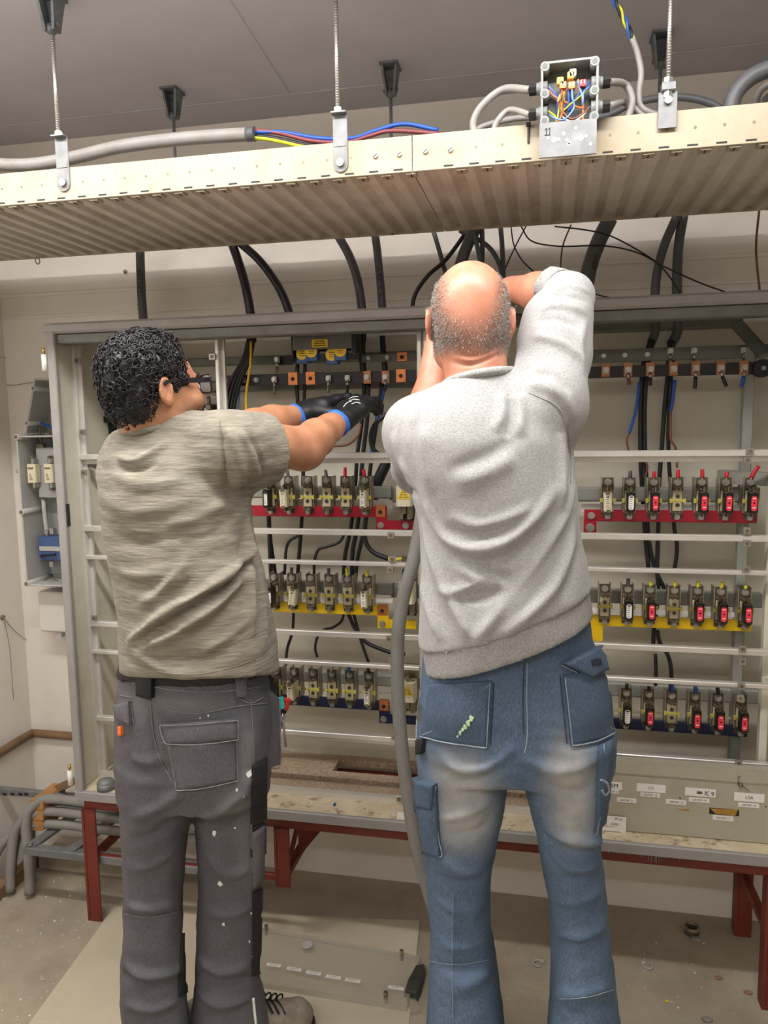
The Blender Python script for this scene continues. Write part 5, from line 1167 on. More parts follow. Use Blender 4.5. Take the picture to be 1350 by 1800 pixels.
# ================================================================== organic surfaces: blended distance fields meshed by surface nets
class Field:
    def __init__(s): s.p = []
    def cone(s, a, b, r1, r2, k=0.02, op='+'):
        a = np.array(a, float); b = np.array(b, float); R_ = max(r1, r2) + k
        s.p.append(('c', a, b, r1, r2, k, op, np.minimum(a, b)-R_, np.maximum(a, b)+R_)); return s
    def chain(s, pts, rad, k=0.02, op='+'):
        for i in range(len(pts)-1): s.cone(pts[i], pts[i+1], rad[i], rad[i+1], k, op)
        return s
    def ell(s, c, rad, axes=None, k=0.02, op='+'):
        c = np.array(c, float); rad = np.array(rad, float); A = np.eye(3) if axes is None else np.array(axes, float)
        R_ = rad.max() + k
        s.p.append(('e', c, rad, A, 0, k, op, c-R_, c+R_)); return s
    def loft(s, secs, k=0.02, op='+', e=2.3):
        """secs: rows (z, xc, yc, half width, half depth, turn)"""
        S = np.array(sorted(secs), float); rm = S[:, 3:5].max() + k
        lo = np.array([S[:, 1].min()-rm, S[:, 2].min()-rm, S[0, 0]-k]); hi = np.array([S[:, 1].max()+rm, S[:, 2].max()+rm, S[-1, 0]+k])
        s.p.append(('l', S, e, 0, 0, k, op, lo, hi)); return s
    def plane(s, pt, nrm, lo, hi, k=0.003):            # cut away what lies on the side the normal points to
        n = np.array(nrm, float); n /= np.linalg.norm(n)
        s.p.append(('h', np.array(pt, float), n, 0, 0, k, '&', np.array(lo, float), np.array(hi, float))); return s
    def dist(s, q, Pn):
        t = q[0]
        if t == 'c':
            a, b, r1, r2 = q[1:5]; ab = b-a; h = np.clip((Pn-a) @ ab / max(ab @ ab, 1e-12), 0, 1)
            return np.linalg.norm(Pn - a - h[:, None]*ab, axis=1) - (r1 + (r2-r1)*h)
        if t == 'e':
            L = (Pn-q[1]) @ q[3].T; k0 = np.linalg.norm(L/q[2], axis=1); k1 = np.linalg.norm(L/q[2]**2, axis=1)
            return k0*(k0-1.0)/np.maximum(k1, 1e-9)
        if t == 'l':
            S = q[1]; z = np.clip(Pn[:, 2], S[0, 0], S[-1, 0])
            v = [smooth_interp(z, S[:, 0], S[:, j]) for j in range(1, 6)]
            dx, dy = Pn[:, 0]-v[0], Pn[:, 1]-v[1]; c_, s_ = np.cos(v[4]), np.sin(v[4])
            u, w = dx*c_+dy*s_, -dx*s_+dy*c_
            e = q[2]; g = (np.abs(u/v[2])**e + np.abs(w/v[3])**e)**(1/e)
            d2 = (g-1)*np.minimum(v[2], v[3]); dz = np.maximum(S[0, 0]-Pn[:, 2], Pn[:, 2]-S[-1, 0])
            return np.where(dz > 0, np.sqrt(np.maximum(d2, 0)**2 + dz**2) , np.maximum(d2, dz))
        return (Pn-q[1]) @ q[2]
    def ev(s, Pn, prims):
        d = np.full(len(Pn), 0.3)
        for q in prims:
            e = s.dist(q, Pn); k = max(q[5], 1e-4); op = q[6]
            if op == '+':
                h = np.maximum(k-np.abs(d-e), 0)/k; d = np.minimum(d, e) - h*h*k*0.25
            elif op == '-':
                e = -e; h = np.maximum(k-np.abs(d-e), 0)/k; d = np.maximum(d, e) + h*h*k*0.25
            else: d = np.where(np.all((Pn >= q[7]) & (Pn <= q[8]), axis=1), np.maximum(d, e), d)
        return d
    def mesh(s, h, pad=0.012):
        pos = [q for q in s.p if q[6] == '+']
        lo = np.min([q[7] for q in pos], axis=0)-pad; hi = np.max([q[8] for q in pos], axis=0)+pad
        n = np.ceil((hi-lo)/h).astype(int)+1; B = 16
        val = np.full(tuple(n), 1.0, np.float32)
        for i in range(0, n[0], B):
            for j in range(0, n[1], B):
                for k in range(0, n[2], B):
                    b0 = lo+np.array([i, j, k])*h; b1 = b0+B*h
                    pr = [q for q in s.p if np.all(q[7]-0.02 <= b1) and np.all(q[8]+0.02 >= b0)]
                    if not any(q[6] == '+' for q in pr): continue
                    sz = np.minimum(B, n-np.array([i, j, k]))
                    X, Y, Z = np.meshgrid(*(np.arange(m_)*h for m_ in sz), indexing='ij')
                    Q = np.stack([X, Y, Z], -1).reshape(-1, 3)+b0
                    mid = s.ev(Q[[0, -1, len(Q)//2]], pr)
                    if np.all(mid > 2.2*B*h): continue
                    val[i:i+sz[0], j:j+sz[1], k:k+sz[2]] = s.ev(Q, pr).reshape(sz)
        return surface_nets(val, lo, h)
def smooth_interp(x, xp, fp):
    n = len(xp); i = np.clip(np.searchsorted(xp, x)-1, 0, n-2)
    m = np.zeros(n); dlt = np.diff(fp)/np.maximum(np.diff(xp), 1e-9); m[0], m[-1] = dlt[0], dlt[-1]
    for a in range(1, n-1):
        m[a] = 0 if dlt[a-1]*dlt[a] <= 0 else 2*dlt[a-1]*dlt[a]/(dlt[a-1]+dlt[a])
    hh = np.diff(xp)[i]; t_ = (x-xp[i])/hh
    return (2*t_**3-3*t_**2+1)*fp[i] + (t_**3-2*t_**2+t_)*hh*m[i] + (-2*t_**3+3*t_**2)*fp[i+1] + (t_**3-t_**2)*hh*m[i+1]
def surface_nets(v, lo, h):
    nx, ny, nz = (d-1 for d in v.shape); neg = v < 0
    cnt = np.zeros((nx, ny, nz), np.int8)
    for a in (0, 1):
        for b in (0, 1):
            for c in (0, 1): cnt += neg[a:a+nx, b:b+ny, c:c+nz]
    act = (cnt > 0) & (cnt < 8); idx = np.argwhere(act); ids = np.full(act.shape, -1, np.int64); ids[act] = np.arange(len(idx))
    acc = np.zeros((len(idx), 3)); num = np.zeros(len(idx)); I = idx
    cor = [(a, b, c) for a in (0, 1) for b in (0, 1) for c in (0, 1)]
    for p in cor:
        for ax in range(3):
            if p[ax]: continue
            q = list(p); q[ax] = 1
            va = v[I[:, 0]+p[0], I[:, 1]+p[1], I[:, 2]+p[2]].astype(float); vb = v[I[:, 0]+q[0], I[:, 1]+q[1], I[:, 2]+q[2]].astype(float)
            m = (va < 0) != (vb < 0); t_ = va/np.where(np.abs(va-vb) < 1e-12, 1, va-vb)
            pt = np.tile(np.array(p, float), (len(I), 1)); pt[:, ax] += t_
            acc[m] += pt[m]; num[m] += 1
    V = lo + (I + acc/num[:, None])*h
    F = []
    for ax in range(3):
        o1, o2 = [a for a in range(3) if a != ax]
        sl0 = [slice(None)]*3; sl1 = [slice(None)]*3; sl0[ax] = slice(0, -1); sl1[ax] = slice(1, None)
        a_, b_ = neg[tuple(sl0)], neg[tuple(sl1)]
        E_ = np.argwhere(a_ != b_); E_ = E_[(E_[:, o1] > 0) & (E_[:, o2] > 0) & (E_[:, o1] < v.shape[o1]-1) & (E_[:, o2] < v.shape[o2]-1)]
        flip = a_[tuple(E_.T)]
        def cid(d1, d2):
            q = E_.copy(); q[:, o1] -= d1; q[:, o2] -= d2; return ids[tuple(q.T)]
        q = np.stack([cid(1, 1), cid(0, 1), cid(0, 0), cid(1, 0)], 1)
        if ax == 1: flip = ~flip
        q[~flip] = q[~flip][:, ::-1]; F.append(q)
    return V, np.concatenate(F)
def normals(V, F):
    n = np.zeros_like(V); fn = np.cross(V[F[:, 2]]-V[F[:, 0]], V[F[:, 3]]-V[F[:, 1]])
    for k in range(4): np.add.at(n, F[:, k], fn)
    return n/np.maximum(np.linalg.norm(n, axis=1), 1e-12)[:, None]
def relax(V, F, it=1, f=0.5):
    for _ in range(it):
        s = np.zeros_like(V); c = np.zeros(len(V))
        for k in range(4):
            np.add.at(s, F[:, k], V[F[:, (k+1) % 4]] + V[F[:, (k-1) % 4]]); np.add.at(c, F[:, k], 2)
        V = V + f*(s/np.maximum(c, 1)[:, None]-V)
    return V
def to_obj(name, V, F, mat, parent):
    me = bpy.data.meshes.new(name)
    me.vertices.add(len(V)); me.vertices.foreach_set('co', V.astype(np.float32).ravel())
    me.loops.add(len(F)*4); me.loops.foreach_set('vertex_index', F.astype(np.int32).ravel())
    me.polygons.add(len(F)); me.polygons.foreach_set('loop_start', np.arange(0, len(F)*4, 4, dtype=np.int32))
    me.polygons.foreach_set('use_smooth', np.ones(len(F), bool)); me.update(calc_edges=True); me.materials.append(mat)
    o = bpy.data.objects.new(name, me); COL.objects.link(o)
    if parent is not None: o.parent = parent; local(o)
    return o
def attr(o, name, vals):
    a = o.data.attributes.new(name, 'FLOAT', 'POINT'); a.data.foreach_set('value', np.asarray(vals, np.float32))
class Surf:
    """ray-casts on a finished skin, to lay seams, pockets and folds on it"""
    def __init__(s, V, F): s.b = BVHTree.FromPolygons([tuple(p) for p in V], [tuple(f) for f in F])
    def hit(s, px, py):
        d = Vector(ray(px, py)).normalized(); h = s.b.ray_cast(Vector(CAMPOS), d)
        if h[0] is None: return None
        return np.array(h[0]), np.array(h[1])
    def line(s, pts, n=8, off=0.0):
        out = []
        for i in range(len(pts)-1):
            for k in range(n):
                u = k/n; r_ = s.hit(pts[i][0]+(pts[i+1][0]-pts[i][0])*u, pts[i][1]+(pts[i+1][1]-pts[i][1])*u)
                if r_: out.append(r_[0]+r_[1]*off)
        r_ = s.hit(*pts[-1])
        if r_: out.append(r_[0]+r_[1]*off)
        return out
def px_curve(pts, n=5):
    return [tuple(q[:2]) for q in catmull([(p[0], p[1], 0) for p in pts], n)]
def folds(V, F, strokes):
    """push the cloth out (or in) along each fold line; stroke = (pixel points, width m, height m)"""
    sf = Surf(V, F); N = normals(V, F); D = np.zeros(len(V))
    for pts, w, amp in strokes:
        L = sf.line(px_curve(pts, 4), 2)
        if len(L) < 2: continue
        L = np.array(L); m = len(L)-1; best = np.full(len(V), 9.0); tt = np.zeros(len(V))
        lo, hi = L.min(0)-3*w, L.max(0)+3*w
        sel = np.where(np.all((V > lo) & (V < hi), axis=1))[0]
        if not len(sel): continue
        Q = V[sel]; bd = np.full(len(sel), 9.0); bt = np.zeros(len(sel))
        for i in range(m):
            a, b = L[i], L[i+1]; ab = b-a; h = np.clip((Q-a) @ ab/max(ab @ ab, 1e-12), 0, 1)
            d = np.linalg.norm(Q-a-h[:, None]*ab, axis=1); k = d < bd; bd[k] = d[k]; bt[k] = (i+h[k])/m
        tp = np.clip(np.minimum(bt, 1-bt)/0.22, 0, 1)**0.7
        D[sel] += amp*np.exp(-(bd/w)**2)*tp
    return V + N*D[:, None]
def wob(V, amp, freqs, seed=0):
    r_ = np.random.default_rng(seed); out = np.zeros(len(V))
    for f in freqs:
        for _ in range(3):
            k = r_.normal(size=3); k /= np.linalg.norm(k)
            out += np.sin((V @ k)*f + r_.uniform(0, 6.28))/3/len(freqs)
    return out*amp
def patch(sf, quad, mat, name, root, thick=0.004, nu=14, nv=14, bulge=0.0, edge=0.0012, parent=None):
    """a sewn-on piece of cloth: quad = four pixel corners (tl, tr, br, bl) laid on the skin"""
    G = []
    for j in range(nv+1):
        for i in range(nu+1):
            u, v = i/nu, j/nv
            x = (1-v)*((1-u)*quad[0][0]+u*quad[1][0]) + v*((1-u)*quad[3][0]+u*quad[2][0])
            y = (1-v)*((1-u)*quad[0][1]+u*quad[1][1]) + v*((1-u)*quad[3][1]+u*quad[2][1])
            h = sf.hit(x, y)
            if h is None: h = (G[-1][0], G[-1][1]) if G else (at(x, y, 1.5), np.array([0, -1.0, 0]))
            G.append((h[0], h[1], u, v))
    P0 = np.array([g[0] for g in G]); P0g = P0.reshape(nv+1, nu+1, 3)
    for _ in range(2):
        P0g[1:-1, 1:-1] = 0.5*P0g[1:-1, 1:-1] + 0.125*(P0g[:-2, 1:-1]+P0g[2:, 1:-1]+P0g[1:-1, :-2]+P0g[1:-1, 2:])
    P0 = P0g.reshape(-1, 3)
    Nn = np.array([g[1] for g in G]); Nn = Nn*0.5 + Nn.mean(0)*0.5; Nn /= np.linalg.norm(Nn, axis=1)[:, None]
    U = np.array([g[2] for g in G]); Vv = np.array([g[3] for g in G])
    top = P0 + Nn*(thick + bulge*(np.sin(PI*U)*np.sin(PI*np.clip(Vv*0.9+0.1, 0, 1)))[:, None]); bot = P0 - Nn*0.004
    b = MB(); m = nu+1; vs = list(top)+list(bot); o = len(top); fs = []; sm = []
    for j in range(nv):
        for i in range(nu):
            a = j*m+i; fs.append((a+m, a+m+1, a+1, a)); sm.append(True); fs.append((o+a, o+a+1, o+a+m+1, o+a+m)); sm.append(True)
    for i in range(nu):
        fs += [(i, i+1, o+i+1, o+i), (o+nv*m+i, o+nv*m+i+1, nv*m+i+1, nv*m+i)]
    for j in range(nv):
        a, c = j*m, j*m+nu; fs += [(o+a, o+a+m, a+m, a), (c, c+m, o+c+m, o+c)]
    sm += [False]*(2*nu+2*nv)
    b.add(vs, fs, sm)
    if parent is not None: return b.build(name, mat, parent)
    return P(b, name, mat, root)
def splat(sf, px, py, a_, w_, mat, parent, m_=11, lift=0.0022):
    h = sf.hit(px, py)
    if h is None: return
    n = h[1]; x_ = unit(np.cross(n, (0, 0, 1))); z_ = np.cross(x_, n); rr = random.Random(px); b = MB()
    top = [h[0]+n*lift + (x_*math.cos(k*2*PI/m_)*w_ + z_*math.sin(k*2*PI/m_))*a_*rr.uniform(0.55, 1.1) for k in range(m_)]; bot = [p - n*0.005 for p in top]
    b.add(top+bot, [tuple(range(m_)) if np.dot(np.cross(top[1]-top[0], top[2]-top[1]), n) > 0 else tuple(range(m_-1, -1, -1))] + [(k, m_+k, m_+(k+1) % m_, (k+1) % m_) for k in range(m_)], False)
    b.build('paint_splat', mat, parent)
def seam_line(sf, pts, r, mat, name, root, off=0.001, parent=None, n=6):
    L = sf.line(px_curve(pts, 3), n, off)
    if len(L) < 2: return None
    b = MB(); b.tube(L, r, 5, 1)
    return b.build(name, mat, parent) if parent is not None else P(b, name, mat, root)
def unit(v): v = np.array(v, float); return v/np.linalg.norm(v)

# ------------------------------------------------------------------ cloth, skin and hair materials
m, t = new_mat('skin'); vec = t.coord()
b_ = t.ramp(t.noise(vec, 26, 5), [(0.3, lin((184, 122, 96))), (0.7, lin((208, 146, 120)))])
b_ = t.mix(t.ramp(t.noise(vec, 9, 3), [(0.45, (0, 0, 0)), (0.75, (0.35,)*3)]), b_, lin((206, 112, 84)))
at_ = t.n('ShaderNodeAttribute', attribute_name='hair'); sp_ = t.noise(vec, 420, 2, 0.6)
hm = t.math('MULTIPLY', at_.outputs['Fac'], t.ramp(sp_, [(0.35, (0.35,)*3), (0.6, (1, 1, 1))]))
b_ = t.mix(hm, b_, lin((104, 97, 91)))
lp = t.n('ShaderNodeAttribute', attribute_name='lips'); b_ = t.mix(lp.outputs['Fac'], b_, lin((170, 92, 82)))
t.l(b_, t.bsdf.inputs['Base Color']); t.bsdf.inputs['Roughness'].default_value = 0.42
t.bsdf.inputs['Subsurface Weight'].default_value = 0.12; t.bsdf.inputs['Subsurface Scale'].default_value = 0.01
t.bump(t.noise(vec, 380, 4), 0.12, 0.0008); m_skin = m
m, t = new_mat('tanned_skin'); vec = t.coord()
b_ = t.ramp(t.noise(vec, 22, 5), [(0.3, lin((166, 114, 84))), (0.7, lin((192, 140, 108)))])
at_ = t.n('ShaderNodeAttribute', attribute_name='hair'); hm = t.math('MULTIPLY', at_.outputs['Fac'], t.ramp(t.noise(vec, 420, 2, 0.6), [(0.35, (0.3,)*3), (0.6, (1, 1, 1))]))
b_ = t.mix(hm, b_, lin((58, 46, 40)))
lp = t.n('ShaderNodeAttribute', attribute_name='lips'); b_ = t.mix(lp.outputs['Fac'], b_, lin((150, 84, 76)))
t.l(b_, t.bsdf.inputs['Base Color']); t.bsdf.inputs['Roughness'].default_value = 0.45
t.bsdf.inputs['Subsurface Weight'].default_value = 0.1; t.bsdf.inputs['Subsurface Scale'].default_value = 0.01
t.bump(t.noise(vec, 380, 4), 0.12, 0.0008); m_skin2 = m
m, t = new_mat('heather_grey_fleece'); vec = t.coord('Object', (1, 1, 2.4))
b_ = t.ramp(t.noise(vec, 240, 4, 0.75), [(0.3, lin((130, 130, 129))), (0.5, lin((163, 163, 162))), (0.7, lin((188, 188, 188)))])
b_ = t.mix(t.ramp(t.noise(vec, 60, 5, 0.7), [(0.4, (0, 0, 0)), (0.7, (0.35,)*3)]), b_, lin((150, 150, 149)))
t.l(b_, t.bsdf.inputs['Base Color']); t.bsdf.inputs['Roughness'].default_value = 0.95; t.bsdf.inputs['Sheen Weight'].default_value = 0.15
t.bump(t.noise(vec, 330, 3), 0.3, 0.0012); m_fleece = m
m, t = new_mat('ribbed_fleece'); vec = t.coord()
b_ = t.ramp(t.noise(vec, 260, 4, 0.75), [(0.3, lin((132, 131, 130))), (0.7, lin((176, 175, 174)))])
t.l(b_, t.bsdf.inputs['Base Color']); t.bsdf.inputs['Roughness'].default_value = 0.95
wv = t.n('ShaderNodeTexWave', wave_type='BANDS', bands_direction='X'); wv.inputs['Scale'].default_value = 95; t.l(vec, wv.inputs['Vector']); t.bump(wv.outputs['Fac'], 0.25, 0.001); m_rib = m
m, t = new_mat('slub_cotton_olive'); vec = t.coord('Object', (1.6, 1.6, 17))
b_ = t.ramp(t.noise(vec, 15, 5, 0.65), [(0.3, lin((110, 106, 94))), (0.5, lin((132, 127, 113))), (0.72, lin((154, 149, 134)))])
t.l(b_, t.bsdf.inputs['Base Color']); t.bsdf.inputs['Roughness'].default_value = 0.95; t.bsdf.inputs['Sheen Weight'].default_value = 0.1
t.bump(t.noise(t.coord('Object', (1.5, 1.5, 9)), 16, 6, 0.65), 0.65, 0.004); m_tee = m
def cloth(name, dark, mid, pale, bsc=260, bst=0.25, fade=None):
    m, t = new_mat(name); vec = t.coord()
    tw = t.noise(t.coord('Object', (5, 5, 1)), 130, 3, 0.7)
    b_ = t.ramp(tw, [(0.3, lin(dark)), (0.5, lin(mid)), (0.72, lin(pale))])
    b_ = t.mix(t.ramp(t.noise(vec, 9, 6, 0.65), [(0.4, (0, 0, 0)), (0.75, (0.45,)*3)]), b_, lin(dark))
    if fade:
        a_ = t.n('ShaderNodeAttribute', attribute_name='fade')
        f_ = t.math('MULTIPLY', a_.outputs['Fac'], t.ramp(t.noise(vec, 34, 6, 0.7), [(0.25, (0.55,)*3), (0.7, (1, 1, 1))]))
        b_ = t.mix(f_, b_, lin(fade))
    t.l(b_, t.bsdf.inputs['Base Color']); t.bsdf.inputs['Roughness'].default_value = 0.9
    t.bump(t.noise(vec, bsc, 4), bst, 0.001); return m
m_jean = cloth('worn_blue_denim', (62, 80, 102), (84, 104, 128), (112, 130, 150), fade=(176, 174, 168))
m_jean2 = cloth('dark_blue_denim', (54, 70, 90), (74, 92, 114), (98, 116, 134))
m_stit = M('pale_seam_stitch', (138, 150, 160), 0.9, var=0.2, scale=200)
m_dstit = M('dark_seam', (44, 54, 70), 0.9, var=0.1)
m_trou = cloth('grey_work_canvas', (74, 72, 77), (90, 88, 93), (108, 106, 110), fade=(140, 138, 136))
m_trou2 = cloth('grey_pocket_canvas', (80, 78, 83), (98, 96, 101), (119, 117, 120))
m_tst = M('worn_grey_seam', (132, 130, 129), 0.9, var=0.25, scale=160)
m_cord = M('black_cordura', (34, 34, 38), 0.85, var=0.3, scale=120, bump=0.4, bscale=300)
m_belt = M('black_leather_belt', (26, 25, 27), 0.5, var=0.2)
m_boot = M('dusty_work_boot', (146, 138, 124), 0.9, var=0.25, scale=40, bump=0.3, bscale=120, dirt=(168, 158, 140), dirt_amt=0.7, dscale=20)
m_sole = M('boot_sole', (44, 42, 40), 0.8, var=0.2)
m_lace = M('black_lace', (28, 27, 27), 0.8, var=0.1)
m_glove = M('black_nitrile_glove', (24, 24, 27), 0.5, var=0.25, scale=60, bump=0.25, bscale=160)
m_gcuff = M('blue_glove_cuff', (48, 112, 206), 0.7, var=0.08, scale=80)
m_spl = M('dried_white_paint', (224, 226, 224), 0.6, var=0.04)
m_mint = M('dried_mint_paint', (176, 206, 160), 0.6, var=0.1)
m_reflect = M('silver_reflective_tape', (214, 214, 210), 0.4, var=0.05)
m_curl = M('black_curly_hair', (27, 23, 26), 0.46, var=0.4, scale=60)
m_gryh = M('grey_stubble_hair', (172, 168, 162), 0.6, var=0.3, scale=300)
m_dkh = M('dark_stubble_hair', (96, 89, 83), 0.6, var=0.3, scale=300)
m_eye = M('eye_white', (232, 228, 220), 0.2, var=0.02)
m_iris = M('brown_iris', (60, 40, 28), 0.2, var=0.1)

def head_field(fl, c, f, u, s=1.0):
    """skull, face, ears; c = centre of the cranium, f = facing direction, u = up"""
    f = unit(f); u = unit(np.array(u, float) - f*np.dot(u, f)); r = np.cross(f, u); A = np.array([r, f, u])
    def p(x, y, z): return np.array(c) + s*(r*x + f*y + u*z)
    fl.ell(p(0, -0.004, 0.006), np.array([0.0745, 0.094, 0.088])*s, A, 0.02)
    fl.ell(p(0, 0.032, -0.040), np.array([0.063, 0.064, 0.080])*s, A, 0.03)
    fl.cone(p(-0.040, 0.030, -0.085), p(0, 0.078, -0.112), 0.028*s, 0.020*s, 0.03); fl.cone(p(0.040, 0.030, -0.085), p(0, 0.078, -0.112), 0.028*s, 0.020*s, 0.03)
    fl.ell(p(0, -0.045, -0.040), np.array([0.060, 0.046, 0.056])*s, A, 0.03)
    fl.cone(p(-0.03, 0.088, -0.004), p(0.03, 0.088, -0.004), 0.010*s, 0.010*s, 0.012)
    fl.chain([p(0, 0.092, -0.012), p(0, 0.106, -0.036), p(0, 0.110, -0.052)], [0.008*s, 0.0095*s, 0.0125*s], 0.010)
    for q in (-1, 1):
        fl.ell(p(q*0.012, 0.100, -0.055), np.array([0.008, 0.009, 0.007])*s, A, 0.006)
        fl.ell(p(q*0.043, 0.072, -0.050), np.array([0.022, 0.022, 0.022])*s, A, 0.02)
        fl.ell(p(q*0.031, 0.096, -0.022), np.array([0.016, 0.012, 0.010])*s, A, 0.008, '-')
        fl.ell(p(q*0.031, 0.082, -0.022), np.array([0.0155, 0.0125, 0.0120])*s, A, 0.004)
        B_ = np.array([unit(r*q+f*0.22), unit(f-r*q*0.22), u])
        fl.ell(p(q*0.0780, -0.008, -0.026), np.array([0.0058, 0.0165, 0.0285])*s, B_, 0.005)
        fl.ell(p(q*0.076, -0.002, -0.046), np.array([0.0075, 0.010, 0.012])*s, B_, 0.006)
        fl.ell(p(q*0.0885, -0.002, -0.025), np.array([0.0090, 0.0095, 0.0175])*s, B_, 0.003, '-')
        ec = p(q*0.0825, -0.008, -0.024); rim = [ec + s*(B_[1]*0.0145*math.cos(a) + u*0.0255*math.sin(a)) for a in np.linspace(-0.5, 4.0, 11)]
        fl.chain(rim, [0.0036*s]*11, 0.003)
    fl.ell(p(0, 0.094, -0.077), np.array([0.024, 0.011, 0.0065])*s, A, 0.006); fl.ell(p(0, 0.092, -0.087), np.array([0.021, 0.011, 0.007])*s, A, 0.006)
    fl.cone(p(-0.022, 0.104, -0.0815), p(0.022, 0.104, -0.0815), 0.002*s, 0.002*s, 0.004, '-')
    return p, r, f, u
def hand_field(fl, w, d, n, side, curl, s=1.0, spread=0.10, k=0.007, grow=0.0):
    """w = wrist, d = direction of the fingers, n = where the palm faces, side = +1 / -1 thumb side along d x n"""
    d = unit(d); n = unit(np.array(n, float) - d*np.dot(n, d)); t_ = np.cross(d, n)*side; g = grow
    K = [w + s*(d*0.088 + t_*x + n*(-0.004)) for x in (0.030, 0.010, -0.011, -0.030)]
    for x, kn in zip((0.018, 0.006, -0.007, -0.018), K):
        fl.chain([w + s*(t_*x), w + s*(d*0.045 + t_*(x*1.35) + n*-0.002), kn], [(0.0165+g)*s, (0.0155+g)*s, (0.0112+g)*s], 0.016)
    fl.ell(w + s*(d*0.030 + t_*0.022 + n*0.012), np.array([0.030, 0.018, 0.016])*s+g, np.array([d, t_, n]), 0.014)
    for i, (kn, L) in enumerate(zip(K, (0.073, 0.081, 0.076, 0.060))):
        dv = unit(d + t_*spread*(1.5-i)*0.6); a = curl[i]; q = kn; ang = 0.35*a
        pts = [kn]; nx = n
        for seg, fr in enumerate((0.46, 0.30, 0.24)):
            dd = dv*math.cos(ang) + nx*math.sin(ang); q = q + dd*L*s*fr; pts.append(q); ang += a*(0.75 if seg == 0 else 0.55)
        fl.chain(pts, [(0.0098+g)*s, (0.0090+g)*s, (0.0082+g)*s, (0.0070+g)*s], k)
    b0 = w + s*(d*0.022 + t_*0.026 + n*0.008); a = curl[4]
    d1 = unit(d*0.62 + t_*0.62 + n*0.42); d2 = unit(d*0.85 + t_*(0.35-0.3*a) + n*(0.35+0.5*a)); d3 = unit(d*0.9 + t_*(0.1-0.4*a) + n*(0.25+0.6*a))
    fl.chain([b0, b0+d1*0.038*s, b0+d1*0.038*s+d2*0.033*s, b0+d1*0.038*s+d2*0.033*s+d3*0.026*s], [(0.0145+g)*s, (0.0115+g)*s, (0.0105+g)*s, (0.0082+g)*s], k)
def S(py, l, r_, Y, dep, phi=0.0):
    """body cross-section from its outline in the photograph: seen width at depth Y, own depth, turn against the line of sight"""
    C = at((l+r_)/2, py, Y); a, b = at(l, py, Y), at(r_, py, Y)
    ba, bb = math.atan2(a[0], a[1]), math.atan2(b[0], b[1]); dist = math.hypot(C[0], C[1])
    w = dist*math.tan((bb-ba)/2); dep = min(dep, w/max(abs(math.sin(phi)), 1e-3)*0.95)
    wa = math.sqrt(max(w*w - (dep*math.sin(phi))**2, (0.3*w)**2))/math.cos(phi)
    return (C[2], C[0], C[1], wa, dep, -math.atan2(C[0], C[1]) + phi)

# ================================================================== the bald man in the grey sweatshirt
YRM = 1.48
man = thing('person', (-0.06, YRM, 0), 'balding man seen from behind in grey sweatshirt and faded blue work jeans, right arm raised', 'person')
PH = 0.12
headc = at(826, 546, 1.49) + np.array([0, 0, 0.0])
headp = dict(c=headc, f=(-0.16, 1.0, 0.02), u=(0.0, 0.06, 1.0), s=0.955)
neck0, neck1 = at(840, 690, 1.465), at(832, 605, 1.475)
shR, elR = at(955, 716, 1.48), at(1004, 520, 1.63)
wrR = at(900, 508, 1.79)
shL, elL = at(736, 760, 1.49), at(734, 822, 1.66)
wrL = at(772, 590, 1.76)
B = Field()
head_field(B, **headp)
B.cone(neck0, neck1, 0.062, 0.057, 0.03)
B.loft([S(700, 775, 905, YRM, 0.07, PH), S(740, 730, 965, YRM, 0.085, PH), S(820, 738, 980, YRM, 0.095, PH), S(950, 765, 995, YRM, 0.095, PH), S(1080, 760, 1020, YRM, 0.10, PH), S(1200, 755, 1050, YRM, 0.105, PH), S(1310, 760, 1050, YRM, 0.10, PH)], 0.04)
B.chain([shR, elR], [0.052, 0.040], 0.03); B.chain([elR, elR*0.45+wrR*0.55, wrR], [0.041, 0.038, 0.028], 0.02)
B.chain([shL, elL], [0.050, 0.037], 0.03); B.chain([elL, elL*0.5+wrL*0.5, wrL], [0.036, 0.037, 0.028], 0.02)
hd = unit(at(868, 524, 1.88)-wrR)
hand_field(B, wrR, unit(wrR-(elR*0.4+wrR*0.6))*0.4+hd*0.6, (-0.1, 0.5, -1), 1, (0.75, 0.8, 0.85, 0.9, 0.5))
hand_field(B, wrL, (0.25, 0.35, 1.0), (0.8, 0.4, -0.3), -1, (0.6, 0.65, 0.7, 0.8, 0.4))
hipz = at(900, 1290, YRM)[2]
legs = {}
for s, pts, rad in (('L', [(822, 1310), (812, 1450), (806, 1570), (812, 1700), (818, 1830)], (0.075, 0.046, 0.040, 0.042, 0.038)), ('R', [(990, 1310), (1000, 1450), (1012, 1570), (1022, 1700), (1030, 1830)], (0.075, 0.046, 0.040, 0.042, 0.038))):
    J = [at(px, py, YRM) for px, py in pts]; legs[s] = J; J.append(np.array([J[-1][0], YRM, 0.07]))
    B.chain(J, list(rad)+[0.036], 0.03)
    B.cone(np.array([J[-1][0], YRM-0.03, 0.035]), np.array([J[-1][0]+(0.04 if s == 'R' else -0.03), YRM+0.16, 0.03]), 0.033, 0.028, 0.02)
V, F = B.mesh(0.0036); V = relax(V, F, 1, 0.4)
V = folds(V, F, [([(788, 634), (830, 640), (884, 618)], 0.0045, -0.0035), ([(800, 622), (840, 626), (882, 606)], 0.004, -0.0025), ([(792, 628), (835, 633), (884, 612)], 0.005, 0.0022)])
body = to_obj('body', V, F, m_skin, man)
hp, hr, hf, hu = head_field(Field(), **headp)
rel = (V-headc)/headp['s']; hx, hy, hz = rel @ hr, rel @ hf, rel @ hu
def fuzzy(v, a, b): return np.clip((v-a)/(b-a), 0, 1)
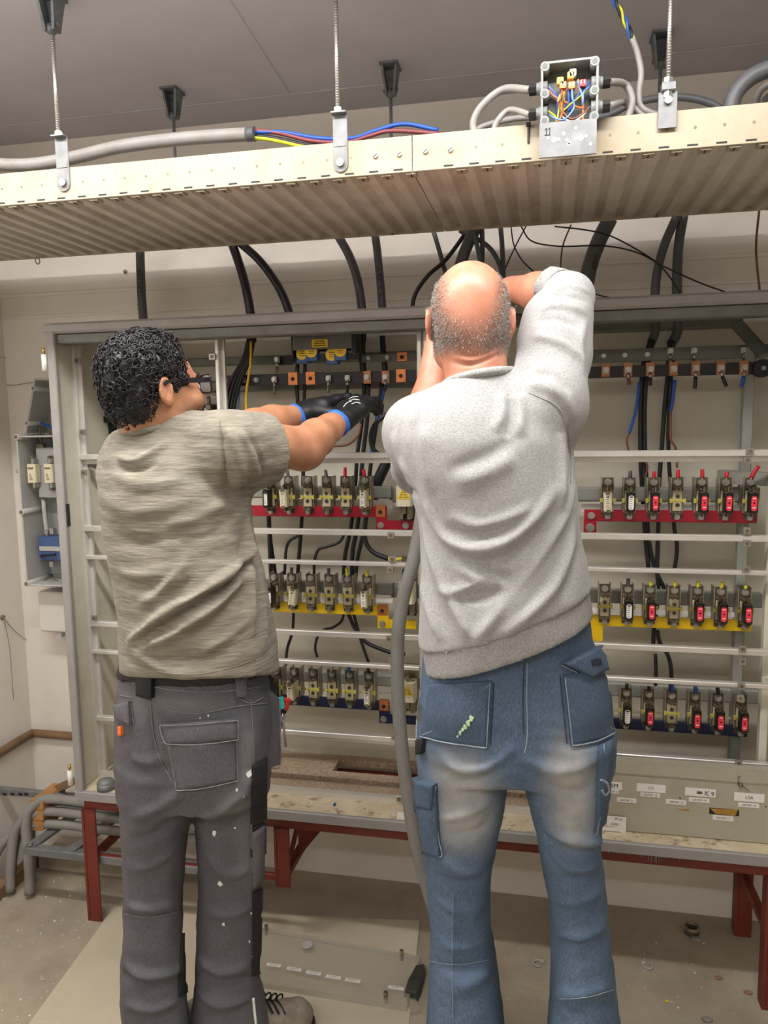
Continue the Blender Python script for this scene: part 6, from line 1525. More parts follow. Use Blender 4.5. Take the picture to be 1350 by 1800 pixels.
# close-cropped horseshoe of hair: round the back and sides, bare on the crown and high at the back of the skull
bald_r = np.sqrt((hx/0.050)**2 + ((hz-0.070)/0.112)**2)
hairband = fuzzy(bald_r, 0.82, 1.45) * fuzzy(-hz, -0.085, -0.05) 
hairband = np.where(hy > -0.03, np.maximum(hairband, 0)*fuzzy(np.abs(hx), 0.045, 0.066)*fuzzy(-hy, -0.045, -0.015), hairband)
hairband = hairband * fuzzy(hz, -0.095, -0.068) * (hz < 0.1) * np.where((np.abs(hx) > 0.0775) & (hz < 0.0), 0, 1)
inhead = (np.abs(hz) < 0.13) & (np.abs(hx) < 0.1) & (np.abs(hy) < 0.13)
hm_ = np.where(inhead, hairband, 0); attr(body, 'hair', (0.62+0.36*fuzzy(-hz, 0.0, 0.06))*hm_)
attr(body, 'lips', np.where(inhead & (hy > 0.088) & (np.abs(hz+0.082) < 0.011) & (np.abs(hx) < 0.024), 0.8, 0))
Nb = normals(V, F)
def stubble(V, N, w, count, L, mats, root, seed, down=0.6, name='hair'):
    r_ = np.random.default_rng(seed); pr = w/w.sum(); ids = r_.choice(len(V), count, p=pr)
    for g, mt in enumerate(mats):
        b = MB()
        for i in ids[g::len(mats)]:
            p = V[i] + r_.normal(size=3)*0.0016; n = N[i]; d = unit(n*0.7 + np.array([r_.normal()*0.25, r_.normal()*0.25, -down]) )
            sd = unit(np.cross(d, r_.normal(size=3)))*0.00034; p = p - n*0.0006
            b.v += [tuple(p+sd), tuple(p-sd), tuple(p+d*L*r_.uniform(0.7, 1.3))]; k = len(b.v); b.f.append((k-3, k-2, k-1)); b.s.append(False)
        o = P(b, name, mt, root); o['kind'] = 'stuff'
stubble(V, Nb, hm_**1.2, 19000, 0.0042, [m_gryh, m_dkh, m_gryh], man, 3)
for q in (-1, 1):
    e = hp(q*0.031, 0.0840, -0.022); b = MB(); b.ball(e, 0.0118, 14, 10); eo = P(b, 'eye', m_eye, man)
    b = MB(); b.ball(e + hf*0.0075, 0.0058, 10, 8); b.build('iris', m_iris, eo)

# sweatshirt
T = Field()
T.loft([S(640, 795, 882, YRM-0.005, 0.060, PH), S(662, 778, 900, YRM-0.005, 0.068, PH), S(684, 758, 925, YRM-0.005, 0.080, PH), S(706, 728, 955, YRM-0.005, 0.094, PH), S(735, 705, 985, YRM-0.005, 0.112, PH), S(780, 696, 1003, YRM-0.005, 0.130, PH), S(850, 715, 1010, YRM-0.005, 0.135, PH), S(920, 735, 1016, YRM-0.005, 0.132, PH), S(1000, 739, 1030, YRM-0.005, 0.135, PH), S(1060, 737, 1042, YRM-0.005, 0.142, PH), S(1130, 735, 1044, YRM-0.005, 0.145, PH), S(1200, 742, 1040, YRM-0.005, 0.138, PH), S(1240, 745, 1040, YRM-0.005, 0.13, PH)], 0.03)
T.chain([at(905, 690, YRM), shR + np.array([0, 0, 0.004]), at(972, 620, 1.55), at(980, 566, 1.59), at(1000, 522, 1.632)], [0.055, 0.076, 0.068, 0.062, 0.047], 0.035)
T.cone(at(1000, 522, 1.632), at(990, 514, 1.645), 0.046, 0.041, 0.02)
T.chain([at(790, 725, YRM), shL, elL + np.array([0.004, 0, 0.0])], [0.055, 0.064, 0.058], 0.035)
T.chain([elL + np.array([0.004, 0, 0.0]), elL*0.62+wrL*0.38], [0.057, 0.050], 0.02)
# hem cut slanting up to the right, sleeve ends
hemn = np.cross(at(1035, 1064, 1.36)-at(760, 1150, 1.36), np.array([0, 1.0, 0.06])); hemn = -hemn if hemn[2] > 0 else hemn
Tw = Field(); Tw.p = list(T.p)
T.plane(at(880, 1120, 1.345), hemn, (-0.5, 1.2, 0.9), (0.4, 1.8, 1.22), 0.002)
T.plane(elL*0.62+wrL*0.38, unit(wrL-elL), (elL*0.62+wrL*0.38)-0.09, (elL*0.62+wrL*0.38)+0.09)
CD = unit(at(950, 492, 1.69)-at(995, 508, 1.64))
T.plane(at(838, 655, 1.41), unit((-0.16, 0.10, 1.0)), at(838, 650, 1.47)-np.array([0.13, 0.13, 0.09]), at(838, 650, 1.47)+np.array([0.07, 0.13, 0.12]), 0.004)
V, F = T.mesh(0.0055); V = relax(V, F, 2, 0.5)
st = [
 ([(745, 880), (780, 945), (834, 966), (895, 950), (945, 905), (985, 850)], 0.011, 0.009), ([(752, 915), (790, 972), (840, 988), (900, 975), (950, 930)], 0.010, -0.007),
 ([(790, 905), (840, 925), (900, 908), (940, 885)], 0.009, 0.005), ([(780, 925), (830, 940), (890, 925)], 0.008, -0.005),
 ([(1012, 850), (985, 930), (945, 1000), (900, 1060), (850, 1110), (830, 1140)], 0.012, 0.010), ([(1000, 910), (970, 965), (925, 1030), (880, 1085), (862, 1120)], 0.010, -0.008),
 ([(1008, 910), (1000, 970), (975, 1030), (930, 1080), (880, 1120)], 0.011, 0.008), ([(1020, 960), (1005, 1010), (985, 1050)], 0.010, -0.005),
 ([(742, 910), (757, 970), (785, 1040), (815, 1100), (822, 1128)], 0.010, 0.008), ([(740, 940), (748, 1000), (765, 1060), (790, 1115)], 0.011, -0.006), ([(738, 1000), (750, 1060), (775, 1130)], 0.010, 0.006),
 ([(800, 985), (830, 1015), (838, 1025), (800, 1040), (765, 1035)], 0.010, 0.006), ([(845, 985), (880, 1010), (900, 1018)], 0.009, -0.005), ([(810, 1045), (850, 1050), (885, 1035)], 0.010, -0.006),
 ([(880, 690), (885, 720), (870, 760)], 0.009, 0.006), ([(905, 690), (915, 720), (912, 770)], 0.010, 0.006), ([(895, 690), (900, 730), (892, 770)], 0.007, -0.006),
 ([(925, 675), (960, 680), (990, 700), (1010, 740)], 0.011, 0.006), ([(935, 655), (975, 660), (1005, 690)], 0.009, -0.005), ([(905, 800), (860, 830), (800, 850)], 0.016, 0.005), ([(920, 760), (860, 800), (780, 830)], 0.014, -0.004),
 ([(985, 760), (990, 830), (985, 900)], 0.010, 0.007), ([(1000, 740), (1006, 800), (1003, 870)], 0.008, -0.006),
 ([(935, 590), (965, 596), (1000, 612), (1025, 640)], 0.009, 0.006), ([(940, 565), (975, 560), (1015, 575)], 0.008, -0.005), ([(950, 545), (985, 538), (1030, 550)], 0.008, 0.006), ([(958, 525), (990, 518), (1035, 530)], 0.007, -0.005), ([(962, 512), (1000, 505), (1038, 515)], 0.007, 0.005), ([(1030, 560), (1020, 610), (1025, 660)], 0.010, 0.005),
 ([(690, 760), (700, 800), (720, 840)], 0.010, 0.005), ([(695, 830), (715, 858), (735, 872)], 0.009, -0.006), ([(735, 720), (720, 770), (728, 830), (748, 890)], 0.010, -0.005), ([(748, 745), (745, 800), (760, 870)], 0.012, 0.004)]
V = folds(V, F, [(a, b, c*1.3) for a, b, c in st]); N_ = normals(V, F); V = V + N_*wob(V, 0.0022, (40, 75), 4)[:, None]
sweat = to_obj('sweatshirt', V, F, m_fleece, man)
sfS = Surf(V, F)
seam_line(sfS, [(985, 1085), (980, 1050), (990, 1000)], 0.0012, m_rib, 'side_seam', man, 0.0003, sweat)
seam_line(sfS, [(930, 690), (985, 720), (1002, 790), (1003, 850)], 0.0011, m_rib, 'armhole_seam', man, 0.0003, sweat)
# ribbed waistband, cuff and collar
Wb = Field(); Wb.p = [(q if q[0] != 'l' else q) for q in Tw.p if q[0] == 'l']
Wb.loft([S(1000, 742, 1026, YRM-0.005, 0.13, PH), S(1100, 740, 1040, YRM-0.005, 0.140, PH), S(1240, 750, 1032, YRM-0.005, 0.126, PH)], 0.002); Wb.p = Wb.p[-1:]
Wb.plane(at(880, 1172, 1.345), hemn, (-0.6, 1.2, 0.8), (0.5, 1.8, 1.4)); Wb.plane(at(880, 1112, 1.345), -hemn, (-0.6, 1.2, 0.8), (0.5, 1.8, 1.4))
V, F = Wb.mesh(0.0055); V = relax(V, F, 2, 0.5); to_obj('waistband', V, F, m_rib, man)
Cf = Field(); Cf.cone(at(995, 515, 1.64), at(958, 502, 1.68), 0.046, 0.041, 0.004); Cf.plane(at(962, 503, 1.675), CD, (-.3, 1.3, 1.6), (.4, 2, 2.1)); Cf.plane(at(984, 511, 1.652), -CD, (-.3, 1.3, 1.6), (.4, 2, 2.1))
Cf.cone(at(1005, 519, 1.63), at(940, 496, 1.70), 0.0375, 0.0360, 0.004, '-')
V, F = Cf.mesh(0.004); V = relax(V, F, 2, 0.5); to_obj('sleeve_cuff', V, F, m_rib, man)
cz_ = at(838, 657, 1.41); cl = [np.array([cz_[0] + 0.066*math.cos(a), 1.474 + 0.066*math.sin(a), cz_[2] + 0.006*math.sin(a)*-1 - 0.0063 + 0.0106*math.cos(a)]) for a in np.linspace(0, 2*PI, 33)]
b = MB(); b.tube(cl, 0.0085, 8, 1, caps=False); P(b, 'collar', m_rib, man)

# jeans
Jn = Field()
YJ = YRM + 0.005
Jn.loft([S(1075, 756, 1034, YJ, 0.112, PH), S(1120, 748, 1040, YJ, 0.115, PH), S(1180, 740, 1060, YJ, 0.120, PH), S(1240, 736, 1070, YJ, 0.128, PH), S(1300, 738, 1074, YJ, 0.128, PH), S(1345, 745, 1070, YJ, 0.115, PH)], 0.03)
Jn.loft([S(1280, 736, 905, YJ, 0.110), S(1340, 734, 895, YJ, 0.105), S(1400, 733, 888, YJ, 0.098), S(1480, 742, 872, YJ, 0.088), S(1550, 750, 862, YJ+0.005, 0.080), S(1610, 754, 862, YJ+0.005, 0.078), S(1700, 755, 874, YJ, 0.084), S(1790, 750, 886, YJ, 0.098), S(1850, 745, 892, YJ-0.005, 0.108), S(1880, 744, 894, YJ-0.005, 0.112)], 0.022)
Jn.loft([S(1280, 900, 1076, YJ, 0.110), S(1340, 912, 1073, YJ, 0.105), S(1400, 926, 1066, YJ, 0.098), S(1480, 944, 1056, YJ, 0.086), S(1550, 958, 1064, YJ+0.005, 0.080), S(1610, 966, 1069, YJ+0.005, 0.078), S(1700, 967, 1079, YJ, 0.084), S(1790, 963, 1090, YJ, 0.098), S(1850, 958, 1098, YJ-0.005, 0.108), S(1880, 956, 1100, YJ-0.005, 0.112)], 0.022)
V, F = Jn.mesh(0.0055); V = relax(V, F, 2, 0.5)
st = [([(905, 1310), (870, 1345), (815, 1352), (770, 1330)], 0.010, 0.006), ([(900, 1325), (850, 1372), (790, 1375)], 0.010, -0.005), ([(912, 1325), (955, 1352), (1010, 1350), (1060, 1330)], 0.011, 0.005), ([(925, 1345), (980, 1390), (1040, 1388)], 0.010, -0.005),
 ([(768, 1440), (820, 1430), (870, 1400)], 0.010, 0.005), ([(780, 1470), (830, 1465), (868, 1440)], 0.010, -0.004), ([(950, 1440), (990, 1470), (1040, 1480), (1058, 1470)], 0.012, 0.009), ([(958, 1470), (1000, 1500), (1050, 1498)], 0.010, -0.007), ([(965, 1500), (1010, 1525), (1055, 1515)], 0.011, 0.007), ([(975, 1545), (1020, 1548), (1060, 1530)], 0.011, -0.005), ([(968, 1580), (1015, 1585), (1066, 1560)], 0.011, 0.005), ([(975, 1640), (1025, 1645), (1068, 1625)], 0.010, 0.005), ([(972, 1660), (1030, 1660), (1070, 1645)], 0.009, -0.004),
 ([(760, 1500), (810, 1530), (858, 1525)], 0.012, 0.006), ([(765, 1540), (810, 1555), (855, 1545)], 0.010, -0.005), ([(768, 1585), (815, 1600), (858, 1590)], 0.011, 0.004), ([(770, 1655), (815, 1665), (862, 1650)], 0.010, 0.004), ([(765, 1700), (820, 1700), (868, 1690)], 0.012, -0.004), ([(880, 1680), (840, 1720), (800, 1740)], 0.014, 0.005), ([(975, 1750), (1030, 1745), (1082, 1730)], 0.012, 0.005), ([(1000, 1790), (1040, 1770), (1085, 1770)], 0.012, -0.005), ([(800, 1560), (795, 1660), (797, 1780)], 0.013, 0.003), ([(1012, 1600), (1020, 1700), (1025, 1790)], 0.014, 0.003)]
V = folds(V, F, [(a, b, c*1.5) for a, b, c in st]); N_ = normals(V, F); V = V + N_*(wob(V, 0.0022, (45, 90), 8) + wob(V*np.array([0.6, 0.6, 1.3]), 0.0014, (150, 190), 18))[:, None]
jeans = to_obj('jeans', V, F, m_jean, man)
sfJ = Surf(V, F)
def blob(V, pts, rx, rz):
    out = np.zeros(len(V))
    for (px, py), a, c_, amt in zip(pts, rx, rz, [1]*len(pts)):
        h = sfJ.hit(px, py)
        if h is None: continue
        out = np.maximum(out, np.exp(-(((V[:, 0]-h[0][0])/a)**2 + ((V[:, 2]-h[0][2])/c_)**2)**1.3))
    return out
fd = blob(V, [(812, 1385), (815, 1440), (1000, 1370), (1010, 1425)], [0.060, 0.062, 0.045, 0.042], [0.07, 0.07, 0.08, 0.075])
attr(jeans, 'fade', 0.95*fd*np.where(normals(V, F)[:, 1] < 0.1, 1, 0))
# pockets, seams, flap
pk = patch(sfJ, [(758, 1202), (864, 1196), (855, 1313), (742, 1296)], m_jean2, 'back_pocket', man, 0.006, 16, 16, 0.007, parent=jeans)
pk2 = patch(sfJ, [(990, 1186), (1066, 1176), (1076, 1292), (1003, 1312)], m_jean2, 'back_pocket', man, 0.006, 16, 16, 0.008, parent=jeans)
fp = patch(sfJ, [(984, 1166), (1046, 1136), (1070, 1172), (1030, 1190)], m_jean2, 'pocket_flap', man, 0.017, 10, 8, 0.003, parent=jeans)
cg = patch(sfJ, [(731, 1370), (769, 1378), (776, 1508), (738, 1495)], m_jean2, 'cargo_pocket', man, 0.008, 10, 14, 0.006, parent=jeans)
cgf = patch(sfJ, [(729, 1366), (769, 1376), (766, 1420), (728, 1414)], m_jean2, 'cargo_flap', man, 0.014, 8, 8, 0.002, parent=jeans)
tg = patch(sfJ, [(1050, 1310), (1073, 1300), (1066, 1440), (1046, 1460)], m_jean2, 'side_pocket', man, 0.006, 8, 14, 0.004, parent=jeans)
for pts, rr, mt in (([(926, 1165), (925, 1230), (926, 1290), (922, 1322)], 0.0015, m_stit), ([(921, 1165), (919, 1230), (920, 1290)], 0.001, m_dstit),
                    ([(862, 1198), (856, 1312)], 0.0016, m_stit), ([(743, 1296), (800, 1306), (855, 1313)], 0.0022, m_stit), ([(868, 1200), (862, 1310)], 0.0011, m_dstit),
                    ([(860, 1202), (800, 1260), (745, 1294)], 0.0013, m_stit),
                    ([(991, 1190), (1004, 1312)], 0.0018, m_stit), ([(1003, 1312), (1040, 1306), (1076, 1291)], 0.0022, m_stit), ([(984, 1188), (996, 1308)], 0.0011, m_dstit), ([(998, 1192), (1030, 1240), (1076, 1285)], 0.0013, m_stit),
                    ([(985, 1168), (1010, 1182), (1030, 1190), (1069, 1172)], 0.0016, m_stit), ([(1058, 1310), (1055, 1400), (1044, 1468)], 0.0014, m_stit), ([(1063, 1310), (1060, 1400), (1050, 1462)], 0.0011, m_dstit),
                    ([(730, 1413), (757, 1420), (766, 1412), (769, 1380)], 0.0015, m_stit), ([(768, 1425), (773, 1470), (777, 1506), (740, 1494)], 0.0018, m_stit), ([(797, 1570), (795, 1680), (797, 1800)], 0.0009, m_stit), ([(757, 1690), (810, 1694), (860, 1686)], 0.0009, m_stit), ([(985, 1755), (1030, 1752), (1080, 1738)], 0.0009, m_stit), ([(745, 1215), (738, 1260), (736, 1330)], 0.0014, m_stit)):
    seam_line(sfJ, pts, rr*0.75, mt, 'seam', man, 0.0062 if mt is m_stit and rr > 0.0012 else 0.002, jeans)
for px, py, a_, w_ in ((812, 1284, 0.004, 0.7), (816, 1279, 0.005, 0.6), (821, 1273, 0.005, 0.8), (826, 1267, 0.006, 0.9), (831, 1260, 0.006, 0.8), (808, 1290, 0.002, 0.8)):
    splat(sfJ, px, py, a_, w_, m_mint, jeans, 9, 0.0135)
for k in range(4): seam_line(sfJ, [(1024+k, 1159+4*k), (1032, 1157+4*k), (1039+k, 1160+4*k)], 0.0009, m_dstit, 'pocket_emblem', man, 0.0205, jeans, 2)
seam_line(sfJ, [(1050, 1366), (1060, 1374), (1062, 1386), (1056, 1394), (1052, 1384)], 0.0024, m_stit, 'tool_loop', man, 0.010, jeans)
patch(sfJ, [(738, 1300), (750, 1298), (747, 1322), (738, 1326)], m_cord, 'side_tab', man, 0.010, 5, 5, parent=jeans)
for s in ('L', 'R'):
    x = legs[s][-1][0]; dx = 0.04 if s == 'R' else -0.03
    Bt = Field(); Bt.cone((x, YRM-0.05, 0.045), (x+dx, YRM+0.19, 0.035), 0.044, 0.036, 0.02); Bt.cone((x, YRM-0.03, 0.05), (x, YRM-0.02, 0.13), 0.046, 0.045, 0.02); Bt.plane((x, YRM, 0.013), (0, 0, -1), (x-.2, 1.2, -.1), (x+.2, 1.9, .1))
    V, F = Bt.mesh(0.006); V = relax(V, F, 1); bo = to_obj('work_shoe', V, F, m_boot, man)
    b = MB(); b.hexa([(x-0.046, YRM-0.1, 0.001), (x+0.046, YRM-0.1, 0.001), (x+dx+0.042, YRM+0.225, 0.001), (x+dx-0.042, YRM+0.225, 0.001), (x-0.046, YRM-0.1, 0.022), (x+0.046, YRM-0.1, 0.022), (x+dx+0.042, YRM+0.225, 0.022), (x+dx-0.042, YRM+0.225, 0.022)]); b.build('sole', m_sole, bo)
# ================================================================== the curly-haired man in the olive-grey T-shirt
YLM = 1.50
boy = thing('person', (-0.80, YLM, 0), 'curly-haired man with glasses, olive-grey T-shirt, grey work trousers and black gloves', 'person')
PL = -0.45
hc = at(266, 671, 1.475)
hd2 = dict(c=hc, f=(0.60, 0.79, 0.10), u=(0.03, 0.08, 1.0), s=0.955)
shR2, elR2, wrR2 = at(408, 782, 1.47), at(532, 787, 1.66), at(602, 736, 1.84)
shL2, elL2, wrL2 = at(230, 808, 1.57), at(448, 752, 1.74), at(534, 728, 1.88)
B = Field(); head_field(B, **hd2)
B.cone(at(262, 785, 1.49), at(268, 715, 1.48), 0.058, 0.054, 0.03)
B.loft([S(785, 200, 330, YLM, 0.06, PL), S(810, 200, 395, YLM, 0.08, PL), S(900, 215, 400, YLM, 0.085, PL), S(1050, 235, 430, YLM, 0.09, PL), S(1200, 225, 455, YLM, 0.105, PL), S(1330, 235, 450, YLM, 0.10, PL)], 0.04)
B.chain([shR2, elR2], [0.056, 0.046], 0.03)
B.chain([elR2, elR2*0.68+wrR2*0.32, elR2*0.35+wrR2*0.65, wrR2], [0.043, 0.043, 0.033, 0.0245], 0.015); B.ell(elR2+np.array([0.002, 0.0, -0.006]), (0.042, 0.042, 0.038), None, 0.03)
B.chain([shL2, elL2], [0.055, 0.045], 0.03); B.chain([elL2, elL2*0.65+wrL2*0.35, wrL2], [0.043, 0.042, 0.0245], 0.015)
dR = unit(at(648, 697, 1.955)-wrR2); dL = unit(at(603, 700, 1.985)-wrL2)
hR = dict(w=wrR2+dR*0.005, d=dR, n=(0.10, 0.45, -1.0), side=1, curl=(0.55, 0.8, 1.0, 1.05, 0.6), s=1.0)
hL = dict(w=wrL2+dL*0.005, d=dL, n=(0.5, 0.3, -1.0), side=-1, curl=(0.5, 0.75, 0.95, 1.0, 0.5), s=1.0)
hand_field(B, **hR); hand_field(B, **hL)
lg = {}
for s, pts in (('L', [(280, 1330, 1.48), (272, 1470, 1.47), (268, 1560, 1.47), (265, 1680, 1.46), (262, 1800, 1.45)]), ('R', [(400, 1330, 1.53), (405, 1470, 1.55), (402, 1560, 1.56), (400, 1680, 1.55), (412, 1800, 1.54)])):
    J = [at(*q) for q in pts]; J.append(np.array([J[-1][0], J[-1][1], 0.08])); lg[s] = J; B.chain(J, [0.082, 0.06, 0.05, 0.048, 0.04, 0.036], 0.03)
toeR = atz(528, 1790, 0.03); heelR = np.array([lg['R'][-1][0], lg['R'][-1][1]-0.01, 0.035])
toeL = np.array([lg['L'][-1][0]+0.03, lg['L'][-1][1]+0.18, 0.03]); heelL = np.array([lg['L'][-1][0], lg['L'][-1][1]-0.02, 0.035])
B.cone(heelR, heelR*0.15+toeR*0.85, 0.033, 0.026, 0.02); B.cone(heelL, toeL, 0.033, 0.026, 0.02)
V, F = B.mesh(0.0036); V = relax(V, F, 1, 0.4)
bod2 = to_obj('body', V, F, m_skin2, boy)
hp2, r2, f2, u2 = head_field(Field(), **hd2); s2 = hd2['s']
rel = (V-hc)/s2; hx, hy, hz = rel @ r2, rel @ f2, rel @ u2
inh = (np.abs(hz) < 0.14) & (np.abs(hx) < 0.1) & (np.abs(hy) < 0.14)
beard = fuzzy(hy, 0.006, 0.035)*fuzzy(-hz, 0.040, 0.066)*np.where(np.abs(hz+0.082) < 0.008, np.where(np.abs(hx) < 0.02, 0.2, 1), 1)
side = fuzzy(-hy, -0.035, -0.02)*fuzzy(hz, -0.055, -0.02)
attr(bod2, 'hair', np.where(inh, np.maximum(0.85*beard, 0.8*side*(np.abs(hx) < 0.078)), 0)); attr(bod2, 'lips', np.where(inh & (hy > 0.088) & (np.abs(hz+0.082) < 0.011) & (np.abs(hx) < 0.022), 0.7, 0))
for q in (-1, 1):
    e = hp2(q*0.031, 0.0835, -0.022); b = MB(); b.ball(e, 0.0122, 14, 10); eo = P(b, 'eye', m_eye, boy)
    b = MB(); b.ball(e + f2*0.0078, 0.006, 10, 8); b.build('iris', m_iris, eo)
    b = MB(); b.tube([hp2(q*0.016, 0.0985, 0.002), hp2(q*0.032, 0.0975, 0.007), hp2(q*0.048, 0.086, 0.002)], 0.0034, 6, 4); P(b, 'eyebrow', m_curl, boy)
# hair: a dense mass shaped to the head with hundreds of curls standing on it
H = Field(); A2 = np.array([r2, f2, u2])
H.ell(hp2(0, -0.022, 0.030), np.array([0.085, 0.087, 0.078])*s2, A2, 0.02); H.ell(hp2(0, 0.024, 0.066), np.array([0.060, 0.038, 0.036])*s2, A2, 0.025)
H.ell(hp2(0, -0.048, -0.020), np.array([0.076, 0.056, 0.068])*s2, A2, 0.03); H.ell(hp2(0, -0.054, -0.056), np.array([0.058, 0.036, 0.030])*s2, A2, 0.02)
for q in (-1, 1):
    H.ell(hp2(q*0.066, 0.026, 0.010), np.array([0.016, 0.026, 0.050])*s2, A2, 0.012)
    H.ell(hp2(q*0.084, -0.002, -0.030), np.array([0.020, 0.024, 0.036])*s2, A2, 0.008, '-')
    H.ell(hp2(q*0.066, 0.080, 0.020), np.array([0.044, 0.034, 0.054])*s2, A2, 0.008, '-'); H.ell(hp2(q*0.075, 0.046, -0.046), np.array([0.03, 0.03, 0.035])*s2, A2, 0.008, '-')
Vh, Fh = H.mesh(0.005); Vh = relax(Vh, Fh, 1); Nh = normals(Vh, Fh)
Vh2 = Vh + Nh*(wob(Vh, 0.006, (120, 210), 2)+wob(Vh, 0.003, (400,), 5))[:, None]
hair = to_obj('hair', Vh2, Fh, m_curl, boy)
r_ = np.random.default_rng(12); b = MB(); cand = np.where(((Vh-hc) @ u2 > -0.115*s2))[0]
for i in r_.choice(cand, 1500, replace=False):
    p = Vh[i]; n = Nh[i]; a_ = unit(np.cross(n, r_.normal(size=3))); c_ = np.cross(n, a_); up = (p-hc) @ u2
    R_ = r_.uniform(0.004, 0.0105)*(1.0 if up > -0.02 else 0.6); turns = r_.uniform(0.7, 1.5)*2*PI; lift = r_.uniform(0.001, 0.008); ph = r_.uniform(0, 6.28); dr = unit(a_*r_.normal() + c_*r_.normal())
    pts = []
    for k in range(9):
        u = k/8; th = ph + turns*u; rr = R_*(0.55+0.45*u)
        pts.append(p + (a_*math.cos(th) + c_*math.sin(th))*rr + n*(0.001 + lift*math.sin(PI*u)) + dr*0.010*(u-0.5))
    b.tube(pts, r_.uniform(0.0007, 0.0016), 4, 1)
cu = b.build('curls', m_curl, hair); cu['kind'] = 'stuff'
# glasses
GL = []
for q in (-1, 1):
    c_ = hp2(q*0.034, 0.116, -0.016); b = MB(); w_, h_ = 0.0265*s2, 0.0195*s2; pts = []
    for a_ in np.linspace(0, 2*PI, 25):
        ca, sa = math.cos(a_), math.sin(a_); ex = 0.45
        pts.append(c_ + r2*w_*np.sign(ca)*abs(ca)**ex + u2*h_*np.sign(sa)*abs(sa)**ex - f2*0.006*abs(ca))
    b.tube(pts, 0.0024, 6, 1, caps=False); GL.append((pts, c_))
    if q == -1: gl = P(b, 'glasses', m_blk, boy)
    else: b.build('rim', m_blk, gl)
for pts, c_ in GL:
    b = MB(); n_p = len(pts)-1; b.add([p - f2*0.0005 for p in pts[:-1]] + [p + f2*0.0006 for p in pts[:-1]], [tuple(range(n_p)), tuple(range(2*n_p-1, n_p-1, -1))]); b.build('lens', m_glass, gl)
b = MB(); b.tube([hp2(-0.010, 0.115, -0.010), hp2(0, 0.117, -0.007), hp2(0.010, 0.115, -0.010)], 0.002, 6, 3); b.build('bridge', m_blk, gl)
for q in (-1, 1):
    b = MB(); pts = [hp2(q*0.060, 0.110, -0.008), hp2(q*0.072, 0.083, -0.008), hp2(q*0.0785, 0.04, -0.006), hp2(q*0.0835, 0.004, -0.004), hp2(q*0.084, -0.012, -0.012)]
    P_ = catmull(pts, 5)
    for k in range(len(P_)-1): b.bar(P_[k], P_[k+1], 0.0026, 0.0105 if k < 14 else 0.007, u2)
    b.build('temple', m_blk, gl)

# T-shirt
T = Field(); YT = YLM-0.005
T.loft([S(742, 232, 325, YT, 0.056, PL), S(758, 212, 345, YT, 0.066, PL), S(778, 190, 385, YT, 0.085, PL), S(805, 173, 425, YT, 0.105, PL), S(860, 174, 440, YT, 0.128, PL), S(930, 186, 444, YT, 0.132, PL), S(1000, 200, 462, YT, 0.138, PL), S(1080, 213, 478, YT, 0.146, PL), S(1150, 216, 488, YT, 0.152, PL), S(1220, 218, 492, YT, 0.150, PL)], 0.03)
slE = elR2*0.70+shR2*0.30; slM = at(452, 792, 1.555)
T.chain([at(335, 768, 1.49), shR2+np.array([0, 0, -0.004]), at(445, 792, 1.55), at(472, 788, 1.585)], [0.055, 0.069, 0.072, 0.070], 0.04)
T.chain([at(238, 788, 1.52), shL2, shL2*0.5+elL2*0.5], [0.050, 0.060, 0.060], 0.035)
T.plane(at(474, 788, 1.588), unit(at(500, 787, 1.62)-at(440, 792, 1.55)), at(470, 788, 1.585)-np.array([0.05, 0.12, 0.11]), at(470, 788, 1.585)+np.array([0.14, 0.14, 0.11]))
T.chain([at(455, 790, 1.56), at(520, 786, 1.64)], [0.054, 0.058], 0.004, '-')
q_ = shL2*0.52+elL2*0.48; T.plane(q_, unit(elL2-shL2), q_-0.1, q_+0.1)
hp_ = [at(216, 1164, YLM-0.1), at(340, 1198, YLM-0.12), at(492, 1150, YLM)]
hn = np.cross(hp_[2]-hp_[0], hp_[1]-hp_[0]); hn = -hn if hn[2] > 0 else hn
T.plane(at(340, 1192, YLM-0.13), unit(np.array([0.02, -0.22, -1.0])), (-1.3, 1.0, 0.8), (-0.3, 2.0, 1.12))
T.ell(at(272, 738, 1.487), (0.061, 0.064, 0.034), None, 0.006, '-')
V, F = T.mesh(0.0055); V = relax(V, F, 2, 0.5)
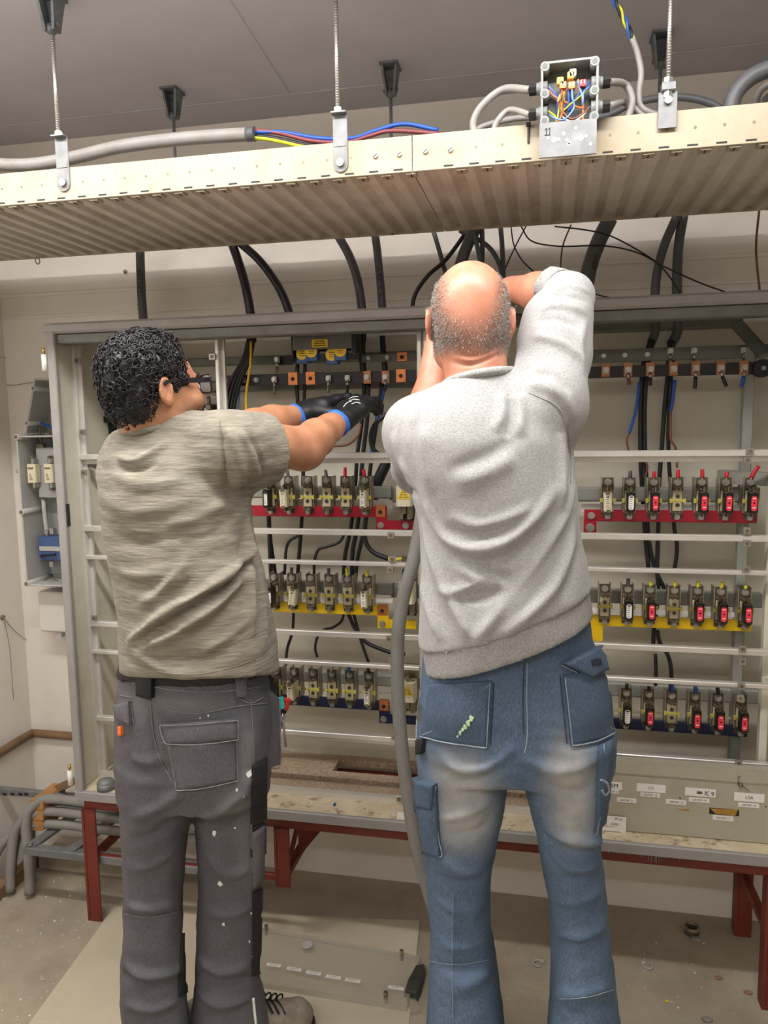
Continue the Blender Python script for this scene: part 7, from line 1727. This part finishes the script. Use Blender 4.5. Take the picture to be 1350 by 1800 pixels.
st = [([(462, 925), (428, 984), (372, 1032), (315, 1066), (265, 1100), (222, 1132)], 0.010, 0.012), ([(455, 960), (420, 1010), (360, 1050), (300, 1085), (250, 1120)], 0.009, -0.009),
 ([(440, 1000), (385, 1060), (330, 1100), (280, 1128), (240, 1142)], 0.011, 0.009), ([(430, 1035), (380, 1085), (320, 1122)], 0.010, -0.006), ([(330, 985), (300, 1020), (270, 1050), (240, 1062)], 0.010, 0.006), ([(340, 1010), (310, 1040), (280, 1060)], 0.008, -0.005),
 ([(436, 905), (436, 960), (440, 1040), (446, 1120)], 0.010, 0.007), ([(424, 930), (424, 1000), (430, 1080)], 0.009, -0.005), ([(455, 960), (462, 1040), (468, 1130)], 0.009, 0.005),
 ([(225, 1140), (260, 1162), (300, 1180), (350, 1186)], 0.011, 0.006), ([(240, 1120), (290, 1150), (350, 1160), (420, 1140)], 0.012, -0.005), ([(350, 1150), (400, 1120), (440, 1090)], 0.011, 0.005),
 ([(385, 745), (392, 800), (400, 850), (415, 870)], 0.009, -0.006), ([(400, 752), (415, 790), (425, 850)], 0.010, 0.006), ([(418, 752), (440, 790), (448, 830)], 0.008, 0.005), ([(432, 760), (455, 800), (462, 835)], 0.007, -0.004), ([(420, 862), (440, 850), (466, 840)], 0.008, -0.006),
 ([(205, 800), (228, 812), (262, 800), (300, 775)], 0.008, 0.006), ([(210, 815), (235, 828), (280, 812)], 0.008, -0.005), ([(190, 830), (250, 850), (330, 840)], 0.013, 0.004), ([(180, 880), (240, 900), (330, 890)], 0.014, 0.004), ([(195, 940), (260, 955), (350, 935)], 0.014, -0.004), ([(205, 1000), (250, 1012), (310, 1000)], 0.012, 0.004), ([(400, 880), (350, 910), (290, 920)], 0.012, 0.005), ([(410, 905), (370, 940), (310, 960)], 0.011, -0.004)]
V = folds(V, F, [(a, b, c*(2.1 if abs(c) > 0.0065 else 1.6)) for a, b, c in st]); N_ = normals(V, F); V = V + N_*(wob(V*np.array([0.5, 0.5, 1.6]), 0.0030, (60, 110), 9) + wob(V*np.array([0.45, 0.45, 1.5]), 0.0022, (150, 210), 19) + wob(V, 0.003, (30,), 5))[:, None]
tee = to_obj('t_shirt', V, F, m_tee, boy); sfT = Surf(V, F)
seam_line(sfT, [(386, 738), (392, 790), (398, 840), (412, 866)], 0.0010, m_tee, 'armhole_seam', boy, 0.0008, tee)
seam_line(sfT, [(222, 1156), (270, 1178), (330, 1186), (400, 1176), (450, 1158)], 0.0009, m_tee, 'hem_seam', boy, 0.0004, tee)
cc = at(272, 748, 1.487); cl = [np.array([cc[0] + 0.061*math.cos(a), cc[1] + 0.061*math.sin(a), cc[2] - 0.008 + 0.012*math.cos(a) + 0.004*math.sin(a)]) for a in np.linspace(0, 2*PI, 33)]
b = MB(); b.tube(cl, 0.0068, 8, 1, caps=False); P(b, 'collar', m_tee, boy)
# gloves
for hh, nm in ((hR, 'r'), (hL, 'l')):
    G = Field(); g = dict(hh); g['grow'] = 0.0022; hand_field(G, **g); G.cone(hh['w']-hh['d']*0.028, hh['w']+hh['d']*0.02, 0.0335, 0.033, 0.012)
    G.plane(hh['w']-hh['d']*0.030, -hh['d'], hh['w']-0.09, hh['w']+0.06)
    V, F = G.mesh(0.0035); V = relax(V, F, 1, 0.4); V = V + normals(V, F)*wob(V, 0.0011, (160, 260), 3)[:, None]
    go = to_obj('glove', V, F, m_glove, boy)
    K = Field(); K.cone(hh['w']-hh['d']*0.040, hh['w']-hh['d']*0.024, 0.0350, 0.0345, 0.003); K.plane(hh['w']-hh['d']*0.024, hh['d'], hh['w']-0.1, hh['w']+0.1); K.plane(hh['w']-hh['d']*0.040, -hh['d'], hh['w']-0.1, hh['w']+0.1)
    V, F = K.mesh(0.003); V = relax(V, F, 1); to_obj('glove_cuff', V, F, m_gcuff, go)
    if nm == 'r':
        sfG = Surf(*[x for x in (G.mesh(0.005))]); b = MB()
        for pts in ([(604, 716), (610, 709), (618, 706)], [(614, 702), (620, 699), (630, 698)], [(614, 706), (622, 703), (632, 704)], [(618, 711), (626, 708), (634, 710)]):
            L = sfG.line(px_curve(pts, 3), 2, 0.0015)
            if len(L) > 1: b.tube(L, 0.0011, 5, 1)
        if b.v: b.build('print', m_wht, go)

# work trousers
Q = Field(); YQ = YLM+0.0
Q.loft([S(1150, 225, 462, YQ, 0.118, PL), S(1195, 210, 470, YQ, 0.122, PL), S(1250, 205, 478, YQ, 0.132, PL), S(1320, 207, 474, YQ, 0.135, PL), S(1390, 210, 468, YQ, 0.12, PL)], 0.03)
Q.loft([S(1330, 208, 345, 1.475, 0.110), S(1400, 210, 340, 1.475, 0.108), S(1480, 213, 330, 1.475, 0.095), S(1560, 216, 324, 1.475, 0.088), S(1640, 216, 322, 1.47, 0.085), S(1710, 210, 324, 1.465, 0.086), S(1770, 212, 330, 1.46, 0.088), S(1830, 216, 332, 1.455, 0.090), S(1845, 218, 332, 1.455, 0.088)], 0.02)
Q.loft([S(1330, 335, 475, 1.53, 0.115), S(1400, 340, 470, 1.54, 0.110), S(1480, 346, 466, 1.55, 0.097), S(1560, 348, 462, 1.555, 0.09), S(1640, 345, 460, 1.555, 0.086), S(1710, 342, 456, 1.55, 0.086), S(1770, 338, 468, 1.545, 0.092), S(1825, 338, 474, 1.54, 0.096), S(1840, 340, 474, 1.54, 0.094)], 0.02)
V, F = Q.mesh(0.0055); V = relax(V, F, 2, 0.5)
st = [([(228, 1440), (280, 1420), (330, 1385)], 0.013, 0.006), ([(225, 1480), (275, 1465), (325, 1430)], 0.012, -0.005), ([(222, 1530), (270, 1520), (322, 1480)], 0.012, 0.005), ([(220, 1590), (262, 1598), (316, 1585)], 0.010, 0.006), ([(220, 1608), (262, 1612), (316, 1600)], 0.008, -0.005),
 ([(365, 1500), (395, 1535), (440, 1530)], 0.012, 0.006), ([(352, 1440), (390, 1425), (430, 1385)], 0.012, 0.005), ([(350, 1475), (400, 1455), (440, 1420)], 0.012, -0.005), ([(215, 1690), (250, 1715), (300, 1708), (322, 1690)], 0.011, 0.008), ([(212, 1712), (255, 1735), (310, 1725)], 0.010, -0.006), ([(220, 1765), (270, 1775), (320, 1755)], 0.010, 0.006),
 ([(345, 1680), (385, 1708), (440, 1695)], 0.011, 0.008), ([(342, 1705), (390, 1730), (450, 1715)], 0.010, -0.007), ([(345, 1745), (390, 1765), (450, 1750)], 0.011, 0.007), ([(352, 1600), (400, 1610), (450, 1590)], 0.011, 0.004), ([(262, 1225), (266, 1270), (275, 1320), (300, 1380)], 0.008, -0.005), ([(440, 1290), (438, 1360), (420, 1420)], 0.014, 0.005), ([(230, 1330), (260, 1340), (290, 1330)], 0.010, 0.004)]
V = folds(V, F, [(a, b, c*1.5) for a, b, c in st]); N_ = normals(V, F); V = V + N_*(wob(V, 0.0024, (45, 90), 6) + wob(V*np.array([0.6, 0.6, 1.3]), 0.0014, (150, 190), 16))[:, None]
tro = to_obj('work_trousers', V, F, m_trou, boy); sfQ = Surf(V, F)
sfJ = sfQ
attr(tro, 'fade', 0.45*blob(V, [(430, 1330), (410, 1410), (240, 1240), (320, 1240), (440, 1500)], [0.02, 0.03, 0.05, 0.08, 0.02], [0.09, 0.05, 0.03, 0.02, 0.1]))
# belt, loops, pockets
Bl = Field(); Bl.loft([S(1140, 222, 464, YQ, 0.118, PL), S(1195, 208, 468, YQ, 0.123, PL), S(1240, 206, 474, YQ, 0.128, PL)], 0.002)
bn = unit(np.array([0.02, -0.12, -1.0])); Bl.plane(at(340, 1207, YQ-0.12), bn, (-1.4, 1, 0.7), (-.3, 2, 1.3)); Bl.plane(at(340, 1178, YQ-0.12), -bn, (-1.4, 1, 0.7), (-.3, 2, 1.3))
V2, F2 = Bl.mesh(0.006); V2 = relax(V2, F2, 1); V2 = V2 + normals(V2, F2)*0.003; to_obj('belt', V2, F2, m_belt, boy)
patch(sfQ, [(246, 1172), (274, 1178), (272, 1226), (246, 1222)], m_belt, 'belt_pouch', boy, 0.013, 8, 8, 0.003)
patch(sfQ, [(412, 1190), (430, 1188), (430, 1224), (414, 1226)], m_trou2, 'belt_loop', boy, 0.010, 5, 8, parent=tro)
patch(sfQ, [(286, 1276), (414, 1268), (416, 1372), (312, 1390)], m_trou2, 'back_pocket', boy, 0.005, 18, 16, 0.006, parent=tro)
patch(sfQ, [(285, 1271), (414, 1263), (415, 1298), (296, 1306)], m_trou2, 'pocket_flap', boy, 0.012, 18, 6, 0.002, parent=tro)
patch(sfQ, [(205, 1240), (232, 1232), (234, 1275), (210, 1262)], m_trou2, 'hip_pocket', boy, 0.010, 8, 8, 0.004, parent=tro)
patch(sfQ, [(443, 1345), (467, 1330), (466, 1440), (440, 1448)], m_cord, 'side_panel', boy, 0.005, 8, 14, parent=tro)
patch(sfQ, [(442, 1452), (464, 1446), (464, 1500), (440, 1506)], m_cord, 'side_panel', boy, 0.006, 8, 10, parent=tro)
patch(sfQ, [(440, 1462), (460, 1450), (458, 1548), (442, 1558)], m_trou2, 'thigh_pocket', boy, 0.010, 8, 12, 0.004, parent=tro)
patch(sfQ, [(443, 1568), (460, 1560), (456, 1712), (442, 1716)], m_cord, 'side_panel', boy, 0.004, 6, 16, parent=tro)
patch(sfQ, [(318, 1640), (323, 1640), (326, 1745), (312, 1752)], m_cord, 'inner_panel', boy, 0.006, 4, 10, parent=tro)
for pts, rr, mt in (([(212, 1222), (262, 1232), (300, 1248), (350, 1254), (412, 1242), (470, 1236)], 0.0013, m_tst), ([(218, 1196), (300, 1212), (380, 1216), (465, 1206)], 0.0012, m_tst), ([(264, 1228), (270, 1290), (285, 1340), (312, 1385)], 0.0012, m_tst), ([(288, 1303), (340, 1308), (414, 1297)], 0.0013, m_tst), ([(312, 1388), (360, 1382), (416, 1370)], 0.0013, m_tst), ([(440, 1230), (444, 1300), (443, 1400), (440, 1560)], 0.0012, m_tst), ([(418, 1227), (440, 1236), (462, 1226)], 0.0016, m_tst), ([(232, 1236), (236, 1272)], 0.0014, m_tst), ([(220, 1606), (262, 1613), (316, 1602)], 0.0009, m_tst)):
    seam_line(sfQ, pts, rr*0.8, mt, 'seam', boy, 0.0075 if pts[0][1] in (1303, 1388) else 0.0015, tro)
for px, py, a_, w_ in ((437, 1360, 0.009, 0.8), (377, 1464, 0.008, 0.7), (387, 1553, 0.007, 1.0), (393, 1624, 0.006, 0.8), (416, 1388, 0.0035, 1), (413, 1455, 0.002, 1.4), (395, 1327, 0.0035, 1.6), (366, 1258, 0.003, 0.7), (438, 1655, 0.004, 0.5), (441, 1605, 0.003, 0.6), (385, 1372, 0.003, 0.6), (352, 1262, 0.002, 1), (428, 1400, 0.002, 0.4), (443, 1680, 0.003, .6)):
    splat(sfQ, px, py, a_, w_, m_spl, tro)
patch(sfQ, [(211, 1276), (217, 1276), (217, 1292), (211, 1292)], m_owire, 'orange_tag', boy, 0.006, 3, 4, parent=tro)
for pts in ([(286, 1273), (350, 1271), (413, 1265)], [(297, 1304), (350, 1305), (414, 1296)], [(286, 1273), (290, 1292), (297, 1304)], [(414, 1265), (414, 1296)]): seam_line(sfQ, pts, 0.0011, m_tst, 'seam', boy, 0.0138, tro)
for pts in ([(414, 1300), (416, 1371)], [(300, 1308), (313, 1389)]): seam_line(sfQ, pts, 0.0009, m_tst, 'seam', boy, 0.0062, tro)
# hanging holster pocket with two screwdrivers on the right hip
hq = [at(463, 1205, 1.50), at(492, 1232, 1.56), at(493, 1345, 1.56), at(476, 1350, 1.53), at(462, 1300, 1.50)]
b = MB(); n_h = np.array([0.35, -1, 0.0]); n_h /= np.linalg.norm(n_h); back = np.array([-0.008, 0.018, 0])
m_ = len(hq); b.add(hq + [p+back for p in hq], [tuple(range(m_-1, -1, -1)), tuple(range(m_, 2*m_))] + [(k, (k+1) % m_, m_+(k+1) % m_, m_+k) for k in range(m_)])
P(b, 'holster_pocket', m_trou2, boy, 0.003)
b = MB(); b.tube([hq[1]+n_h*0.001, (hq[1]+hq[2])/2+n_h*0.003, hq[2], hq[3]], 0.0016, 5, 4); P(b, 'pocket_piping', m_tst, boy)
b = MB(); b.hexa([tuple(p) for p in (at(468, 1215, 1.535), at(490, 1235, 1.585), at(490, 1235, 1.60), at(468, 1215, 1.55))] + [tuple(p) for p in (at(462, 1175, 1.535), at(480, 1190, 1.585), at(480, 1190, 1.60), at(462, 1175, 1.55))]); P(b, 'holster_back', m_cord, boy)
for px, py, mt, lab, tl in ((494, 1236, m_teal, 'teal-handled screwdriver sticking out of the hip pocket', -0.1), (503, 1238, m_rhand, 'red-handled screwdriver sticking out of the hip pocket', 0.25)):
    c_ = at(px, py, 1.575 if mt is m_teal else 1.59); ax = unit(np.array([tl, 0.05, 1.0])); r = thing('screwdriver', c_-ax*0.02, lab, 'screwdriver', 'screwdrivers in the hip pocket')
    b = MB(); b.tube([c_-ax*0.012, c_-ax*0.006, c_+ax*0.004, c_+ax*0.011, c_+ax*0.013], 0.0078, 10, 2); P(b, 'handle', mt, r)
    b = MB(); b.cyl(c_-ax*0.020, c_-ax*0.011, 0.0052, 10); P(b, 'collar', m_blk, r)
    b = MB(); b.cyl(c_-ax*0.10, c_-ax*0.018, 0.0028, 8); P(b, 'shaft', m_steel, r)
b = MB(); c_ = at(492, 1262, 1.575); b.cyl(c_-np.array([0, 0, 0.012]), c_+np.array([0, 0, 0.006]), 0.010, 10); P(b, 'holster_ring', m_galv, boy)
# boots
for nm, heel, toe in (('R', heelR, toeR), ('L', heelL, toeL)):
    d = toe-heel; d[2] = 0; d /= np.linalg.norm(d); s_ = np.array([-d[1], d[0], 0])
    Bt = Field(); Bt.chain([heel+(0, 0, 0.012), heel*0.4+toe*0.6+np.array([0, 0, 0.014]), toe+np.array([0, 0, 0.014])-d*0.01], [0.042, 0.044, 0.041], 0.02)
    Bt.chain([heel+d*0.02+np.array([0, 0, 0.02]), heel+d*0.03+np.array([0, 0, 0.105])], [0.045, 0.043], 0.025); Bt.cone(heel+d*0.06+np.array([0, 0, 0.06]), toe-d*0.05+np.array([0, 0, 0.035]), 0.034, 0.034, 0.025)
    Bt.plane((heel[0], heel[1], 0.018), (0, 0, -1), np.minimum(heel, toe)-0.12, np.maximum(heel, toe)+0.12)
    V, F = Bt.mesh(0.005); V = relax(V, F, 1); V = V+normals(V, F)*wob(V, 0.0012, (150,), 2)[:, None]; bo = to_obj('boot', V, F, m_boot, boy); sfB = Surf(V, F)
    ol = [heel - d*0.045 + s_*0.0, heel + s_*0.042, heel*0.4+toe*0.6 + s_*0.046, toe + s_*0.034 + d*0.015, toe + d*0.036, toe - s_*0.034 + d*0.015, heel*0.4+toe*0.6 - s_*0.046, heel - s_*0.042]
    ol = [np.array(q) for q in catmull(ol + [ol[0]], 3)[:-1]]; b = MB(); m_ = len(ol)
    vs = [(q[0], q[1], 0.0045) for q in ol] + [(q[0], q[1], 0.024) for q in ol]
    b.add(vs, [tuple(range(m_)), tuple(range(2*m_-1, m_-1, -1))] + [((k+1) % m_, k, m_+k, m_+(k+1) % m_) for k in range(m_)]); b.build('sole', m_sole, bo)
    b = MB()
    for k in range(5):
        q = heel + d*(0.075+k*0.017) + np.array([0, 0, 0.108-k*0.011]); b.tube([q - s_*0.030 - np.array([0, 0, 0.016]), q, q + s_*0.030 - np.array([0, 0, 0.016])], 0.0026, 6, 3)
        b.ring(q + s_*0.02, s_, 0.009, 0.0022, 10, 5)
    b.build('laces', m_lace, bo)
# reflective strip and hem tag at the right trouser cuff
L = sfQ.line([(444, 1755), (446, 1775), (449, 1800)], 6, 0.002)
if len(L) > 1: b = MB(); b.tube(L, 0.0034, 6, 1); b.build('reflective_strip', m_reflect, tro)
